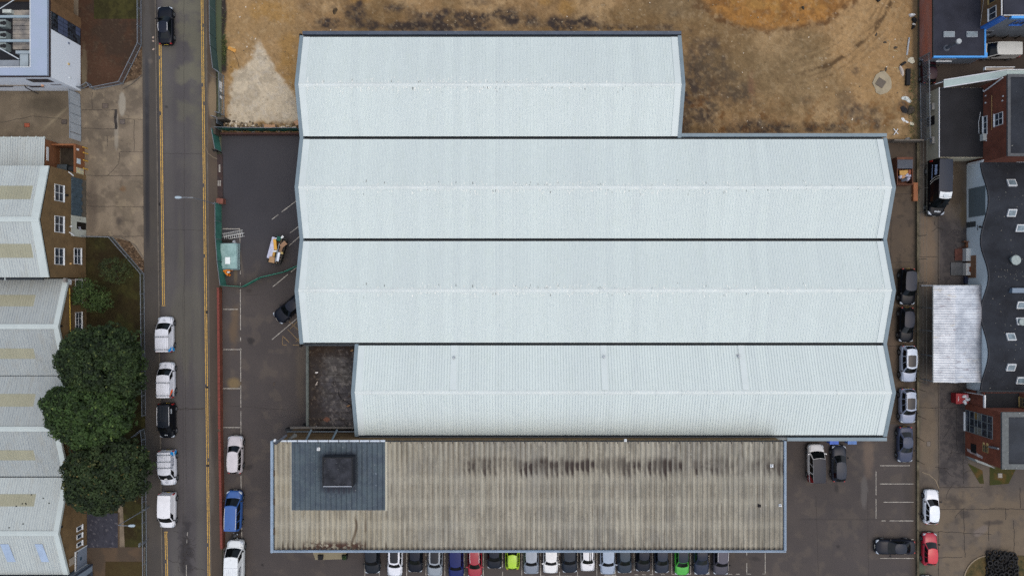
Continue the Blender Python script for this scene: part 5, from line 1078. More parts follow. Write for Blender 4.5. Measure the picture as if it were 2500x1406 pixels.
# silver canopy shed
kx = (H - 3) / H / S; sx0, sx1, sy0, sy1, srx = (2281 - 1250) * kx, (2399 - 1250) * kx, (703 - 933) * kx, (703 - 697) * kx, (2331.5 - 1250) * (H - 3.2) / H / S
sc_ = thing("metal_canopy", "open sided shed with a patchy silver corrugated roof in front of the wavy roofed works", "canopy", ((sx0 + sx1) / 2, (sy0 + sy1) / 2, 0))
t = NT("silver_sheet", .38, .15, .5); sxy = t.n("ShaderNodeSeparateXYZ"); tc = t.n("ShaderNodeTexCoord"); t.l(tc.outputs["Object"], sxy.inputs[0])
u = t.math('FRACT', t.math('MULTIPLY', sxy.outputs[1], 1 / .61)); ln_ = t.math('LESS_THAN', u, .07); u2_ = t.math('FRACT', t.math('MULTIPLY', sxy.outputs[1], 1 / .305)); l2 = t.math('LESS_THAN', u2_, .09)
c_ = t.mix(t.rng(t.noise(.5, t.coord((1, 1, 1)), 5, .7), .35, .62), L3((142, 150, 160)), L3((190, 197, 204)))
c_ = t.mix(t.rng(t.noise(1.0, t.coord((.6, 2.2, 1)), 6, .75), .57, .68), c_, L3((120, 116, 124))); c_ = t.mix(t.rng(t.noise(1.0, t.coord((.35, 1.0, 1)), 4, .7), .6, .72, 0, .6), c_, L3((168, 156, 130)))
c_ = t.mix(t.rng(sxy.outputs[0], 2.1, 3.2, 0, .8), c_, L3((72, 62, 60))); c_ = t.mix(t.math('MULTIPLY', ln_, .55), c_, L3((70, 76, 88))); c_ = t.mix(t.math('MULTIPLY', l2, .25), c_, L3((90, 98, 110))); m_silver = t.out(c_)
b = MB()
def rib_y(mb, xa, za, xb_, zb, y0, y1, per=.305, h=.03):
    P = []; n_ = int((y1 - y0) / per)
    for i in range(n_): y = y0 + i * per; P += [(y, 0), (y + per * .6, 0), (y + per * .75, h), (y + per * .85, h)]
    P.append((y1, 0)); m_ = len(P); v = [(xa, y, za + z_) for y, z_ in P] + [(xb_, y, zb + z_) for y, z_ in P]
    mb.add(v, [(m_ + i, m_ + i + 1, i + 1, i)[::-1] if xb_ < xa else (m_ + i, m_ + i + 1, i + 1, i) for i in range(m_ - 1)])
rib_y(b, sx0, 2.85, srx, 3.25, sy0, sy1); rib_y(b, srx, 3.22, sx1, 2.8, sy0, sy1); b.build("roof", m_silver, sc_)
for yy in (sy0 + .05, sy0 + 3.2, sy0 + 6.3, sy0 + 9.2, sy1 - .05):
    for xx in (sx0 + .1, sx1 - .2): b = MB(); b.box(xx - .05, xx + .05, yy - .05, yy + .05, 0, 2.78); b.build("post", m_metal, sc_)
b = MB(); b.box(sx0, sx1, sy0 - .05, sy0, 2.6, 2.78); b.box(sx0, sx1, sy1, sy1 + .05, 2.6, 2.78); b.box(sx0 - .04, sx0, sy0, sy1, 2.65, 2.84); b.build("edge_beam", mat("pale_beam2", (176, 180, 176), .6), sc_)
b = MB()
for yy in (sy0 + 3.4, sy0 + 7.2, sy1): b.tube([(W(2268, 0, 1)[0], yy, 2.2), (sx0, yy, 2.75)], .03)
b.tube([(W(2246, 0, 2)[0], sy1, 2.3), (sx0, sy1, 2.7)], .05); b.build("tie_rod", m_metal, sc_)
# little brown roof, yard items between the units
b = MB(); b.box(W(2391, 0, 1.8)[0], VX - .05, (703 - 678) * .0515, (703 - 623) * .0515, 0, 1.8); tag(b.build("timber_store", mat("plywood_brown", (122, 92, 70), .85, .12, 1, fine=.1)), "plain brown flat topped timber store against the wavy roofed works", "store")
b = MB(); b.box(W(2386, 0, 1)[0], W(2389, 0, 1)[0], (703 - 686) * .052, (703 - 588) * .052, 0, 1.1); b.box(W(2360, 0, 1)[0], W(2386, 0, 1)[0], (703 - 590) * .052, (703 - 588) * .052, 0, .5); b.box(W(2360, 0, .4)[0], W(2386, 0, .4)[0], (703 - 604) * .052, (703 - 590.5) * .052, 0, .3)
tag(b.build("timber_screen", mat("rust_timber", (104, 70, 50), .9, .25, 2)), "rust brown timber screen boxing in the two white cabinets", "screen")
for i, (ya, yb) in enumerate(((606, 637), (642, 672))):
    b = MB(); b.box(W(2359, 0, .8)[0], W(2384.5, 0, .8)[0], (703 - yb) * .052, (703 - ya) * .052, 0, .8); o = b.build("metal_cabinet", mat("cabinet_white", (178, 182, 182), .5, .06, 2) if not i else mat("cabinet_rusty", (186, 184, 178), .6, .06, 2)); 
    tag(o, ("clean white metal cabinet top north of the rusty one", "white metal cabinet top with a big rust brown stain")[i], "cabinet")
    b = MB(); b.box(W(2361, 0, .82)[0], W(2382.5, 0, .82)[0], (703 - yb + 2) * .0517, (703 - ya - 2) * .0517, .8, .83); ll = b.build("lid", MATS["cabinet_white"], o)
    if i:
        b = MB(); c_0 = W(2371, 657, .84); P_ = [(c_0[0] + math.cos(q * .42) * (.3 + .14 * math.sin(q * 2.3)), c_0[1] + math.sin(q * .42) * (.5 + .16 * math.cos(q * 1.7)), .836) for q in range(15)]; b.poly(P_); b.build("rust_patch", mat("rust_patch", (112, 60, 40), .9, .3, 6), ll)
for i, (a_, c_, col) in enumerate((((2330, 608), (2357, 636), (78, 46, 38)), ((2320, 641), (2357, 672), (78, 80, 82)), ((2372, 589), (2385, 603), (120, 76, 48)), ((2361, 588), (2371, 601), (122, 130, 136)), ((2352, 675), (2362, 692), (38, 44, 66)), ((2366, 676), (2385, 693), (92, 50, 38)))):
    b = MB(); p0, p1 = W(*a_), W(*c_); b.box(p0[0], p1[0], p1[1], p0[1], 0.002, .1 + .05 * i); tag(b.build("yard_board", mat("board%d" % i, col, .85, .2, 2, fine=.1)), ("dark red sheet lying left of the clean white cabinet", "grey board lying left of the rust stained cabinet", "orange brown board at the foot of the wavy works wall", "small pale grey box lid beside the orange board", "small navy crate at the silver roof's north edge", "rusty tray at the silver roof's north edge")[i], "board")

# lower unit with link roof and the two storey brick office
u7 = thing("link_unit", "single storey brick link with black roof between wavy works and brick office", "building", (61, -13.8, 0))
lx = (2404 - 1250) * (H - 3.5) / H / S
b = MB(); b.box(lx, 62.6, -15.0, -12.92, 0, 3.4); b.box(62.6, 95, -15.0, -12.92, 0, 4.6); b.build("wall", m_brickR, u7)
b = MB(); b.box(lx + .1, 62.6, -14.95, -12.95, 3.4, 3.5); b.build("felt_roof", mat("black_felt_d", (22, 23, 26), .9, .2, .8), u7)
b = MB(); b.box(lx - .06, lx + .1, -14.95, -13.2, 3.3, 3.56); b.build("edge_trim", m_upvc, u7)
pane_win(u7, 62.6, -1, -14.6, -13.4, 3.6, 4.4, 1, 2, mat("tan_frame", (150, 130, 84)))
b = MB(); v_ = mat("felt_flap", (52, 58, 62), .9, .15, 1); b.box(lx - .5, 70, -13.1, -12.7, 2.7, 2.9); b.build("valley_felt", v_, u7)
b = MB(); b.tube([(lx - .08, -13.2, 3.2), (lx - .35, -13.3, .2)], .05); b.build("waste_pipe", m_upvc, u7)
b = MB(); q = W(2392, 0, 1)[0]; b.box(q, q + .5, -12.2, -12.1, 2.0, 2.15); b.box(q - .9, q + .6, -12.1, -11.9, 1.8, 2.0); b.build("gutter_end", m_upvc, u7)
BX6 = 58.24; z6 = 6.5; y60, y61 = (703 - 1144) * (H - z6) / H / S, (703 - 1006) * (H - z6) / H / S
u6 = thing("brick_office", "two storey red brick office with a tall many paned window and stone roof coping", "building", (64, -18, 0))
b = MB(); b.box(BX6, 95, y60, y61, 0, z6 - .1); b.build("wall", brick_mat("red_brick", (138, 74, 52), (118, 62, 46), (108, 76, 60), .35), u6)
b = MB(); b.box(BX6 + .75, 95, y60 + .6, y61 - .55, z6 - .1, z6); b.build("felt_roof", mat("blue_black_felt", (46, 50, 56), .9, .2, .5, fine=.15), u6)
b = MB(); b.box(BX6 - .03, BX6 + .75, y60 - .03, y61 + .03, z6 - .1, z6 + .14); b.box(BX6 + .75, 95, y60 - .03, y60 + .6, z6 - .1, z6 + .14); b.box(BX6 + .75, 95, y61 - .55, y61 + .03, z6 - .1, z6 + .14); b.build("coping", mat("grit_coping", (92, 96, 96), .9, .15, 3, fine=.2, speck=(5, .7, (180, 180, 172))), u6)
# tall window
f = MB(); wy0, wy1 = -18.3, -15.6
zz = [.15, .9, 1.75, 2.35, 3.1, 4.1, 5.0]
dkf = mat("grey_window_bar", (120, 126, 126), .6, .1, 2)
for z_ in zz: f.box(BX6 - .06, BX6, wy0, wy1, z_ - .03, z_ + .03)
for q in range(4): y = wy0 + (wy1 - wy0) * q / 3; f.box(BX6 - .058, BX6, y - .03, y + .03, .15, 5.0)
fo = f.build("tall_window", dkf, u6)
for j in range(6):
    for q in range(3):
        ya_ = wy0 + (wy1 - wy0) * q / 3; g_ = MB(); g_.box(BX6 - .02, BX6, ya_ + .04, ya_ + (wy1 - wy0) / 3 - .04, zz[j] + .04, zz[j + 1] - .04)
        g_.build("pane", mat("ochre_blind", (128, 106, 62), .5) if (j == 2 and q == 2) else (mat("pale_blind", (112, 112, 104), .5, .2, 3) if (j == 3 and q != 1) or (j == 2 and q == 0) else m_dkglass), fo)
f = MB(); f.box(BX6 - .25, BX6, wy0, wy1 - .3, .0, .12); f.build("white_sill", m_upvc, fo)
y = (703 - 1110) * .0485; pane_win(u6, BX6, -1, y - .45, y + .45, 3.3, 4.25, 2, 3, mat("tan_frame", (150, 130, 84)), sill=False)
y = (703 - 1101) * .0508; b = MB(); b.box(BX6 - .04, BX6, y - .55, y + .55, 1.1, 2.1); b.build("boarded_window", m_black, u6)
for (px, py) in ((2402, 1082), (2411, 1084)): z_ = zof(px, BX6); y = (703 - py) * (H - z_) / H / S; b = MB(); b.box(BX6 - .05, BX6, y - .14, y + .14, z_ - .14, z_ + .14); b.build("vent_brick", mat("cream_vent", (206, 176, 118), .6), u6)
b = MB(); b.cyl((BX6 - .15, (703 - 1098) * .0485, 6.2), (BX6 - .15, (703 - 1096) * .0491, 4.6), .13, 8); b.build("downpipe", m_metal, u6)
b = MB(); y0_ = (703 - 1116) * .0508
b.poly([(BX6 - .015, y0_ + .5, .3), (BX6 - .015, y0_ + .1, .5), (BX6 - .015, y0_ - .15, 3.2), (BX6 - .015, y0_ + .15, 3.3), (BX6 - .015, y0_ + .45, 1.6)]); b.build("lime_stain", mat("lime_stain", (150, 126, 120), .9, .3, 3, c2=(186, 178, 176)), u6)
b = MB(); a_ = W(2388, 1126, 1.5); b.prism([W(2386, 1128, 1.6)[:2], W(2400, 1133, 1.6)[:2], W(2432, 1144, 1.6)[:2], (BX6 + .6, y60 - .02), (BX6 + .1, y60 - .02)], 0, 1.6); b.build("white_porch", mat("porch_white", (134, 142, 142), .6, .1, 2), u6)
# red bin with bags
x, y, _ = W(2347, 973, 1.2); b = MB(); b.prism([(x - .6, y - .62), (x + 1.0, y - .62), (x + 1.0, y + .62), (x - .6, y + .62)], .1, 1.05)
rb = b.build("waste_bin", mat("bin_red", (134, 34, 40), .5, .1, 2)); tag(rb, "red lidded bin heaped with white bags beside the red brick office", "bin")
b = MB(); b.box(x - .66, x - .05, y - .66, y + .66, 1.052, 1.2); ll = b.build("lid", MATS["bin_red"], rb); text_part("waste", .26, Matrix.Translation((x - .35 - ORG[rb.name][0], y - ORG[rb.name][1], 1.205 - ORG[rb.name][2])) @ Matrix.Rotation(R(-90), 4, 'Z'), m_upvc, ll)
for ux in (-.4, .8): b = MB(); b.cyl((x + ux, y - .66, .12), (x + ux, y - .6, .12), .12, 10); b.build("wheel", m_black, rb)
# ---------------------------------------------------------------- crumpled bags, fences, trees, small things
def lump(name, px, py, sx, sy, sz, m, label, cat, z=0., rz=0., seed=1, group=None, n=10, parent=None):
    rnd = random.Random(seed); x, y, _ = W(px, py, z); b = MB(); rings = 5; V = []; ph = [rnd.uniform(0, 6) for _ in range(4)]
    for j in range(rings + 1):
        t = j / rings; r = math.cos(t * math.pi / 2 * .96)
        for i in range(n):
            a = 2 * math.pi * i / n; k = 1 + .22 * math.sin(2 * a + ph[0]) + .14 * math.sin(3 * a + ph[1]) + rnd.uniform(-.14, .14)
            V.append((sx / 2 * r * k * math.cos(a), sy / 2 * r * k * math.sin(a), sz * (math.sin(t * math.pi / 2) + rnd.uniform(-.08, .08) * (j > 0))))
    F = [(j * n + i, j * n + (i + 1) % n, (j + 1) * n + (i + 1) % n, (j + 1) * n + i) for j in range(rings) for i in range(n)] + [tuple(rings * n + i for i in range(n))]
    b.add(V, F, 0, Matrix.Translation((x, y, z)) @ Matrix.Rotation(R(rz), 4, 'Z')); o = b.build(name, m, parent)
    return tag(o, label, cat, group) if label else o
def bar(name, p0, p1, w, h, m, label, cat, z=0., group=None, x=None):
    a = Vector(W(*p0, z)); b_ = Vector(W(*p1, z)); d = b_ - a; L_ = d.length; M = Matrix.Translation((a + b_) / 2) @ Matrix.Rotation(math.atan2(d.y, d.x), 4, 'Z')
    b = MB(); b.box(-L_ / 2, L_ / 2, -w / 2, w / 2, 0, h, 0, M)
    if x: x(b, L_, M)
    return tag(b.build(name, m), label, cat, group)
for i, (x, y, s_, c) in enumerate(((2353, 967, .5, 0), (2361, 974, .55, 0), (2354, 981, .55, 0), (2359, 966, .42, 1))):
    lump("rubbish_bag", x, y, s_, s_, .35, m_upvc if not c else mat("pink_bag", (196, 150, 160), .5), ("white bag touching the red lid in the heaped bin", "white bag nearest the brick wall in the heaped bin", "white bag with a blue side in the heaped bin", "pinkish bag at the back of the heaped bin")[i], "bag", .95, seed=i + 3, group="bags in the red bin")

# --- railings
m_rail = mat("railing_grey", (122, 130, 138), .5, .1, 2, metal=.3)
def railing(pts, h, label, name="railing_fence", cat="fence", pitch=.16, m=m_rail, post=2.6, rail_z=(.15, .95), thick=.022, pale=False, kind_w=.03):
    P = [Vector(W(*p)[:2]) for p in pts]; c = sum(P, Vector((0, 0))) / len(P); t = thing(name, label, cat, (c.x, c.y, 0)); bars = MB(); rails = MB(); 
    for a, b in zip(P, P[1:]):
        d = b - a; L_ = d.length; d.normalize(); n_ = max(1, int(L_ / pitch)); ang = math.atan2(d.y, d.x)
        for i in range(n_):
            q = a + d * (i + .5) * L_ / n_
            M = Matrix.Translation((q.x, q.y, 0)) @ Matrix.Rotation(ang, 4, 'Z')
            bars.box(-kind_w / 2, kind_w / 2, -thick / 2, thick / 2, .06, h, 0, M)
        for rz_ in rail_z:
            z_ = rz_ * h; M = Matrix.Translation(((a.x + b.x) / 2, (a.y + b.y) / 2, z_)) @ Matrix.Rotation(ang, 4, 'Z'); rails.box(-L_ / 2, L_ / 2, -.03, .03, -.025, .025, 0, M)
        m_ = max(1, round(L_ / post))
        for i in range(m_ + 1):
            if i == m_ and b is not P[-1]: continue
            q = a + d * L_ * i / m_; pb = MB(); pb.box(q.x - .04, q.x + .04, q.y - .04, q.y + .04, 0, h + .04); pb.build("post", m, t)
    bars.build("bars", m, t); rails.build("rails", m, t); return t
railing([(346, -60), (346.5, 113), (301, 206), (232, 220)], 1.15, "waist high grey railing round the brown soil garden beside the street")
railing([(229, 216), (222, 207), (205, 217), (198, 217)], 1.0, "short kinked grey railing between the garden and the white office corner", post=.9)
railing([(212, 578), (276, 580), (353, 668), (357, 1012)], 1.1, "grey railing along the lawn from the concrete yard down past the big trees")
railing([(333, 1062), (353, 1046), (357, 1070), (361, 1570)], 1.15, "grey street railing continuing past the lower tree to the bottom edge")
gt = thing("yard_gate", "long pale grey five panel gate standing across the yard entrance", "gate", (-55.4, 22, 0))
gy = [24.9, 23.2, 22.0, 20.8, 19.6, 18.75]; gx = [-55.5, -55.42, -55.38, -55.36, -55.36, -55.36]
m_gate = mat("gate_mesh", (176, 184, 190), .5, .06, 1, metal=.2)
for i in range(5):
    b = MB(); a, c = Vector((gx[i], gy[i])), Vector((gx[i + 1], gy[i + 1])); d = c - a; ang = math.atan2(d.y, d.x); L_ = d.length
    M = Matrix.Translation(((a.x + c.x) / 2, (a.y + c.y) / 2, 0)) @ Matrix.Rotation(ang, 4, 'Z')
    for k in range(int(L_ / .05)): b.box(-L_ / 2 + k * .05, -L_ / 2 + k * .05 + .042, -.01, .01, .1, 2.25, 0, M)
    b.build("mesh_panel", m_gate, gt)
    b = MB(); b.box(-L_ / 2, -L_ / 2 + .06, -.04, .04, .05, 2.32, 0, M); b.box(-L_ / 2 + .06, L_ / 2, -.035, .035, 2.25, 2.31, 0, M); b.box(-L_ / 2 + .06, L_ / 2, -.035, .035, .04, .1, 0, M); b.build("frame", m_rail, gt)
b = MB(); b.box(-55.45, -55.38, 21.0, 21.8, 1.0, 1.1); b.build("latch", m_upvc, gt)
# street fence, green grey mesh, top
m_gmesh = mat("green_grey_mesh", (62, 84, 82), .7, .1, 1); m_green = mat("green_netting", (46, 98, 88), .8, .1, .8, c2=(62, 118, 106), stretch=(1, 1, .4), fine=.1)
def panel_fence(pts, h, label, m, cat="fence", name="mesh_fence", top=m_rail, solid=True, wob=.0, zb=.05):
    P = [Vector(W(*p)[:2]) for p in pts]; c = sum(P, Vector((0, 0))) / len(P); t = thing(name, label, cat, (c.x, c.y, 0)); net = MB(); tp = MB()
    for a, b in zip(P, P[1:]):
        d = b - a; L_ = d.length; ang = math.atan2(d.y, d.x); d.normalize(); nn = Vector((-d.y, d.x)); n_ = max(2, int(L_ / .4))
        Q = []
        for i in range(n_ + 1):
            q = a + d * L_ * i / n_; o1 = nn * wob * math.sin(i * 1.9 + q.y); Q.append(((q + o1).x, (q + o1).y))
        for q0, q1 in zip(Q, Q[1:]):
            e = nn * .012
            for s_ in (1, -1): 
                v = [(q0[0] + e.x * s_, q0[1] + e.y * s_, zb), (q1[0] + e.x * s_, q1[1] + e.y * s_, zb), (q1[0] + e.x * s_, q1[1] + e.y * s_, h), (q0[0] + e.x * s_, q0[1] + e.y * s_, h)]
                net.poly(v if s_ > 0 else v[::-1])
        M = Matrix.Translation(((a.x + b.x) / 2, (a.y + b.y) / 2, h)) @ Matrix.Rotation(ang, 4, 'Z'); tp.box(-L_ / 2, L_ / 2, -.022, .022, -.01, .035, 0, M)
        for i in range(max(1, round(L_ / 3)) + 1):
            q = a + d * L_ * i / max(1, round(L_ / 3)); pb = MB(); pb.cyl((q.x, q.y, 0), (q.x, q.y, h + .06), .035, 6); pb.build("post", top, t)
    net.build("netting", m, t); tp.build("top_rail", top, t); return t
panel_fence([(525.5, -100), (527.5, 95), (529, 125), (535, 178)], 1.9, "grey green mesh fence along the footway by the soil site's top end", m_gmesh)
railing([(538, 180), (548, 187), (549, 284), (540, 282)], 1.8, "grey palisade gate with white notices where the soil site meets the footway", "palisade_gate", "gate", pitch=.19, kind_w=.07)
for i, (y0, y1) in enumerate(((207, 224), (226, 231), (241, 248))):
    b = MB(); X = W(548, 0, .0)[0] + .06; b.box(X, X + .03, (703 - y1) / S, (703 - y0) / S, .9, 1.5 if i else 1.65); tag(b.build("notice_sign", m_upvc), ("largest", "middle, smallest", "southern")[i] + " white notice tied on the palisade gate", "sign", "notices on the palisade gate")
b = MB(); b.box(*[W(x, 0, 1)[0] for x in (521, 531)], (703 - 326) * .0515, (703 - 290) * .0515, 0, 1.6); b.box(*[W(x, 0, 2.)[0] for x in (524, 548)], (703 - 292) * .0515, (703 - 286) * .0515, 0, 2.0)
tag(b.build("brick_pier", mat("dark_pier", (70, 64, 56), .9, .2, 2)), "dark brick pier and stub wall at the south end of the palisade gate", "pier")
panel_fence([(532, 292), (546, 296), (546, 310)], 2.0, "short slate blue fence panel boxed beside the dark brick pier", mat("slate_mesh", (58, 70, 80), .7, .1, 1))
panel_fence([(540, 319), (600, 321), (735, 321)], 1.95, "dark green netting fence between the soil site and the car park", mat("dark_green_net", (34, 62, 54), .8, .25, .8, c2=(28, 80, 66)), wob=.05)
b = MB(); b.box(W(545, 0)[0], W(735, 0)[0], (703 - 332) / S, (703 - 328) / S, 0, .9); tag(b.build("brick_wall", mat("red_wall_low", (66, 44, 40), .9, .2, 1)), "low dull red wall under the dark green netting fence", "wall")
panel_fence([(532, 322), (541, 371)], 2.0, "green netting fence panel north of the brick paved entrance", m_green)
b = MB(); b.cyl((*W(541, 374)[:2], 0), (*W(541, 374)[:2], 2.0), .07, 8); b.cyl((*W(531, 371)[:2], 0), (*W(531, 371)[:2], 1.6), .06, 8); b.box(W(531, 0)[0], W(543, 0)[0], (703 - 375) / S, (703 - 373) / S, 1.2, 1.4); tag(b.build("gate_post", m_black), "black gate posts at the north side of the paved entrance", "gate post")
b = MB(); b.box(*[W(x, 0, .8)[0] for x in (529, 545)], (703 - 497) * .052, (703 - 484) * .052, 0, .9); tag(b.build("brick_pier", mat("salmon_brick", (118, 74, 62), .9, .2, 3, fine=.1)), "salmon brick stub wall at the south side of the paved entrance", "pier")
panel_fence([(541, 499), (541.5, 585)], 1.95, "green netting fence north half along the footway beside the car park", m_green)
panel_fence([(542, 586), (546, 640), (553, 697)], 1.95, "green netting fence leaning along the footway beside the stacked panels", m_green, wob=.04)
panel_fence([(553, 697), (600, 700), (640, 678)], 1.2, "low green barrier crossing the car park by the white bay line", mat("bright_green_net", (44, 118, 98), .8, .1, 1), top=mat("green_rail", (60, 132, 112), .6, .1, 2))
panel_fence([(640, 678), (700, 664), (735, 648)], 1.2, "low green barrier running up to the warehouse wall", MATS["bright_green_net"], top=MATS["green_rail"])
# long low red brick wall
rw = thing("brick_wall", "long low red brick wall dividing the footway from the car park", "wall", W(541, 1015))
P = [W(540, 702), W(543, 1050), W(548, 1335)]; b = MB(); cpg = MB()
for a, c in zip(P, P[1:]):
    d = Vector((c[0] - a[0], c[1] - a[1])); L_ = d.length; M = Matrix.Translation(((a[0] + c[0]) / 2, (a[1] + c[1]) / 2, 0)) @ Matrix.Rotation(math.atan2(d.y, d.x), 4, 'Z'); b.box(-L_ / 2, L_ / 2, -.11, .11, 0, .9, 0, M)
    for k in range(int(L_ / .45)): cpg.box(-L_ / 2 + k * .45, -L_ / 2 + k * .45 + .43, -.15, .15, .9, .97, 0, M)
b.build("wall", m_brickR, rw); cpg.build("coping", mat("red_coping", (112, 58, 50), .85, .15, 2, fine=.12), rw)
# lane fences on the right
railing([(2243, 144), (2246, 346)], 2.3, "tall grey palisade fence between the soil site and the cream unit", "palisade_fence", "fence", pitch=.19, kind_w=.07, post=2.7, rail_z=(.12, .93))
m_post = mat("lane_post", (96, 98, 94), .7, .2, 3)
def wire_fence(pts, h, label):
    P = [Vector(W(*p)[:2]) for p in pts]; c = sum(P, Vector((0, 0))) / len(P); t = thing("wire_fence", label, "fence", (c.x, c.y, 0)); w_ = MB()
    for a, b in zip(P, P[1:]):
        for z_ in (.5, 1.2, h - .06): w_.cyl((a.x, a.y, z_), (b.x, b.y, z_), .016, 4)
        L_ = (b - a).length; n_ = max(1, round(L_ / 3))
        for i in range(n_ + 1): q = a + (b - a) * i / n_; pb = MB(); pb.cyl((q.x, q.y, 0), (q.x, q.y, h), .035, 6); pb.build("post", m_post, t)
    w_.build("wire", m_post, t)
wire_fence([(2241, 350), (2240, 690), (2240, 930)], 2.0, "thin wire fence with slim posts along the lane beside the black lorry")
dw = MB(); dw.box(W(2236, 0)[0], W(2241, 0)[0], (703 - 1500) / S, (703 - 350) / S, 0, .28); tag(dw.build("boundary_kerb_wall", mat("mossy_concrete", (72, 66, 50), .95, .3, .6, c2=(92, 86, 70), fine=.2)), "mossy low concrete boundary wall between the parked cars and the drive", "wall")
bw = MB(); bw.box(W(2170, 0)[0], W(2241, 0)[0], (703 - 349) / S, (703 - 346) / S, 0, 1.3); tag(bw.build("rail_wall", mat("pale_wall_top", (98, 92, 84), .9, .2, 2)), "thin pale wall between the soil site and the lane's north end", "wall")
for i, (x0, y0, x1, y1) in enumerate(((2250, 1018, 2262, 1023), (2251, 953, 2262, 956), (2247, 1070, 2258, 1078), (2246, 1126, 2258, 1134), (2250, 1255, 2266, 1275), (2248, 1296, 2260, 1310))):
    b = MB(); a = W(x0 - 8, y0 - 3, .3); c = W(x1, y1, 1.3); b.cyl(a, c, .04, 6, .02)
    tag(b.build("bare_branch", mat("dark_twig", (50, 44, 38), .9)), "dark bare branch poking over the mossy wall " + ("beside the lower silver car", "between the two silver cars", "beside the dark grey estate", "below the dark grey estate", "next to the white hatchback", "between the white and red hatchbacks")[i], "branch", "branches over the mossy wall")

# --- street lamps
def lamp(bx, by, side, label, hgt=6.9):
    x, y, _ = W(bx, by); t = thing("street_lamp", label, "street lamp", (x, y, 0)); b = MB(); b.cyl((x, y, 0), (x, y, 1.4), .1, 10); b.cyl((x, y, 1.4), (x, y, hgt), .065, 10, .045); b.build("pole", m_metal, t, 40)
    b = MB(); b.tube([(x, y, hgt), (x + side * .5, y, hgt + .12), (x + side * 1.25, y, hgt + .15)], .035); b.build("arm", m_metal, t)
    b = MB(); X = x + side * 1.25; n = 10
    b.prism([(X, y - .07), (X + side * .2, y - .14), (X + side * .62, y - .15), (X + side * .78, y - .08), (X + side * .78, y + .08), (X + side * .62, y + .15), (X + side * .2, y + .14), (X, y + .07)], hgt + .08, hgt + .2); h_ = b.build("lamp_head", mat("lamp_grey", (150, 166, 176), .4, .1, 2), t)
    b = MB(); b.box(X + side * .25, X + side * .6, y - .09, y + .09, hgt + .05, hgt + .08); b.build("lens", m_upvc, h_)
lamp(532, 500, -1, "street lamp rising from the footway with its head over the road near the paved entrance")
lamp(365, 1236, 1, "street lamp on the west pavement with its head over the lawn below the big trees")
b = MB(); x, y, _ = W(365, 1313); b.cyl((x, y, 0), (x - .0, y, 2.6), .04, 6); b.box(x - .02, x + .02, y - .25, y + .25, 2.1, 2.5); tag(b.build("sign_post", m_metal), "slim grey sign post on the west pavement south of the lower street lamp", "sign post")

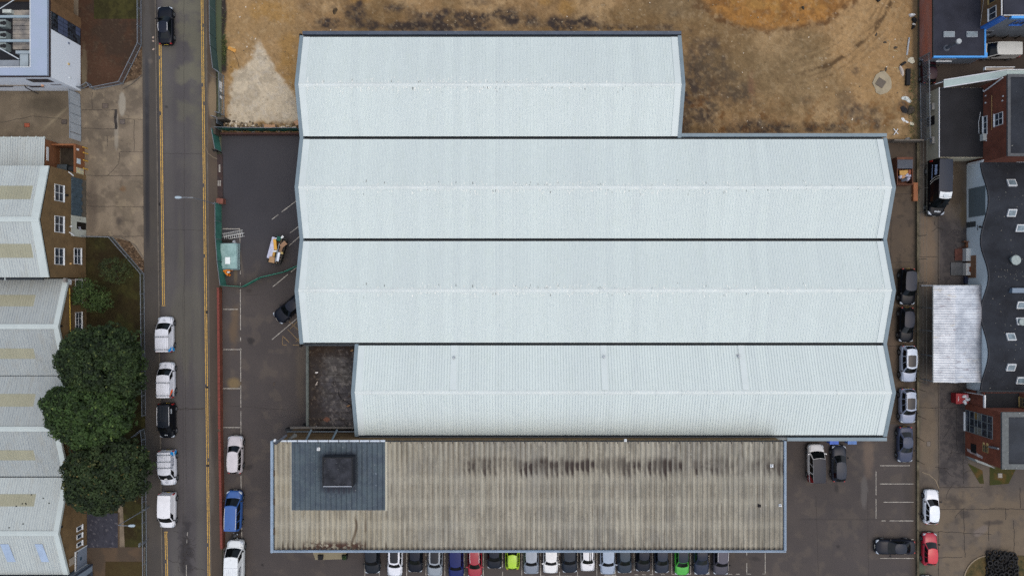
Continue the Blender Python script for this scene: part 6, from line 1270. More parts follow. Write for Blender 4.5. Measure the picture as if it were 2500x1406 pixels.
# --- trees
def leaf_mat(name, c, c2, rough=.7):
    t = NT(name, rough, 0, .2); at = t.n("ShaderNodeAttribute", attribute_name="Col"); t.b.inputs["Base Color"].default_value = (1, 1, 1, 1)
    t.l(at.outputs["Color"], t.b.inputs["Base Color"]); t.m.use_backface_culling = False; return t.m
m_leaf = leaf_mat("leaf", 0, 0); m_bark = mat("bark", (74, 62, 48), .95, .25, 4)
def tree(label, lobes, base, cols, seed, n_clump=520, leaf=.13, per=46, name="broadleaf_tree", cl=.4, trunk_r=.28, sparse=0.):
    """lobes: (px, py, top z, radius x px, radius y px, depth) dome shaped masses of the crown, pixel place at its own height"""
    rng = np.random.default_rng(seed); bx, by, _ = W(*base); t = thing(name, label, "tree", (bx, by, 0))
    centres = []
    for (px, py, zt, rx, ry, dp) in lobes:
        zc_ = zt - dp * .5; cx, cy, _ = W(px, py, zc_); k = (H - zc_) / H / S; RX, RY = rx * k, ry * k
        n_ = int(n_clump * rx * ry / sum(l[3] * l[4] for l in lobes))
        u = rng.random(n_) * 2 * math.pi; q = rng.random(n_) ** .5; 
        hz = np.where(rng.random(n_) < .8, 1, -1)
        zz_ = hz * np.sqrt(np.clip(1 - q ** 2, 0, 1)) * (.82 + .25 * rng.random(n_)); rr = q * (.86 + .2 * rng.random(n_)) * (1 + .07 * np.sin(5 * u + seed) + .05 * np.sin(9 * u))
        centres.append(np.stack([cx + RX * rr * np.cos(u), cy + RY * rr * np.sin(u), zc_ + zz_ * dp * np.where(zz_ > 0, .5, .35)], 1))
    cen = np.concatenate(centres); N = len(cen); rad = cl * (.7 + .6 * rng.random(N))
    tone = rng.random(N) * .7 + .3 * vn(cen[:, 0] * .6, cen[:, 1] * .6, seed)
    V = []; Cc = []
    for i in range(N):
        m_ = int(per * (rad[i] / cl) ** 1.5); d = rng.normal(size=(m_, 3)); d[:, 2] = np.abs(d[:, 2]) * .9 - .15; d /= np.linalg.norm(d, axis=1)[:, None] + 1e-6
        p = cen[i] + d * rad[i] * (.75 + .35 * rng.random((m_, 1)))
        nrm = d + rng.normal(size=(m_, 3)) * .35 + np.array([0, 0, .5]); nrm /= np.linalg.norm(nrm, axis=1)[:, None]
        a = np.cross(nrm, rng.normal(size=(m_, 3))); a /= np.linalg.norm(a, axis=1)[:, None] + 1e-6; b = np.cross(nrm, a); s_ = leaf * (.7 + .6 * rng.random((m_, 1)))
        V.append(np.stack([p - a * s_, p - b * s_ * .62, p + a * s_, p + b * s_ * .62], 1).reshape(-1, 3))
        c0, c1, c2 = (np.array(L3(c)) for c in cols); tt = np.clip((tone[i] - .5) * 1.35 + .5 + rng.normal(size=(m_, 1)) * .13, 0, 1)
        col = c0 * (1 - tt) + c1 * tt; hot = (rng.random((m_, 1)) < .015) * 1.0 + (tone[i] > .93) * .3; col = col * (1 - np.clip(hot, 0, 1)) + c2 * np.clip(hot, 0, 1)
        Cc.append(np.repeat(col, 4, 0))
    V = np.concatenate(V) - np.array([bx, by, 0]); Cc = np.concatenate(Cc); nf = len(V) // 4
    me = bpy.data.meshes.new("crown"); me.vertices.add(len(V)); me.vertices.foreach_set("co", V.astype(np.float32).ravel()); me.loops.add(len(V)); me.loops.foreach_set("vertex_index", np.arange(len(V), dtype=np.int32))
    me.polygons.add(nf); me.polygons.foreach_set("loop_start", (np.arange(nf) * 4).astype(np.int32)); me.polygons.foreach_set("loop_total", np.full(nf, 4, np.int32)); me.update(calc_edges=True)
    ca = me.color_attributes.new("Col", 'FLOAT_COLOR', 'POINT'); cc = np.ones((len(V), 4), np.float32); cc[:, :3] = Cc; ca.data.foreach_set("color", cc.ravel()); me.materials.append(m_leaf)
    o = bpy.data.objects.new("crown", me); C.objects.link(o); o.parent = t
    b = MB(); zt = max(l[2] for l in lobes); zmid = zt * .4; b.cyl((bx, by, 0), (bx, by, zmid), trunk_r, 10, trunk_r * .7)
    idx = rng.choice(N, size=min(N, 26), replace=False)
    for i in idx:
        e = cen[i]; m1 = (bx + (e[0] - bx) * .45, by + (e[1] - by) * .45, zmid + (e[2] - zmid) * .5); b.cyl((bx, by, zmid * .9), m1, trunk_r * .4, 6, trunk_r * .2); b.cyl(m1, tuple(e), trunk_r * .2, 5, .02)
    b.build("trunk", m_bark, t); return t
G1 = ((18, 29, 15), (48, 64, 34), (78, 88, 48)); G2 = ((22, 34, 17), (54, 75, 36), (84, 102, 52)); G3 = ((18, 28, 16), (48, 62, 34), (88, 80, 44))
tree("large dark green tree, northernmost of the three beside the workshops", [(250, 890, 9.5, 92, 84, 6.5), (280, 850, 9, 62, 54, 6), (192, 872, 8.4, 38, 48, 5), (318, 905, 8.2, 32, 68, 5), (216, 832, 8, 46, 32, 4)], (305, 860), G1, 11, 1800, .17, 20)
tree("brighter green tree, middle one of the three, spreading over the workshop roof", [(212, 985, 9.8, 82, 58, 6), (186, 1025, 9.2, 54, 46, 5.5), (230, 1045, 9.3, 74, 44, 6), (156, 985, 8.4, 40, 40, 4.5), (278, 1005, 8.6, 48, 62, 5)], (285, 985), G2, 12, 1500, .17, 20)
tree("large dark green tree, southernmost of the three beside the street", [(264, 1150, 9.3, 94, 80, 6.5), (226, 1180, 8.6, 56, 60, 5), (308, 1130, 8.6, 54, 56, 5), (248, 1218, 8, 60, 30, 4.5), (328, 1165, 8.0, 36, 50, 5)], (308, 1125), G3, 13, 1700, .17, 20)
tree("small light green young tree on the lawn by the railing bend", [(285, 662, 3.4, 40, 30, 2.4), (272, 645, 3.2, 24, 16, 1.6)], (300, 664), ((32, 40, 22), (58, 68, 36), (90, 98, 56)), 14, 170, .09, 10, "small_tree", .28, .07)
tree("small bushy green tree against the workshop's ground floor windows", [(226, 722, 4.2, 44, 34, 3.0), (205, 706, 4, 22, 24, 2), (250, 740, 3.6, 26, 20, 2)], (248, 722), ((32, 44, 22), (60, 78, 38), (100, 110, 64)), 15, 330, .1, 14, "small_tree", .3, .09)
# weeds along edges
wd = []
rng = random.Random(5); b = MB()
for k in range(560):
    if k < 300: x, y = W(rng.gauss(549, 2.5), rng.choice((rng.uniform(30, 165), rng.uniform(100, 150))))[:2]
    elif k < 560: x, y = W(rng.gauss(2224, 5), rng.uniform(170, 345))[:2]
    else: x, y = W(rng.gauss(2243, 2), rng.uniform(360, 1400))[:2]
    z_ = rng.uniform(.0, .3); s_ = rng.uniform(.04, .12); a = rng.uniform(0, 6.28); b.poly([(x, y, z_ + .1), (x + s_ * math.cos(a), y + s_ * math.sin(a), z_ + .12), (x + s_ * 1.4 * math.cos(a + .6), y + s_ * 1.4 * math.sin(a + .6), z_ + .05), (x + s_ * math.cos(a + 1.2), y + s_ * math.sin(a + 1.2), z_ + .1)])
tag(b.build("weeds", mat("weed_green", (60, 74, 40), .9, .35, 3, c2=(84, 88, 50))), "low green weeds growing along the fence lines", "weeds", kind="stuff")

# --- ladder beams, stacked panels, barriers, skip
b = MB(); A = Vector(W(543, 578, .3)); B_ = Vector(W(593, 569, .3)); d = B_ - A; L_ = d.length
ld = thing("ladder_beam", "pair of white lattice ladder beams lying by the green fence", "ladder beam", (A + B_) / 2 - Vector((0, 0, .3)), math.atan2(d.y, d.x))
for oy in (-.21, .21):
    b = MB()
    for s_ in (-.19, .19): b.cyl((-L_ / 2 + (.1 if oy < 0 else 0), oy + s_, .12), (L_ / 2 + (.1 if oy < 0 else 0), oy + s_, .12), .03, 6)
    b.build("stringers", mat("ladder_white", (184, 186, 184), .5), ld, local=True)
    for k in range(10): b = MB(); xx = -L_ / 2 + .15 + k * L_ / 10.3; b.cyl((xx, oy - .19, .12), (xx + .05, oy + .19, .12), .03, 5); b.build("rung", MATS["ladder_white"], ld, local=True)
for k in range(9):
    x, y, _ = W(565, 627, 0); dx, dy, rz_ = random.uniform(-.14, .14), random.uniform(-.12, .12), random.uniform(-2.2, 2.2)
    t = thing("fence_panel", "", "fence panel", (x + dx, y + dy, .03 + .07 * k), R(rz_), "stacked mesh fence panels")
    t["label"] = ("galvanised fence panel frame in the stack beside the green fence" if k < 8 else "topmost netted fence panel of the stack carrying a white sheet"); w_, h_ = 1.08, 1.62
    b = MB()
    for a, c in (((-w_, -h_), (w_, -h_)), ((w_, -h_), (w_, h_)), ((w_, h_), (-w_, h_)), ((-w_, h_), (-w_, -h_))): b.cyl((*a, .03), (*c, .03), .025, 6)
    b.build("frame", mat("panel_frame", (112, 132, 138), .5, .1, 3), t, local=True)
    b = MB(); b.box(-w_, w_, -h_, h_, .012, .02); b.build("netting", mat("pale_green_net", (122, 154, 152), .8, .12, .9, c2=(142, 170, 168), fine=.08), t, local=True)
b = MB(); x, y, _ = W(556, 636, .75); b.box(x - .34, x + .3, y - .45, y + .42, .71, .76); tag(b.build("white_sheet", mat("sheet_white", (224, 232, 232), .6, .02)), "white rectangular board lying on top of the stacked fence panels", "board")
lump("sandbag", 573, 592, .5, .5, .35, mat("bag_pale", (166, 172, 178), .7), "pale bag lying at the north end of the stacked fence panels", "bag", seed=5)
lump("netting_heap", 556, 588, 1.6, .8, .25, mat("heap_dark", (40, 38, 36), .95, .4, 6), "dark tangled heap between the ladder beams and the stacked panels", "heap", seed=8)
for i, (px, py, rz_) in enumerate(((556, 661, 10), (563, 664, 60), (558, 668, 130))):
    x, y, _ = W(px, py); b = MB(); M = Matrix.Translation((x, y, 0)) @ Matrix.Rotation(R(rz_), 4, 'Z')
    b.box(-.3, .3, -.05, .05, .1, .75, 0, M); b.box(-.36, -.26, -.16, .16, 0, .1, 0, M); b.box(.26, .36, -.16, .16, 0, .1, 0, M); b.box(-.28, .28, -.1, .1, .62, .72, 0, M)
    tag(b.build("barrier", mat("orange_plastic", (208, 122, 24), .5, .12, 4)), ("northern", "eastern", "southern")[i] + " orange plastic barrier piece in the cluster below the stacked panels", "barrier", "orange barriers")
lump("white_bucket", 558, 664.5, .34, .32, .25, m_upvc, "small white tub in the middle of the orange barrier cluster", "tub", .75, seed=4)
# skip
SKC = W(678, 612, .8); sk = thing("skip", "rubbish skip angled in the car park, heaped with cardboard and white panels", "skip", (SKC[0], SKC[1], 0), R(-106 + 180))
def bl(*a, **k): return None
L_, Wd = 3.5, 1.75
b = MB(); b.add([(-L_ / 2 + .5, -Wd / 2 + .15, .1), (L_ / 2 - .5, -Wd / 2 + .15, .1), (L_ / 2 - .5, Wd / 2 - .15, .1), (-L_ / 2 + .5, Wd / 2 - .15, .1), (-L_ / 2, -Wd / 2, 1.1), (L_ / 2, -Wd / 2, 1.1), (L_ / 2, Wd / 2, 1.1), (-L_ / 2, Wd / 2, 1.1),
    (-L_ / 2 + .1, -Wd / 2 + .1, 1.1), (L_ / 2 - .1, -Wd / 2 + .1, 1.1), (L_ / 2 - .1, Wd / 2 - .1, 1.1), (-L_ / 2 + .1, Wd / 2 - .1, 1.1), (-L_ / 2 + .3, -Wd / 2 + .2, .7), (L_ / 2 - .3, -Wd / 2 + .2, .7), (L_ / 2 - .3, Wd / 2 - .2, .7), (-L_ / 2 + .3, Wd / 2 - .2, .7)],
    [(3, 2, 1, 0), (0, 1, 5, 4), (1, 2, 6, 5), (2, 3, 7, 6), (3, 0, 4, 7), (4, 5, 9, 8), (5, 6, 10, 9), (6, 7, 11, 10), (7, 4, 8, 11), (8, 9, 13, 12), (9, 10, 14, 13), (10, 11, 15, 14), (11, 8, 12, 15), (12, 13, 14, 15)])
b.build("body", mat("skip_black", (38, 38, 36), .7, .2, 3), sk, local=True)
for s_ in (-1, 1):
    for q in (-.8, .8): b = MB(); b.cyl((q, s_ * Wd / 2 - .02 * s_, .9), (q, s_ * (Wd / 2 + .12), .9), .05, 8); b.build("lifting_lug", m_black, sk, local=True)
def in_skip(name, px, py, l, w, h, rz_, c, label, cat, z=1.0, tilt=0.):
    x, y, _ = W(px, py, z); b = MB(); M = Matrix.Translation((x, y, z)) @ Matrix.Rotation(R(rz_), 4, 'Z') @ Matrix.Rotation(R(tilt), 4, 'X'); b.box(-l / 2, l / 2, -w / 2, w / 2, 0, h, 0, M)
    b.box(-l / 2 + .05, l / 2 - .05, -w / 2 + .03, w / 2 - .03, h, h + .015, 0, M); tag(b.build(name, mat("sk%d_%d_%d" % c, c, .75, .15, 4)), label, cat)
in_skip("lilac_sheet", 664, 605, 2.75, .62, .05, 75, (180, 184, 204), "long pale lilac panel along the skip's west side", "panel", 1.12, 8)
in_skip("foam_roll", 672.5, 597, 1.35, .36, .18, 96, (206, 158, 70), "long ochre foam piece in the northern half of the skip", "foam", 1.2)
in_skip("foam_offcut", 669, 621, .5, .3, .15, 80, (178, 140, 70), "short ochre offcut in the middle of the skip", "foam", 1.15)
in_skip("green_sheet", 681, 583, .55, .5, .08, 78, (20, 84, 70), "dark green sheet at the skip's north end", "sheet", 1.18)
in_skip("white_offcut", 689, 579, .4, .25, .05, 40, (210, 216, 216), "white triangular offcut at the skip's north end", "panel", 1.2, 12)
in_skip("cardboard_sheet", 692, 597, .85, .5, .05, 40, (150, 118, 92), "tan cardboard sheet on the skip's north east side", "cardboard", 1.2, 10)
in_skip("cardboard_flap", 686, 610, .6, .35, .05, 70, (134, 106, 82), "brown cardboard flap in the skip's centre", "cardboard", 1.14, -8)
in_skip("white_box", 680, 627, 1.15, .3, .12, 78, (214, 222, 232), "bright white long carton in the skip's southern half", "carton", 1.2)
in_skip("grey_strip", 677, 617, 2.4, .06, .05, 77, (156, 172, 184), "thin pale strip running lengthwise through the skip", "strip", 1.24)
in_skip("cardboard_box", 664.5, 634, .75, .7, .16, 80, (164, 132, 96), "tan cardboard box at the skip's south west corner", "cardboard", 1.1)
in_skip("white_scraps", 671, 613, .5, .2, .06, 5, (222, 226, 226), "small white scrap lying across the skip's middle", "scrap", 1.22, 15)
in_skip("yellow_box", 689, 618, .25, .3, .2, 75, (186, 164, 108), "small straw coloured block on the skip's east edge", "block", 1.12)
rr = random.Random(9); b = MB()
for k in range(260):
    u_, v_ = rr.uniform(-1.6, 1.6), rr.uniform(-.8, .8)
    if v_ > .1 and rr.random() < .7: continue
    M = Matrix.Translation((SKC[0], SKC[1], rr.uniform(.85, 1.1))) @ Matrix.Rotation(R(74), 4, 'Z') @ Matrix.Translation((u_, v_, 0)) @ Matrix.Rotation(rr.uniform(0, 3), 4, 'Z') @ Matrix.Rotation(rr.uniform(-.6, .6), 4, 'X'); s_ = rr.uniform(.03, .12); b.box(-s_, s_, -s_ * .4, s_ * .4, 0, .05, rr.randrange(4), M)
tag(b.build("loose_rubble", [mat("rb%d" % i, c, .9) for i, c in enumerate(((96, 82, 66), (60, 56, 52), (140, 128, 112), (84, 64, 46)))]), "loose brown and grey rubble filling the gaps in the skip", "rubble", kind="stuff")

# covered skip in the lane
x0, x1 = W(2190, 0, 1.3)[0], W(2229, 0, 1.3)[0]; y0, y1 = W(0, 451, 1.3)[1], W(0, 384, 1.3)[1]
cs = thing("covered_skip", "brown skip with a slatted grey lid and an open half full of cardboard and bags", "skip", ((x0 + x1) / 2, (y0 + y1) / 2, 0))
b = MB(); m_sk = mat("skip_brown", (92, 58, 42), .8, .2, 2, fine=.1); t_ = .09
for q in ((x0, x0 + t_, y0, y1), (x1 - t_, x1, y0, y1), (x0 + t_, x1 - t_, y0, y0 + t_), (x0 + t_, x1 - t_, y1 - .3, y1), (x0 + t_, x1 - t_, y0 + t_, y1 - .3)):
    b.box(*q, .05, .25 if q is None else 1.3) if q[2] != y0 + t_ or q[3] != y1 - .3 else b.box(*q, .05, .3)
b.build("body", m_sk, cs); b = MB(); ym_ = y1 - .3 - 1.15
for k in range(8): b.box(x0 + .02, x1 - .05, ym_ + k * .14, ym_ + k * .14 + .125, 1.3, 1.36)
b.build("lid", mat("lid_grey", (66, 72, 82), .6, .12, 3, speck=(9, .72, (200, 206, 210))), cs)
def inb(name, px, py, l, w, h, rz_, c, label, cat, z=.6): in_skip(name, px, py, l, w, h, rz_, c, label, cat, z)
inb("cardboard_sheet", 2207, 422, 1.2, .6, .1, 5, (176, 138, 76), "yellow brown cardboard sheet under the slatted lid's edge", "cardboard", .9)
inb("cardboard_box", 2218, 421, .55, .35, .3, 85, (132, 76, 56), "reddish box at the covered skip's east side", "box", .8)
inb("dark_carton", 2206, 440, .7, .35, .1, 14, (60, 66, 78), "dark slate carton at the covered skip's south end", "carton", .95)
inb("tan_board", 2204, 431, .5, .5, .06, 30, (160, 124, 92), "tan board in the centre of the covered skip", "board", .92)
for i, (px, py) in enumerate(((2213, 428), (2219, 430), (2216, 438), (2197, 432))): lump("rubbish_bag", px, py, .48, .45, .3, mat("bag_lilac", (172, 172, 190), .5, .1, 4), ("western", "eastern", "southern", "solitary west side")[i] + " pale bag in the covered skip's open half", "bag", .85, seed=20 + i, group="bags in the covered skip")
b = MB(); a = W(2230, 446, .4); c = W(2241, 491, .4); b.box(a[0], c[0], c[1], a[1], 0, .4); b.box(a[0] + .04, c[0] - .04, c[1] + .04, a[1] - .04, .4, .43); tag(b.build("timber_crate", mat("plywood_orange", (142, 92, 62), .8, .12, 1.5, fine=.1)), "long orange brown plywood crate beside the lane wall", "crate")
lump("leaf_litter", 2227, 478, .3, .5, .08, mat("litter_tan", (140, 120, 84), .9, .3, 8), "small tan litter heap beside the plywood crate", "litter", seed=33)

# --- debris on the soil site
dz = .12
lump("white_bag", 2226, 38, .75, .45, .35, m_upvc, "white crumpled bag near the top of the debris line", "bag", dz, 10, 41)
lump("bin_liner", 2232, 50, .7, .65, .35, m_black, "black sack just below the white bag in the debris line", "sack", dz, 0, 42)
lump("black_sack", 2229, 67, .55, .35, .25, m_black, "small black sack hanging below the bin liner", "sack", dz, 40, 43)
lump("white_scrap", 2231, 60, .4, .3, .12, mat("scrap_w", (190, 190, 186), .7), "dirty white scrap between two black sacks", "scrap", dz, 0, 44)
lump("plastic_sheet", 2225, 148, .75, 1.0, .15, mat("bag_cream", (188, 184, 164), .6, .1, 3), "cream plastic sheet snagged by the fence", "sheet", dz, -30, 45)
lump("tangled_sheet", 2201, 174, .55, 1.25, .25, mat("tangle", (176, 166, 156), .7, .2, 5), "tangled pale sheet beside the black tube", "sheet", dz, 20, 46)
lump("white_pipe_heap", 2212, 243, 1.2, .8, .2, mat("mixed_pale", (140, 150, 146), .8, .35, 4, c2=(196, 200, 196)), "heap of pale scrap north of the black waste pile", "scrap heap", dz, -20, 47)
lump("black_waste_pile", 2205, 270, 1.1, 1.1, .3, mat("waste_dark", (34, 34, 36), .9, .3, 4), "black waste pile in front of the palisade fence", "waste pile", dz, 0, 48)
lump("brown_waste_pile", 2223, 270, .9, 1.2, .3, mat("waste_brown", (62, 56, 48), .9, .3, 4), "brown scrap pile against the fence beside the black waste pile", "waste pile", dz, 0, 49)
lump("white_tarp", 2205, 294, 1.3, .6, .25, m_upvc, "bright white crumpled tarp under the black waste pile", "tarp", dz, -25, 50)
lump("cream_rag", 2226, 303, .55, .6, .12, mat("bag_cream", (188, 184, 164)), "cream rag by the fence below the white tarp", "rag", dz, -50, 51)
lump("grey_rubble", 2215, 340, .7, .4, .2, mat("rub_g", (120, 122, 122), .9, .3, 6), "grey rubble heap at the lane wall corner", "rubble", dz, 0, 52)
lump("boulder", 1960, 20, .35, .45, .3, mat("stone_d", (70, 66, 56), .9, .2, 4), "dark stone on the orange clay mound", "stone", 1.2, 0, 53)
lump("blue_stone", 709, 134, .55, .75, .2, mat("stone_bl", (76, 78, 82), .9, .3, 3), "blue grey stone on the orange soil beside the warehouse gable", "stone", dz, 0, 54)
lump("charred_bush", 817, 28, .9, 1.3, .15, mat("charred", (52, 42, 32), .95, .4, 4, c2=(70, 58, 40)), "charred scrubby bush north west of the warehouse", "bush", dz, 0, 55)
bar("black_tube", (2215, 170), (2214, 210), .5, .35, m_black, "thick black tube lying along the fence", "tube", dz)
bar("steel_post", (2219, 93), (2213, 136), .2, .12, m_metal, "long grey steel post lying among the debris", "post", dz)
bar("black_plank", (2199, 160), (2210, 153), .3, .15, m_black, "short black block beside the tangled sheet", "block", dz)
bar("black_board", (2148, 176), (2162, 176), .25, .1, m_black, "black board west of the tangled sheet", "board", dz)
bar("black_offcut", (2137, 218), (2149, 226), .3, .12, m_black, "short black offcut on the south west edge of the manhole slab", "offcut", dz)
bar("dark_block", (2139, 4), (2147, -2), .5, .3, m_black, "dark block at the top edge right of the clay mound", "block", dz)
bar("ochre_plank", (558, 117), (576, 126), .4, .12, mat("plank_ochre", (186, 136, 66), .8, .1, 3), "ochre board at the edge of the street verge", "board", dz)
bar("pale_plank", (560, 115), (574, 117), .08, .06, mat("plank_pale", (190, 170, 130), .8), "thin pale lath above the ochre board", "lath", dz)
bar("pallet_board", (646, 309), (672, 309), .4, .12, mat("plank_pink", (176, 140, 108), .8, .1, 3), "pinkish board lying across the green netting's base", "board", .3)
b = MB(); P = [W(2172, 102, dz), W(2170, 121, dz), W(2192, 126, dz)]; b.tube(P, .05, 4); tag(b.build("timber_frame_piece", mat("lath", (176, 158, 120), .8)), "L shaped pale timber lath on the soil", "lath")
b = MB(); P = [W(2170, 165, dz), W(2192, 166, dz), W(2193, 184, dz)]; b.tube(P, .05, 4); tag(b.build("timber_frame_corner", MATS["lath"]), "right angled lath above the manhole slab", "lath")
b = MB(); P = [W(2165, 80, dz), W(2166, 92, dz)]; b.tube(P, .04, 4); tag(b.build("short_lath", MATS["lath"]), "short upright lath north of the L shaped lath", "lath")
for k, (px, py) in enumerate(((2160, 104), (2186, 117), (2162, 170), (2139, 85))): lump("debris_clod", px, py, .5, .35, .12, mat("clod", (66, 60, 52), .9, .2, 4), ("dark clod left of the L shaped lath", "dark clod inside the L shaped lath", "dark clod with a white rim above the manhole slab", "dark clod far left of the short lath")[k], "clod", dz, 30 * k, 60 + k)
b = MB()
for a in (35, -70): b.box(-.5, .42, -.04, .04, 0, .07 + .01 * (a > 0), 0, Matrix.Translation(W(2187, 322, dz)) @ Matrix.Rotation(R(a + 20), 4, 'Z'))
tag(b.build("white_crossed_laths", m_upvc), "white crossed pieces on the dark soil near the wall", "laths")
# manhole slab
b = MB(); cx, cy, _ = W(2153, 204, .15); n = 14; P = [(cx + (1.18 + .12 * math.sin(3 * i)) * math.cos(2 * math.pi * i / n), cy + (1.5 + .12 * math.cos(2 * i)) * math.sin(2 * math.pi * i / n)) for i in range(n)]
b.prism(P, -.1, .28); ms = b.build("manhole_slab", mat("slab_cream", (146, 136, 114), .9, .12, 1.5, fine=.1)); tag(ms, "round pale concrete manhole slab with a tilted square cover on the soil site", "manhole")
b = MB(); b.box(-.52, .52, -.5, .5, .28, .34, 0, Matrix.Translation((*W(2150, 203, .3)[:2], 0)) @ Matrix.Rotation(R(-33), 4, 'Z')); b.build("cover", mat("cover_brown", (92, 84, 74), .7, .15, 4), ms)
# long stick on the sand
b = MB(); b.tube([W(657, 244, .3), W(662, 254, .32), (W(669, 264, .3)), W(678, 271, .3)], .03, 5); tag(b.build("bent_stick", mat("dark_twig", (50, 44, 38))), "thin bent stick lying on the pale sand", "stick")
b = MB(); b.tube([W(570, 128, .2), W(580, 148, .2), W(584, 167, .2)], .025, 5); tag(b.build("long_twig", MATS["dark_twig"]), "long curved twig at the sand's north west edge", "stick")
bar("timber_pallet", (722, 296), (728, 306), .5, .14, mat("plank_pink", (176, 140, 108)), "pinkish pallet end poking out beside the warehouse gable", "pallet", .3)
# pale blotches on pavement
for i, (px, py) in enumerate(((374, 92), (374, 101), (374.5, 121))): lump("pavement_litter", px, py, .25, .22, .05, mat("litter_pink", (176, 156, 140), .9), ("northern", "middle", "southern")[i] + " pale litter blob on the pavement by the black car", "litter", .1, seed=70 + i, group="litter by the black car")
b = MB(); rr = random.Random(21)
for k in range(900):
    px, py = rr.uniform(560, 2215), rr.uniform(-40, 322)
    if 715 < px < 1680 and py > 76: continue
    x, y, _ = W(px, py); s_ = rr.uniform(.03, .1); z_ = .1 + (1.0 if ((px - 1890) / 200) ** 2 + ((py + 60) / 120) ** 2 < 1 else 0) * .5
    M = Matrix.Translation((x, y, z_)) @ Matrix.Rotation(rr.uniform(0, 3), 4, 'Z') @ Matrix.Rotation(rr.uniform(-.4, .4), 4, 'X'); b.box(-s_, s_, -s_ * .7, s_ * .7, -.1, s_, rr.choice((0, 0, 1, 2)), M)
tag(b.build("scattered_stones", [mat("st0", (150, 134, 108), .9), mat("st1", (90, 80, 66), .9), mat("st2", (196, 186, 168), .9)]), "small stones scattered over the soil site", "stones", kind="stuff")
b = MB()
for k in range(260):
    px, py = rr.uniform(550, 735), 308 + abs(rr.gauss(0, 5)) * (-1 if rr.random() < .7 else .6); x, y, _ = W(px, py); s_ = rr.uniform(.05, .18)
    M = Matrix.Translation((x, y, .1)) @ Matrix.Rotation(rr.uniform(0, 3), 4, 'Z'); b.box(-s_, s_, -s_ * .6, s_ * .6, -.05, s_ * .8, rr.choice((0, 1, 2)), M)
tag(b.build("rubble_line", [MATS["st0"], MATS["st1"], MATS["st2"]]), "broken rubble along the foot of the dark green netting fence", "rubble", kind="stuff")

# --- tyre stack
ty = MB(); n = 20; r0, r1, hw = .35, .19, .11
pr = [(r1, -hw * .7), (r1 + .02, -hw), (r0 - .03, -hw), (r0, -hw * .7), (r0, hw * .7), (r0 - .03, hw), (r1 + .02, hw), (r1, hw * .7)]
V = []; 
for i in range(n):
    a = 2 * math.pi * i / n; V += [(r * math.cos(a), r * math.sin(a), z_ + hw) for r, z_ in pr]
F = [(i * 8 + j, ((i + 1) % n) * 8 + j, ((i + 1) % n) * 8 + (j + 1) % 8, i * 8 + (j + 1) % 8) for i in range(n) for j in range(8)]
ty.add(V, F); proto = ty.build("tyre", mat("tyre_black", (20, 20, 21), .75, .2, 5), local=True, smooth=35); k = 0; rr = random.Random(3)
words_r = ["north edge", "second row", "third row", "fourth row", "fifth row", "sixth row", "south edge"]
for row in range(7):
    cnt = 5 if row in (0,) else 6
    lower = []
    for c_ in range(cnt):
        o = proto if k == 0 else proto.copy()
        if k: C.objects.link(o)
        px = 2417 + c_ * 12.3 + rr.uniform(-2, 2); py = 1350 + row * 10.6 + rr.uniform(-2.5, 2.5); z_ = .22 * rr.choice((0, 1, 1, 2, 2, 3)) + .02
        o.location = W(px, py, z_); o.rotation_euler = (R(rr.choice((0, 4, -8, 22, -25))), R(rr.choice((0, 6, -10, 24))), rr.uniform(0, 3))
        side = ("westernmost", "second", "third", "fourth", "fifth", "easternmost")[c_] if cnt == 6 else ("westernmost", "second", "third", "fourth", "easternmost")[c_]
        tag(o, "black tyre, %s from the west along the %s of the tyre heap" % (side, words_r[row]), "tyre", "tyres heaped at the bottom right"); k += 1

rr = random.Random(8)
for row in range(7):
    for c_ in range(6):
        o = proto.copy(); C.objects.link(o); o.location = W(2412 + c_ * 12.3 + rr.uniform(-2, 2), 1355 + row * 10.2 + rr.uniform(-2, 2), .0); o.location.z = .035; o.rotation_euler = (0, 0, rr.uniform(0, 3))
        tag(o, "black tyre lying flat underneath the top layer of the tyre heap", "tyre", "tyres underneath the heap")
# ---------------------------------------------------------------- vehicles
def paint(c, name=None):
    n_ = "paint_%d_%d_%d" % c
    if n_ in MATS: return MATS[n_]
    dk_ = max(c) < 130; t = NT(n_, .34 if dk_ else .28, .0, .22 if dk_ else .45); a = L3((c[0] - 3, c[1], min(255, c[2] + 6)), .5) if dk_ else L3(c, .86)
    f = t.rng(t.noise(1.6, t.coord(), 3), .35, .65); t.b.inputs["Coat Weight"].default_value = .06 if dk_ else .25; t.b.inputs["Coat Roughness"].default_value = .12
    MATS[n_] = t.out(t.mix(f, tuple(v * .94 for v in a), tuple(min(1, v * 1.05) for v in a))); return MATS[n_]
m_cglass = mat("car_glass", (6, 8, 10), .06, .3, 2, spec=.35, c2=(16, 20, 22)); m_tyre = mat("rubber", (22, 22, 23), .85, .15, 4); m_rim = mat("rim", (120, 124, 128), .35, .1, 6, metal=.6)
m_head = mat("headlight", (176, 186, 196), .15, .1, 8, spec=.7); m_tail = mat("tail_light", (150, 26, 26), .3, .1, 6); m_plastic = mat("black_plastic", (26, 27, 29), .7, .1, 4)
m_platew = mat("plate_white", (206, 206, 196), .5, .05, 4); m_platey = mat("plate_yellow", (206, 178, 60), .5, .05, 4)
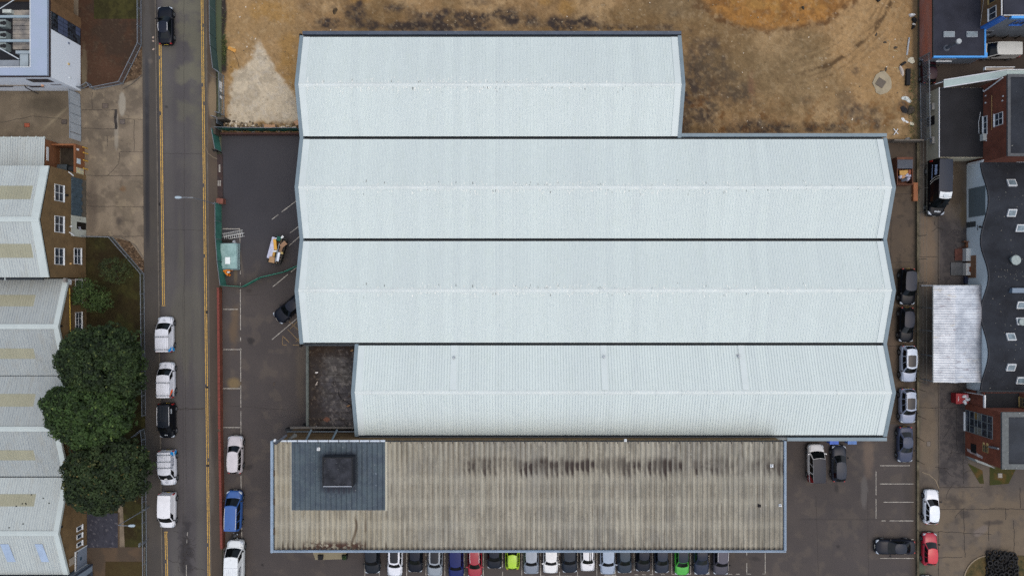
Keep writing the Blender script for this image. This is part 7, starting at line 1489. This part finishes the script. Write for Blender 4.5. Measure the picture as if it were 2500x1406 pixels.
SPEC = {  # length, width, height, windscreen base/top, roof end, rear glass base, nose z, cowl z, belt rear z, tail z, base half width, roof half width
 'hatch': (4.1, 1.76, 1.48, .25, .42, .90, .985, .70, .93, .98, .92, .455, .345), 'suv': (4.5, 1.86, 1.66, .24, .38, .93, .99, .84, 1.06, 1.08, 1.0, .46, .365),
 'sedan': (4.8, 1.84, 1.44, .27, .43, .74, .88, .68, .93, .98, .98, .455, .33), 'van': (4.45, 1.84, 1.84, .165, .34, .985, .998, .82, 1.08, 1.12, 1.1, .485, .43),
 'bigvan': (5.9, 2.05, 2.35, .13, .26, .99, .999, 1.0, 1.3, 1.35, 1.3, .485, .41), 'mpv': (4.9, 1.95, 1.9, .16, .32, .96, .995, .86, 1.1, 1.12, 1.1, .47, .385), 'truck': (6.9, 2.05, 2.85, .13, .30, .995, .999, 1.0, 1.3, 1.4, 1.4, .49, .40)}
def vehicle(kind, px, py, head, c, label, name="parked_car", cat="car", group=None, zref=.9, rails=None, roofglass=False, roofcol=None, bars=0, scale=1., rim=True, tint=None, side_panel=None, Lx=None, door=False, stripes=False, ribs=0, mirror=None, rear_door_glass=True):
    L_, Wd, Hh, a0, a1, r1, r0, zn, zc_, zb, zt, wb_, wt_ = SPEC[kind]
    if Lx: L_ = Lx
    Wd *= 1.04; x, y, _ = W(px, py, zref); t = thing(name, label, cat, (x, y, .015), R(head), group); pm = paint(c); hw = Wd / 2; BB = dict(local=True)
    X = lambda f: L_ / 2 - f * L_
    # lower body
    st = [(0, .50, zn - .17), (.005, .66, zn - .08), (.018, .80, zn - .02), (.042, .90, zn + (zc_ - zn) * .15), (.085, .965, zn + (zc_ - zn) * .45), (.14, .995, zn + (zc_ - zn) * .8), (a0, 1, zc_), ((a0 + r0) / 2, 1, (zc_ + zb) / 2), (.80, 1, zb)]
    if kind == 'sedan': st += [(.87, .98, zb), (.94, .94, zt), (.98, .84, zt - .03), (1.0, .66, zt - .16)]
    else: st += [(.91, .975, zb - .01), (.96, .93, zt), (.986, .84, zt - .05), (1.0, .66, zt - .16)]
    if kind in ('van', 'bigvan', 'truck'): st = st[:-3] + [(.985, .96, zt), (1.0, .93, zt - .02)]
    b = MB(); V = []; cs = None
    for f, w, z_ in st:
        e = .32 if .03 < f < .97 else .36; h_ = [(0, z_ + .02), (.45, z_ + .012), (.72, z_ - .01), (.88, z_ - .06), (.96, z_ - .16), (1.0, z_ - .32), (1.0, e + .12), (.965, e - .02), (.9, .24), (0, .24)]
        ring = [(X(f), hw * w * q, zz_) for q, zz_ in h_] + [(X(f), -hw * w * q, zz_) for q, zz_ in h_[-2:0:-1]]; V += ring; cs = len(ring)
    n = len(st); F = [(i * cs + j, i * cs + (j + 1) % cs, (i + 1) * cs + (j + 1) % cs, (i + 1) * cs + j) for i in range(n - 1) for j in range(cs)]
    F += [tuple(range(cs))[::-1], tuple((n - 1) * cs + j for j in range(cs))]; b.add(V, F); 
    # cabin
    bf, br = (.16, .14) if kind not in ('van', 'bigvan', 'truck', 'mpv') else (.12, .0)
    def cabin(u, s, tt):
        xf = (a0 + (a1 - a0) * tt) * L_; xr = (r0 + (r1 - r0) * tt) * L_; w = (wb_ + (wt_ - wb_) * tt) * Wd * (1 - (.09 if kind in ('hatch', 'suv', 'sedan') else .03) * abs(2 * u - 1) ** 3 * (1 if u < .5 else 1.5))
        xx = L_ / 2 - ((xf + bf * s * s * (1.2 if u < .5 else 0)) * (1 - u) + (xr - br * s * s) * u); belt = zc_ + (zb - zc_) * u - .02; cam_ = Hh - .035 * s * s - (.07 if kind in ('hatch', 'sedan') else .03) * (2 * u - 1) ** 2
        return (xx, s * w, belt + (cam_ - belt) * tt)
    U = [0, .12, .3, .5, .7, .88, 1]; Sg = [-1, -.85, -.5, 0, .5, .85, 1]
    if roofcol: c2 = MB()
    tgt = MB() if roofcol else b
    V = [cabin(u, s, 1) for u in U for s in Sg]; m_ = len(Sg); tgt.add(V, [(i * m_ + j, i * m_ + j + 1, (i + 1) * m_ + j + 1, (i + 1) * m_ + j)[::-1] for i in range(len(U) - 1) for j in range(m_ - 1)])
    T = [0, .5, 1]
    for s in (-1, 1):
        V = [cabin(u, s, q) for u in U for q in T]; fs = [(i * 3 + j, i * 3 + j + 1, (i + 1) * 3 + j + 1, (i + 1) * 3 + j) for i in range(len(U) - 1) for j in range(2)]; b.add(V, fs if s < 0 else [q[::-1] for q in fs])
    for u in (0, 1):
        V = [cabin(u, s, q) for s in Sg for q in T]; fs = [(i * 3 + j, i * 3 + j + 1, (i + 1) * 3 + j + 1, (i + 1) * 3 + j) for i in range(m_ - 1) for j in range(2)]; b.add(V, fs if u else [q[::-1] for q in fs])
    body = b.build("body", pm, t, 38, **BB)
    if roofcol: tgt.build("roof", paint(roofcol), t, 38, **BB)  # slate tone on dark cars: the sky's reflection put into the colour
    def glass(nm, u_or_s, rng_a, rng_t, mode, off=.014, m=m_cglass):
        g_ = MB(); A = [rng_a[0] + (rng_a[1] - rng_a[0]) * i / 6 for i in range(7)]; Tt = [rng_t[0] + (rng_t[1] - rng_t[0]) * i / 2 for i in range(3)]; V = []
        for a_ in A:
            for q in Tt:
                p = cabin(u_or_s, a_, q) if mode == 'f' else cabin(a_, u_or_s, q)
                if mode == 'f': p = (p[0] + (off if u_or_s == 0 else -off), p[1], p[2] + off)
                else: p = (p[0], p[1] + off * u_or_s, p[2] + .004)
                V.append(p)
        fs = [(i * 3 + j, i * 3 + j + 1, (i + 1) * 3 + j + 1, (i + 1) * 3 + j) for i in range(6) for j in range(2)]
        flip = (mode == 'f' and u_or_s == 0) or (mode == 's' and u_or_s > 0); g_.add(V, [q[::-1] for q in fs] if flip else fs); return g_.build(nm, m, t, 60, **BB)
    glass("windscreen", 0, (-.93, .93), (.03, .95), 'f')
    vanlike = kind in ('van', 'bigvan', 'truck')
    if not vanlike: glass("rear_window", 1, (-.85, .85), (.12 if kind != 'sedan' else .05, .93), 'f')
    for s in (-1, 1):
        wins = [(.05, .33), (.36, .64), (.68, .93)] if not vanlike else ([(.03, .235)] if kind == 'van' else [(.02, .17)])
        if kind == 'sedan': wins = [(.06, .44), (.48, .90)]
        for w0, w1 in wins: glass("side_window", s, (w0, w1), (.08, .88), 's')
    if roofglass:
        g_ = MB(); Uu = [.08 + i * .6 / 4 for i in range(5)]; Ss = [-.72, -.36, 0, .36, .72]; V = [(*cabin(u, s, 1)[:2], cabin(u, s, 1)[2] + .012) for u in Uu for s in Ss]
        g_.add(V, [(i * 5 + j, i * 5 + j + 1, (i + 1) * 5 + j + 1, (i + 1) * 5 + j)[::-1] for i in range(4) for j in range(4)]); g_.build("roof_glass", mat("roof_glass", (20, 23, 30), .12, .2, 2, spec=.35), t, 60, **BB)
    if rails:
        for s in (-1, 1):
            g_ = MB(); g_.tube([(cabin(u, s * .93, 1)[0], cabin(u, s * .93, 1)[1], cabin(u, s * .93, 1)[2] + .05) for u in (.06, .3, .6, .92)], .028); g_.build("roof_rail", mat("rail_%s" % rails, (206, 208, 210) if rails == 'pale' else (24, 25, 27), .4), t, 50, **BB)
    for k in range(bars):
        u = .30 + .60 * k / max(1, bars - 1); p = cabin(u, 1, 1); g_ = MB(); g_.cyl((p[0], -abs(p[1]) - .04, Hh + .09), (p[0], abs(p[1]) + .04, Hh + .09), .035, 6)
        for s in (-1, 1): g_.box(p[0] - .05, p[0] + .05, s * abs(p[1]) - .05, s * abs(p[1]) + .05, Hh - .06, Hh + .12)
        g_.build("roof_bar", mat("bar_grey", (96, 104, 110), .4, .1, 3), t, **BB)
    if ribs:
        g_ = MB()
        for k in range(ribs):
            yy = (-.8 + 1.6 * k / (ribs - 1)); u0, u1 = .33, .97; p0, p1 = cabin(u0, yy, 1), cabin(u1, yy, 1); g_.box(p1[0], p0[0], p0[1] - .012, p0[1] + .012, min(p0[2], p1[2]), Hh + .018 - .03 * yy * yy)
        g_.box(cabin(.30, 0, 1)[0] - .012, cabin(.30, 0, 1)[0] + .012, -Wd * .38, Wd * .38, Hh - .04, Hh + .01); g_.build("roof_ribs", mat("rib_shade_%d" % (c[0] > 100), tuple(int(v * .82) for v in c) if c[0] > 100 else (48, 52, 56), .5), t, **BB)
    # wheels, arches
    wr = {'truck': .37, 'bigvan': .36, 'suv': .36}.get(kind, .325); fx = X(.19 if kind not in ('bigvan', 'truck') else .155); rx = X(.81 if not vanlike else .82)
    for wx in (fx, rx):
        for s in (-1, 1):
            g_ = MB(); g_.cyl((wx, s * (hw - .17), wr), (wx, s * (hw + .006), wr + .0), wr + .065, 20); g_.build("wheel_arch", m_plastic, t, 40, **BB)
            g_ = MB(); q0, q1 = s * (hw - .2), s * (hw + .03); g_.cyl((wx, q0, wr), (wx, q1 - .02 * s, wr), wr, 22); g_.cyl((wx, q1 - .02 * s, wr), (wx, q1, wr), wr, 22, wr * .9)
            wh = g_.build("wheel", m_tyre, t, 40, **BB); g_ = MB(); g_.cyl((wx, q1, wr), (wx, q1 + .008 * s, wr), wr * .66, 16); 
            for q in range(5): a_ = q * 1.257; g_.box(-wr * .6, -.05, -.025, .025, 0, .02, 0, Matrix.Translation((wx, q1 + .008 * s, wr)) @ Matrix.Rotation(-R(90) * s, 4, 'X') @ Matrix.Rotation(a_, 4, 'Z'))
            g_.build("rim", m_rim, wh, 40, **BB)
    # lights, grille, plates, mirrors
    for s in (-1, 1):
        g_ = MB(); hx = X(.012); g_.add([(X(.012), s * hw * .50, zn - .05), (X(.035), s * hw * .86, zn - .02), (X(.085), s * hw * .955, zn + .03), (X(.05), s * hw * .72, zn + .035), (X(.012) + .012, s * hw * .52, zn - .17), (X(.03) + .03, s * hw * .88, zn - .16), (X(.085) + .0, s * hw * .975, zn - .1)],
            [(0, 1, 5, 4), (1, 2, 6, 5), (0, 3, 1), (1, 3, 2)] if s < 0 else [(4, 5, 1, 0), (5, 6, 2, 1), (1, 3, 0), (2, 3, 1)])
        for i_ in range(len(g_.v)): p = g_.v[i_]; g_.v[i_] = (p[0] + .012, p[1] + .012 * s, p[2] + .02)
        g_.build("headlight", m_head, t, **BB)
        g_ = MB(); tx = X(.985); g_.box(X(1.0) - .012, X(.972), s * hw * (.62 if not vanlike else .82), s * hw * (.80 if not vanlike else .985), zt - .34, zt - .10 + (.3 if vanlike else 0)); g_.build("tail_light", m_tail, t, **BB)
        mx = X(a0 + (a1 - a0) * .45); g_ = MB(); g_.box(mx - .07, mx + .05, s * (hw * .93), s * (hw + .07), zc_ + .02, zc_ + .08); g_.box(mx - .09, mx + .05, s * (hw + .04), s * (hw + .17), zc_ + .0, zc_ + .17 + (.12 if kind in ('bigvan', 'truck') else 0)); g_.build("mirror", pm if (px in (1345, 1159, 1484, 1993) and not vanlike) else m_plastic, t, **BB)
    g_ = MB(); g_.box(X(.004), X(-.004), -hw * .42, hw * .42, zn - .30, zn - .16); g_.build("grille", m_plastic, t, **BB)
    g_ = MB(); g_.box(X(.012), X(-.006), -hw * .72, hw * .72, .24, .42); g_.build("front_bumper", m_plastic, t, **BB)
    g_ = MB(); g_.box(X(-.004), X(-.007), -.26, .26, .44, .54); g_.build("number_plate", m_platew, t, **BB); g_ = MB(); g_.box(X(1.003), X(1.006), -.26, .26, .55, .66); g_.build("number_plate", m_platey, t, **BB)
    g_ = MB(); g_.box(X(1.006), X(.98), -hw * .74, hw * .74, .26, .44); g_.build("rear_bumper", m_plastic, t, **BB)
    g_ = MB(); p = cabin(.9 if not vanlike else .06, 0, 1); g_.cyl((p[0], 0, p[2] - .01), (p[0] - .08, 0, p[2] + .09), .018, 6, .008); g_.build("aerial", m_plastic, t, **BB)
    # bonnet shut line
    g_ = MB(); s_ = -1 
    for q in (-1, 1):
        P0 = [(X(.03), q * hw * .70, zn + .02), (X(.14), q * hw * .80, zn + (zc_ - zn) * .8 + .008), (X(a0 - .01), q * hw * .86, zc_ - .035)]
        g_.tube(P0, .009, 4)
    g_.build("shut_line", m_plastic, t, **BB)
    t["_c"] = 1; del t["_c"]
    return t, cabin, X, hw
def decal(t, pts, m, name="graphic"): b = MB(); b.poly(pts); return b.build(name, m, t, local=True)
def side_pt(cab, s, u, tt, off=.02): p = cab(u, s, tt); return (p[0], p[1] + off * s, p[2])
m_bl = mat("decal_blue", (36, 150, 220), .4, .05, 2); m_or = mat("decal_orange", (236, 92, 30), .4, .05, 2); m_dk = mat("decal_dark", (50, 58, 64), .4, .05, 2); m_ink = mat("decal_ink", (52, 70, 92), .5, .05, 2)
m_red = mat("decal_red", (130, 24, 30), .5, .15, 2); m_navy = mat("decal_navy", (26, 34, 66), .4)
WH = (226, 230, 238)
# ---- on the street (cars west side)
G_ST = "vehicles parked along the street"
t, cab, X, hw = vehicle('sedan', 402, 61, 91.5, (16, 19, 28), "black saloon at the top of the street with its driver's side door open", "parked_car", "car", G_ST, rails='pale', roofcol=(30, 36, 50), Lx=4.85)
b = MB(); p = Matrix.Translation((X(.33), hw - .02, 0)) @ Matrix.Rotation(R(78), 4, 'Z'); b.box(-1.05, 0, -.03, .05, .3, .92, 0, p); b.box(-.9, -.15, 0, .03, .92, 1.32, 0, p); b.build("open_door", paint((16, 19, 28)), t, local=True)
def graphics_van(py, px, head, label, col, rear=1, bars_=2, text=None, ribs_=6, body2=None):
    t, cab, X, hw = vehicle('van', px, py, head, WH, label, "parked_van", "van", G_ST, bars=bars_, ribs=ribs_)
    for s in (-1, 1):
        q = lambda u, tt: side_pt(cab, s, u, tt, .016); low = lambda f, z_: (X(f), s * (hw + .008), z_)
        order = (lambda P: P if s > 0 else P[::-1])
        if col == 'blue':
            decal(t, order([q(.995, .96), q(.995, .02), q(.80, .02), q(.86, .45), q(.93, .96)][::-1]), m_bl); decal(t, order([low(.985, .95), low(.985, .4), low(.92, .42), low(.86, .8), low(.83, .95)][::-1]), m_bl)
        else:
            decal(t, order([q(.93, .9), q(.72, .55), q(.70, .05), q(.8, .05), q(.86, .5), q(.995, .96)][::-1]), m_or); decal(t, order([q(.99, .9), q(.86, .45), q(.80, .03), q(.99, .03)][::-1]), m_dk)
            decal(t, order([low(.985, .95), low(.985, .4), low(.80, .4), low(.83, .95)][::-1]), m_dk)
    return t, cab, X, hw
t, cab, X, hw = graphics_van(816, 403, 90.5, "white van with two roof bars and a blue rear corner, northernmost white van", 'blue')
def bonnet_logo(t, cab, X, word, s=.13, flip=1):
    z_ = 1.09
    M = Matrix.Translation((X(.118), 0, z_)) @ Matrix.Rotation(R(90), 4, 'Z') @ Matrix.Rotation(R(14), 4, 'X')
    text_part(word, s, M, m_ink, t, "bonnet_lettering"); b = MB(); M2 = Matrix.Translation((X(.082), .02, z_ - .055))
    for (a, c) in (((-.02, -.16), (.07, -.02)), ((.07, -.02), (-.0, .05)), ((-.0, .05), (.02, .17))): b.cyl(tuple(M2 @ Vector((*a, .03))), tuple(M2 @ Vector((*c, .03))), .012, 4)
    b.build("bonnet_emblem", m_ink, t, local=True)
bonnet_logo(t, cab, X, "progress")
t, cab, X, hw = graphics_van(927, 406, 90.5, "white van with an orange chevron over a dark grey rear corner", 'orange', ribs_=7); bonnet_logo(t, cab, X, "build")
for s in (-1,): text_part("working", .2, Matrix.Translation((X(.91), -(hw + .02), .78)) @ Matrix.Rotation(R(90), 4, 'X'), m_upvc, t)
t, cab, X, hw = vehicle('van', 407, 1027, -89.5, (20, 22, 24), "black van with a ribbed dark roof and small white emblem on its bonnet", "parked_van", "van", G_ST, roofcol=(40, 45, 50), ribs=8, rails='pale', Lx=4.4)
b = MB(); 
for i in range(4): b.box(X(.10) - .05, X(.10) + .05 + .03 * (i % 2), -.2 + .1 * i, -.13 + .1 * i, 1.05, 1.075)
b.build("bonnet_emblem", mat("pale_emblem", (176, 184, 190), .5), t, local=True)
for s in (1,):
    b = MB()
    for i in range(3): p = side_pt(cab, s, .8 - .06 * i, .55, .02); b.box(p[0] - .1, p[0] + .1, p[1] - .01, p[1] + .02, p[2] - .1 - .05 * (i % 2), p[2] + .12)
    b.build("side_emblem", MATS["pale_emblem"], t, local=True)
t, cab, X, hw = graphics_van(1142, 409, -88.5, "white van with three roof bars and dark Engineering lettering along its side", 'blue', bars_=3, ribs_=6); bonnet_logo(t, cab, X, "progress")
for s in (1, -1):
    e = R(90) if s < 0 else R(90)
    for k_, (w_, u_, tt) in enumerate((("Engineering", .60, .62), ("progress", .62, .22))):
        p = side_pt(cab, s, u_, tt, .03); M = Matrix.Translation(p) @ Matrix.Rotation(R(180) if s > 0 else 0, 4, 'Z') @ Matrix.Rotation(R(78), 4, 'X'); text_part(w_, .36 if not k_ else .28, M, m_ink, t)
b = MB(); p = cab(0, 0, .3); b.box(p[0] - .1, p[0] + .12, -.2, .15, p[2] + .02, p[2] + .04); b.build("windscreen_paper", m_upvc, t, local=True)
vehicle('van', 408, 1246, -91, (232, 234, 238), "plain unmarked white van, southernmost on the street", "parked_van", "van", G_ST)
# ---- west car park
vehicle('suv', 573, 1110, 89, (196, 192, 196), "pale silver estate parked nose north beside the red wall", roofcol=(206, 202, 206), rails='pale', Lx=4.75)
vehicle('mpv', 570, 1246, 88, (50, 94, 162), "blue people carrier with pale roof rails beside the red wall", rails='pale', Lx=5.0)
t, cab, X, hw = vehicle('bigvan', 574, 1378, 89, (228, 234, 236), "long white high roofed van cut by the photo's bottom edge beside the red wall", "parked_van", "van", Lx=6.2, ribs=7)
for s in (-1,):
    p0 = side_pt(cab, s, .62, .1, .02); b = MB(); a0_, a1_ = side_pt(cab, s, .36, .25, .015), side_pt(cab, s, .95, .25, .015); c0_, c1_ = side_pt(cab, s, .36, .72, .015), side_pt(cab, s, .95, .72, .015)
    b.poly([a0_, c0_, c1_, a1_]); b.build("dark_band", m_navy, t, local=True)
    b = MB()
    for i in range(15): u_ = .38 + i * .038; q0, q1, q2, q3 = side_pt(cab, s, u_, .33, .022), side_pt(cab, s, u_ + .028, .33, .022), side_pt(cab, s, u_ + .028, .62 - .1 * (i % 3 == 1), .022), side_pt(cab, s, u_, .62 - .1 * (i % 3 == 1), .022); b.poly([q0, q3, q2, q1])
    b.build("worn_lettering", m_upvc, t, local=True)
# motorcycle ahead of the van
x, y, _ = W(574, 1307, .5); mt_ = thing("motorcycle", "black motorcycle parked across the nose of the long white van", "motorcycle", (x, y, 0), R(35))
for q in (-.68, .68):
    g_ = MB(); g_.cyl((q, -.06, .31), (q, .06, .31), .31, 18); w_ = g_.build("wheel", m_tyre, mt_, 40, local=True); g_ = MB(); g_.cyl((q, -.065, .31), (q, .065, .31), .19, 14); g_.build("rim", m_rim, w_, 40, local=True)
b = MB(); b.box(-.35, .3, -.12, .12, .3, .62); b.cyl((.68, 0, .31), (.42, 0, .95), .04, 6); b.cyl((-.68, 0, .31), (-.2, 0, .5), .04, 6); b.build("frame", m_plastic, mt_, local=True)
b = MB(); b.prism([(-.05, -.1), (.15, -.16), (.38, -.1), (.38, .1), (.15, .16), (-.05, .1)], .62, .86); b.build("fuel_tank", mat("tank_black", (24, 24, 26), .25, spec=.6), mt_, local=True)
b = MB(); b.prism([(-.85, -.07), (-.4, -.14), (-.03, -.1), (-.03, .1), (-.4, .14), (-.85, .07)], .66, .78); b.build("saddle", m_black, mt_, local=True)
b = MB(); b.tube([(.3, -.38, 1.0), (.42, -.1, .98), (.42, .1, .98), (.3, .38, 1.0)], .02); b.build("handlebar", m_plastic, mt_, local=True)
for s in (-1, 1): b = MB(); b.box(.36, .42, s * .3, s * .46, 1.05, 1.16); b.build("mirror", m_rim, mt_, local=True)
b = MB(); b.cyl((.5, 0, .85), (.56, 0, .85), .1, 10); b.build("headlight", m_head, mt_, local=True)
vehicle('sedan', 708, 751, 180 + 40, (26, 29, 38), "black car angled in half under the warehouse's west gable", rails=None, Lx=4.7, roofcol=(34, 38, 50))
# ---- bottom row, noses south
G_R = "cars in the row below the office block"
row = [("suv", 908, 1398, (38, 42, 46), "dark grey off roader, westernmost of the row below the office", dict(Lx=4.5, roofcol=(42, 48, 54))),
 ("suv", 964, 1404, (232, 236, 244), "white off roader with a dark glass roof, second from the west in the row", dict(roofglass=True, Lx=4.6)),
 ("hatch", 1014, 1396, (22, 24, 34), "near black hatchback with chrome eyed lamps between the white off roader and silver car", dict(roofcol=(36, 40, 54))),
 ("suv", 1062, 1404, (142, 152, 162), "silver car with a black roof between the near black hatchback and the blue car", dict(roofglass=True, rails='pale')),
 ("suv", 1113, 1410, (34, 48, 118), "royal blue car next to the red one in the row", dict(Lx=4.5)),
 ("hatch", 1159, 1408, (160, 36, 52), "red hatchback with pale roof rails in the row", dict(rails='pale', Lx=4.4)),
 ("hatch", 1207, 1387, (34, 38, 46), "short dark car between the red hatchback and the lime green car", dict(Lx=3.8, roofcol=(40, 46, 56))),
 ("suv", 1297, 1399, (124, 134, 148), "blue grey car just east of the lime green one", dict(roofcol=(156, 166, 178))),
 ("suv", 1345, 1397, (236, 238, 238), "plain white car between the blue grey and dark slate cars", dict(Lx=4.4)),
 ("suv", 1390, 1396, (42, 50, 60), "dark slate car between the two white cars", dict(roofcol=(52, 62, 72))),
 ("hatch", 1435, 1393, (232, 234, 238), "white hatchback with twin black stripes over roof and bonnet", dict(Lx=3.9)),
 ("suv", 1484, 1400, (158, 172, 192), "pale ice blue car east of the striped hatchback", dict(roofcol=(158, 176, 198), Lx=4.5)),
 ("hatch", 1525, 1398, (66, 76, 86), "mid grey hatchback east of the ice blue car", dict(roofcol=(86, 98, 106))),
 ("hatch", 1571, 1394, (30, 33, 42), "near black boxy hatchback between two grey cars", dict(roofcol=(40, 44, 56), Lx=4.0)),
 ("hatch", 1616, 1398, (54, 60, 72), "slate grey hatchback west of the bright green one", dict(roofcol=(60, 68, 82), Lx=4.2)),
 ("hatch", 1666, 1403, (72, 176, 60), "bright green hatchback with a dark roof in the row", dict(roofcol=(46, 56, 70), Lx=4.3)),
 ("sedan", 1713, 1402, (62, 70, 90), "dark steel blue saloon east of the bright green hatchback", dict(roofcol=(46, 52, 66))),
 ("suv", 1761, 1401, (104, 100, 106), "taupe grey car with pale rails, easternmost of the row", dict(roofcol=(118, 114, 124), rails='pale', Lx=4.5))]
for kind, px, nose, c, lab, kw in row:
    kw = dict(kw); L_ = kw.get('Lx', SPEC[kind][0]); yn = (703 - nose) * (H - .6) / H / S; yc = yn + L_ / 2; py = 703 - yc * S * H / (H - .9)
    t, cab, X, hw = vehicle(kind, px, py, -90 + random.uniform(-2.2, 2.2), c, lab, group=G_R, **kw)
    if "stripes" in lab:
        for yy in (.18, .38):
            b = MB()
            for (u0, u1) in ((.0, .25), (.25, .5), (.5, .75), (.75, 1)):
                p = [(cab(u, 0, 1)[0], yy + d, cab(u, yy / .6, 1)[2] + .012) for u, d in ((u0, -.05), (u1, -.05), (u1, .05), (u0, .05))]; b.poly(p)
            b.poly([(X(.03), yy - .05, .735), (X(.23), yy - .05, .95), (X(.23), yy + .05, .95), (X(.03), yy + .05, .735)][::-1]); b.build("stripe", m_plastic, t, local=True)
vehicle('hatch', 1251, 1356, 90, (172, 214, 44), "lime green hatchback, the only one parked nose in along the row", group=G_R, Lx=3.6, rails='dark')
# ---- east side
t, cab, X, hw = vehicle('mpv', 1993, 1131, 91, (226, 228, 230), "white people carrier with a black roof and dark red rear flanks", "parked_van", "van", roofcol=(40, 45, 56), Lx=4.85)
for s in (-1, 1):
    P = [side_pt(cab, s, u, q, .03) for u, q in ((.99, .95), (.99, .02), (.74, .02), (.78, .4), (.80, .3), (.84, .7), (.87, .55), (.9, .95))]; decal(t, P if s < 0 else P[::-1], m_red)
    P = [(X(.985), s * (hw + .008), .98), (X(.985), s * (hw + .008), .55), (X(.80), s * (hw + .008), .6), (X(.80), s * (hw + .008), .98)]; decal(t, P[::-1] if s < 0 else P, m_red)
vehicle('hatch', 2050, 1132, 90, (58, 62, 70), "dark grey hatchback with a slate roof beside the white people carrier", roofcol=(62, 68, 78), Lx=4.6)
G_L = "cars nose to tail in the east lane"
vehicle('suv', 2217, 700, -92, (24, 26, 30), "black car, northernmost in the lane, beside the silver roofed shed", group=G_L, roofcol=(48, 54, 66), Lx=4.6)
vehicle('hatch', 2215, 793, -92, (26, 28, 32), "second black car in the lane with a blue grey roof", group=G_L, roofcol=(46, 50, 62), Lx=4.4)
vehicle('suv', 2219, 888, -90, (168, 180, 200), "silver estate with glass roof, upper of the two silver cars in the lane", group=G_L, roofglass=True, rails='pale', Lx=4.6, roofcol=(190, 204, 220))
vehicle('suv', 2217, 991, -90, (140, 150, 172), "silver car with dark rails, lower of the two silver cars in the lane", group=G_L, roofglass=True, rails='dark', Lx=4.4, roofcol=(156, 170, 190))
vehicle('sedan', 2212, 1086, -90, (86, 92, 112), "steel grey car, southernmost in the lane, above the empty bays", group=G_L, roofcol=(90, 98, 116), Lx=4.5)
vehicle('sedan', 2187, 1336, 180, (30, 34, 44), "black car parked crossways, its nose pointing west", Lx=4.9, roofcol=(42, 50, 62))
vehicle('hatch', 2276, 1238, 89, (236, 240, 246), "white hatchback on the concrete drive north of the red car", Lx=4.35, roofcol=(230, 238, 246))
vehicle('hatch', 2272, 1341, 89, (176, 34, 56), "red hatchback on the concrete drive", Lx=4.05, roofcol=(196, 26, 48))
vehicle('hatch', 2268, 1448, 89, (190, 200, 206), "pale car whose nose just enters the photo below the red hatchback", Lx=4.2)
vehicle('suv', 2332, 893, -90, (186, 198, 210), "silver car mostly hidden under the silver roofed shed", Lx=4.4)
vehicle('van', 2438, 124, 180, (198, 200, 194), "old white van beside the blue edged unit at the top right", "parked_van", "van", Lx=4.9, rear_door_glass=False)
b = MB(); x, y, _ = W(2277, 165, .8); vehicle('hatch', 2270, 172, 90, (60, 20, 26), "dark red small car glimpsed behind the palisade fence at the top right", Lx=3.2)
t, cab, X, hw = vehicle('truck', 2293, 459, -91.5, (16, 17, 21), "long black van lorry with white swooping stripes and a white sun visor", "parked_lorry", "lorry", Lx=6.9, roofcol=(40, 50, 64), zref=1.5)
b = MB(); P = [cab(.0, s, 1.0) for s in (-.9, -.5, 0, .5, .9)]; Q = [cab(.13, s, 1.0) for s in (-.9, -.5, 0, .5, .9)]
V = [(p[0] + .16, p[1], p[2] - .05) for p in P] + [(q[0], q[1], q[2] + .14) for q in Q]; b.add(V, [(i, i + 1, 6 + i, 5 + i)[::-1] for i in range(4)]); b.add([(p[0], p[1], p[2] - .03) for p in V], [(i, i + 1, 6 + i, 5 + i) for i in range(4)])
vz_ = b.build("sun_visor", mat("visor_white", (206, 212, 214), .5, .08, 3), t, local=True)
b = MB(); b.cyl((cab(.05, 0, 1)[0], 0, cab(.1, 0, 1)[2] + .04), (cab(.05, 0, 1)[0], 0, cab(.1, 0, 1)[2] + .09), .32, 18); b.build("roof_vent", mat("vent_pale", (186, 196, 200), .4), t, local=True)
m_ws = mat("stripe_white", (200, 198, 190), .5)
for s in (-1, 1):
    for uu in (.50, .555):
        b = MB(); P = [side_pt(cab, s, uu + .03 * math.sin(math.pi * q), q, .03) for q in (0, .2, .4, .6, .8, 1.0)]; b.tube(P, .028, 4); b.build("stripe", m_ws, t, local=True)
    b = MB()
    for i in range(11):
        u_ = .64 + .022 * i; h_ = (.18, .3, .12, .26, .34, .2, .3, .14, .28, .22, .3)[i]; p0 = side_pt(cab, s, u_, .62 - h_ / 2, .025); p1 = side_pt(cab, s, u_ + .014, .62 + h_ / 2, .025); b.poly([(p0[0], p0[1], p0[2]), (p1[0], p0[1], p0[2]), p1, (p0[0], p1[1], p1[2])])
    for i in range(14): u_ = .60 + .022 * i; p0 = side_pt(cab, s, u_, .14, .025); p1 = side_pt(cab, s, u_ + .014, .22, .025); b.poly([(p0[0], p0[1], p0[2]), (p1[0], p0[1], p0[2]), p1, (p0[0], p1[1], p1[2])])
    b.build("lettering", mat("letter_blue_white", (150, 168, 200), .5, .25, 8), t, local=True)
b = MB()
for i in range(7): b.box(X(.07) - .08 - .05 * (i % 3 == 1), X(.07) + .08, -.36 + .11 * i, -.28 + .11 * i, 1.17, 1.21)
b.build("bonnet_lettering", mat("pale_emblem", (176, 184, 190)), t, local=True)
print("objects", len(bpy.data.objects))
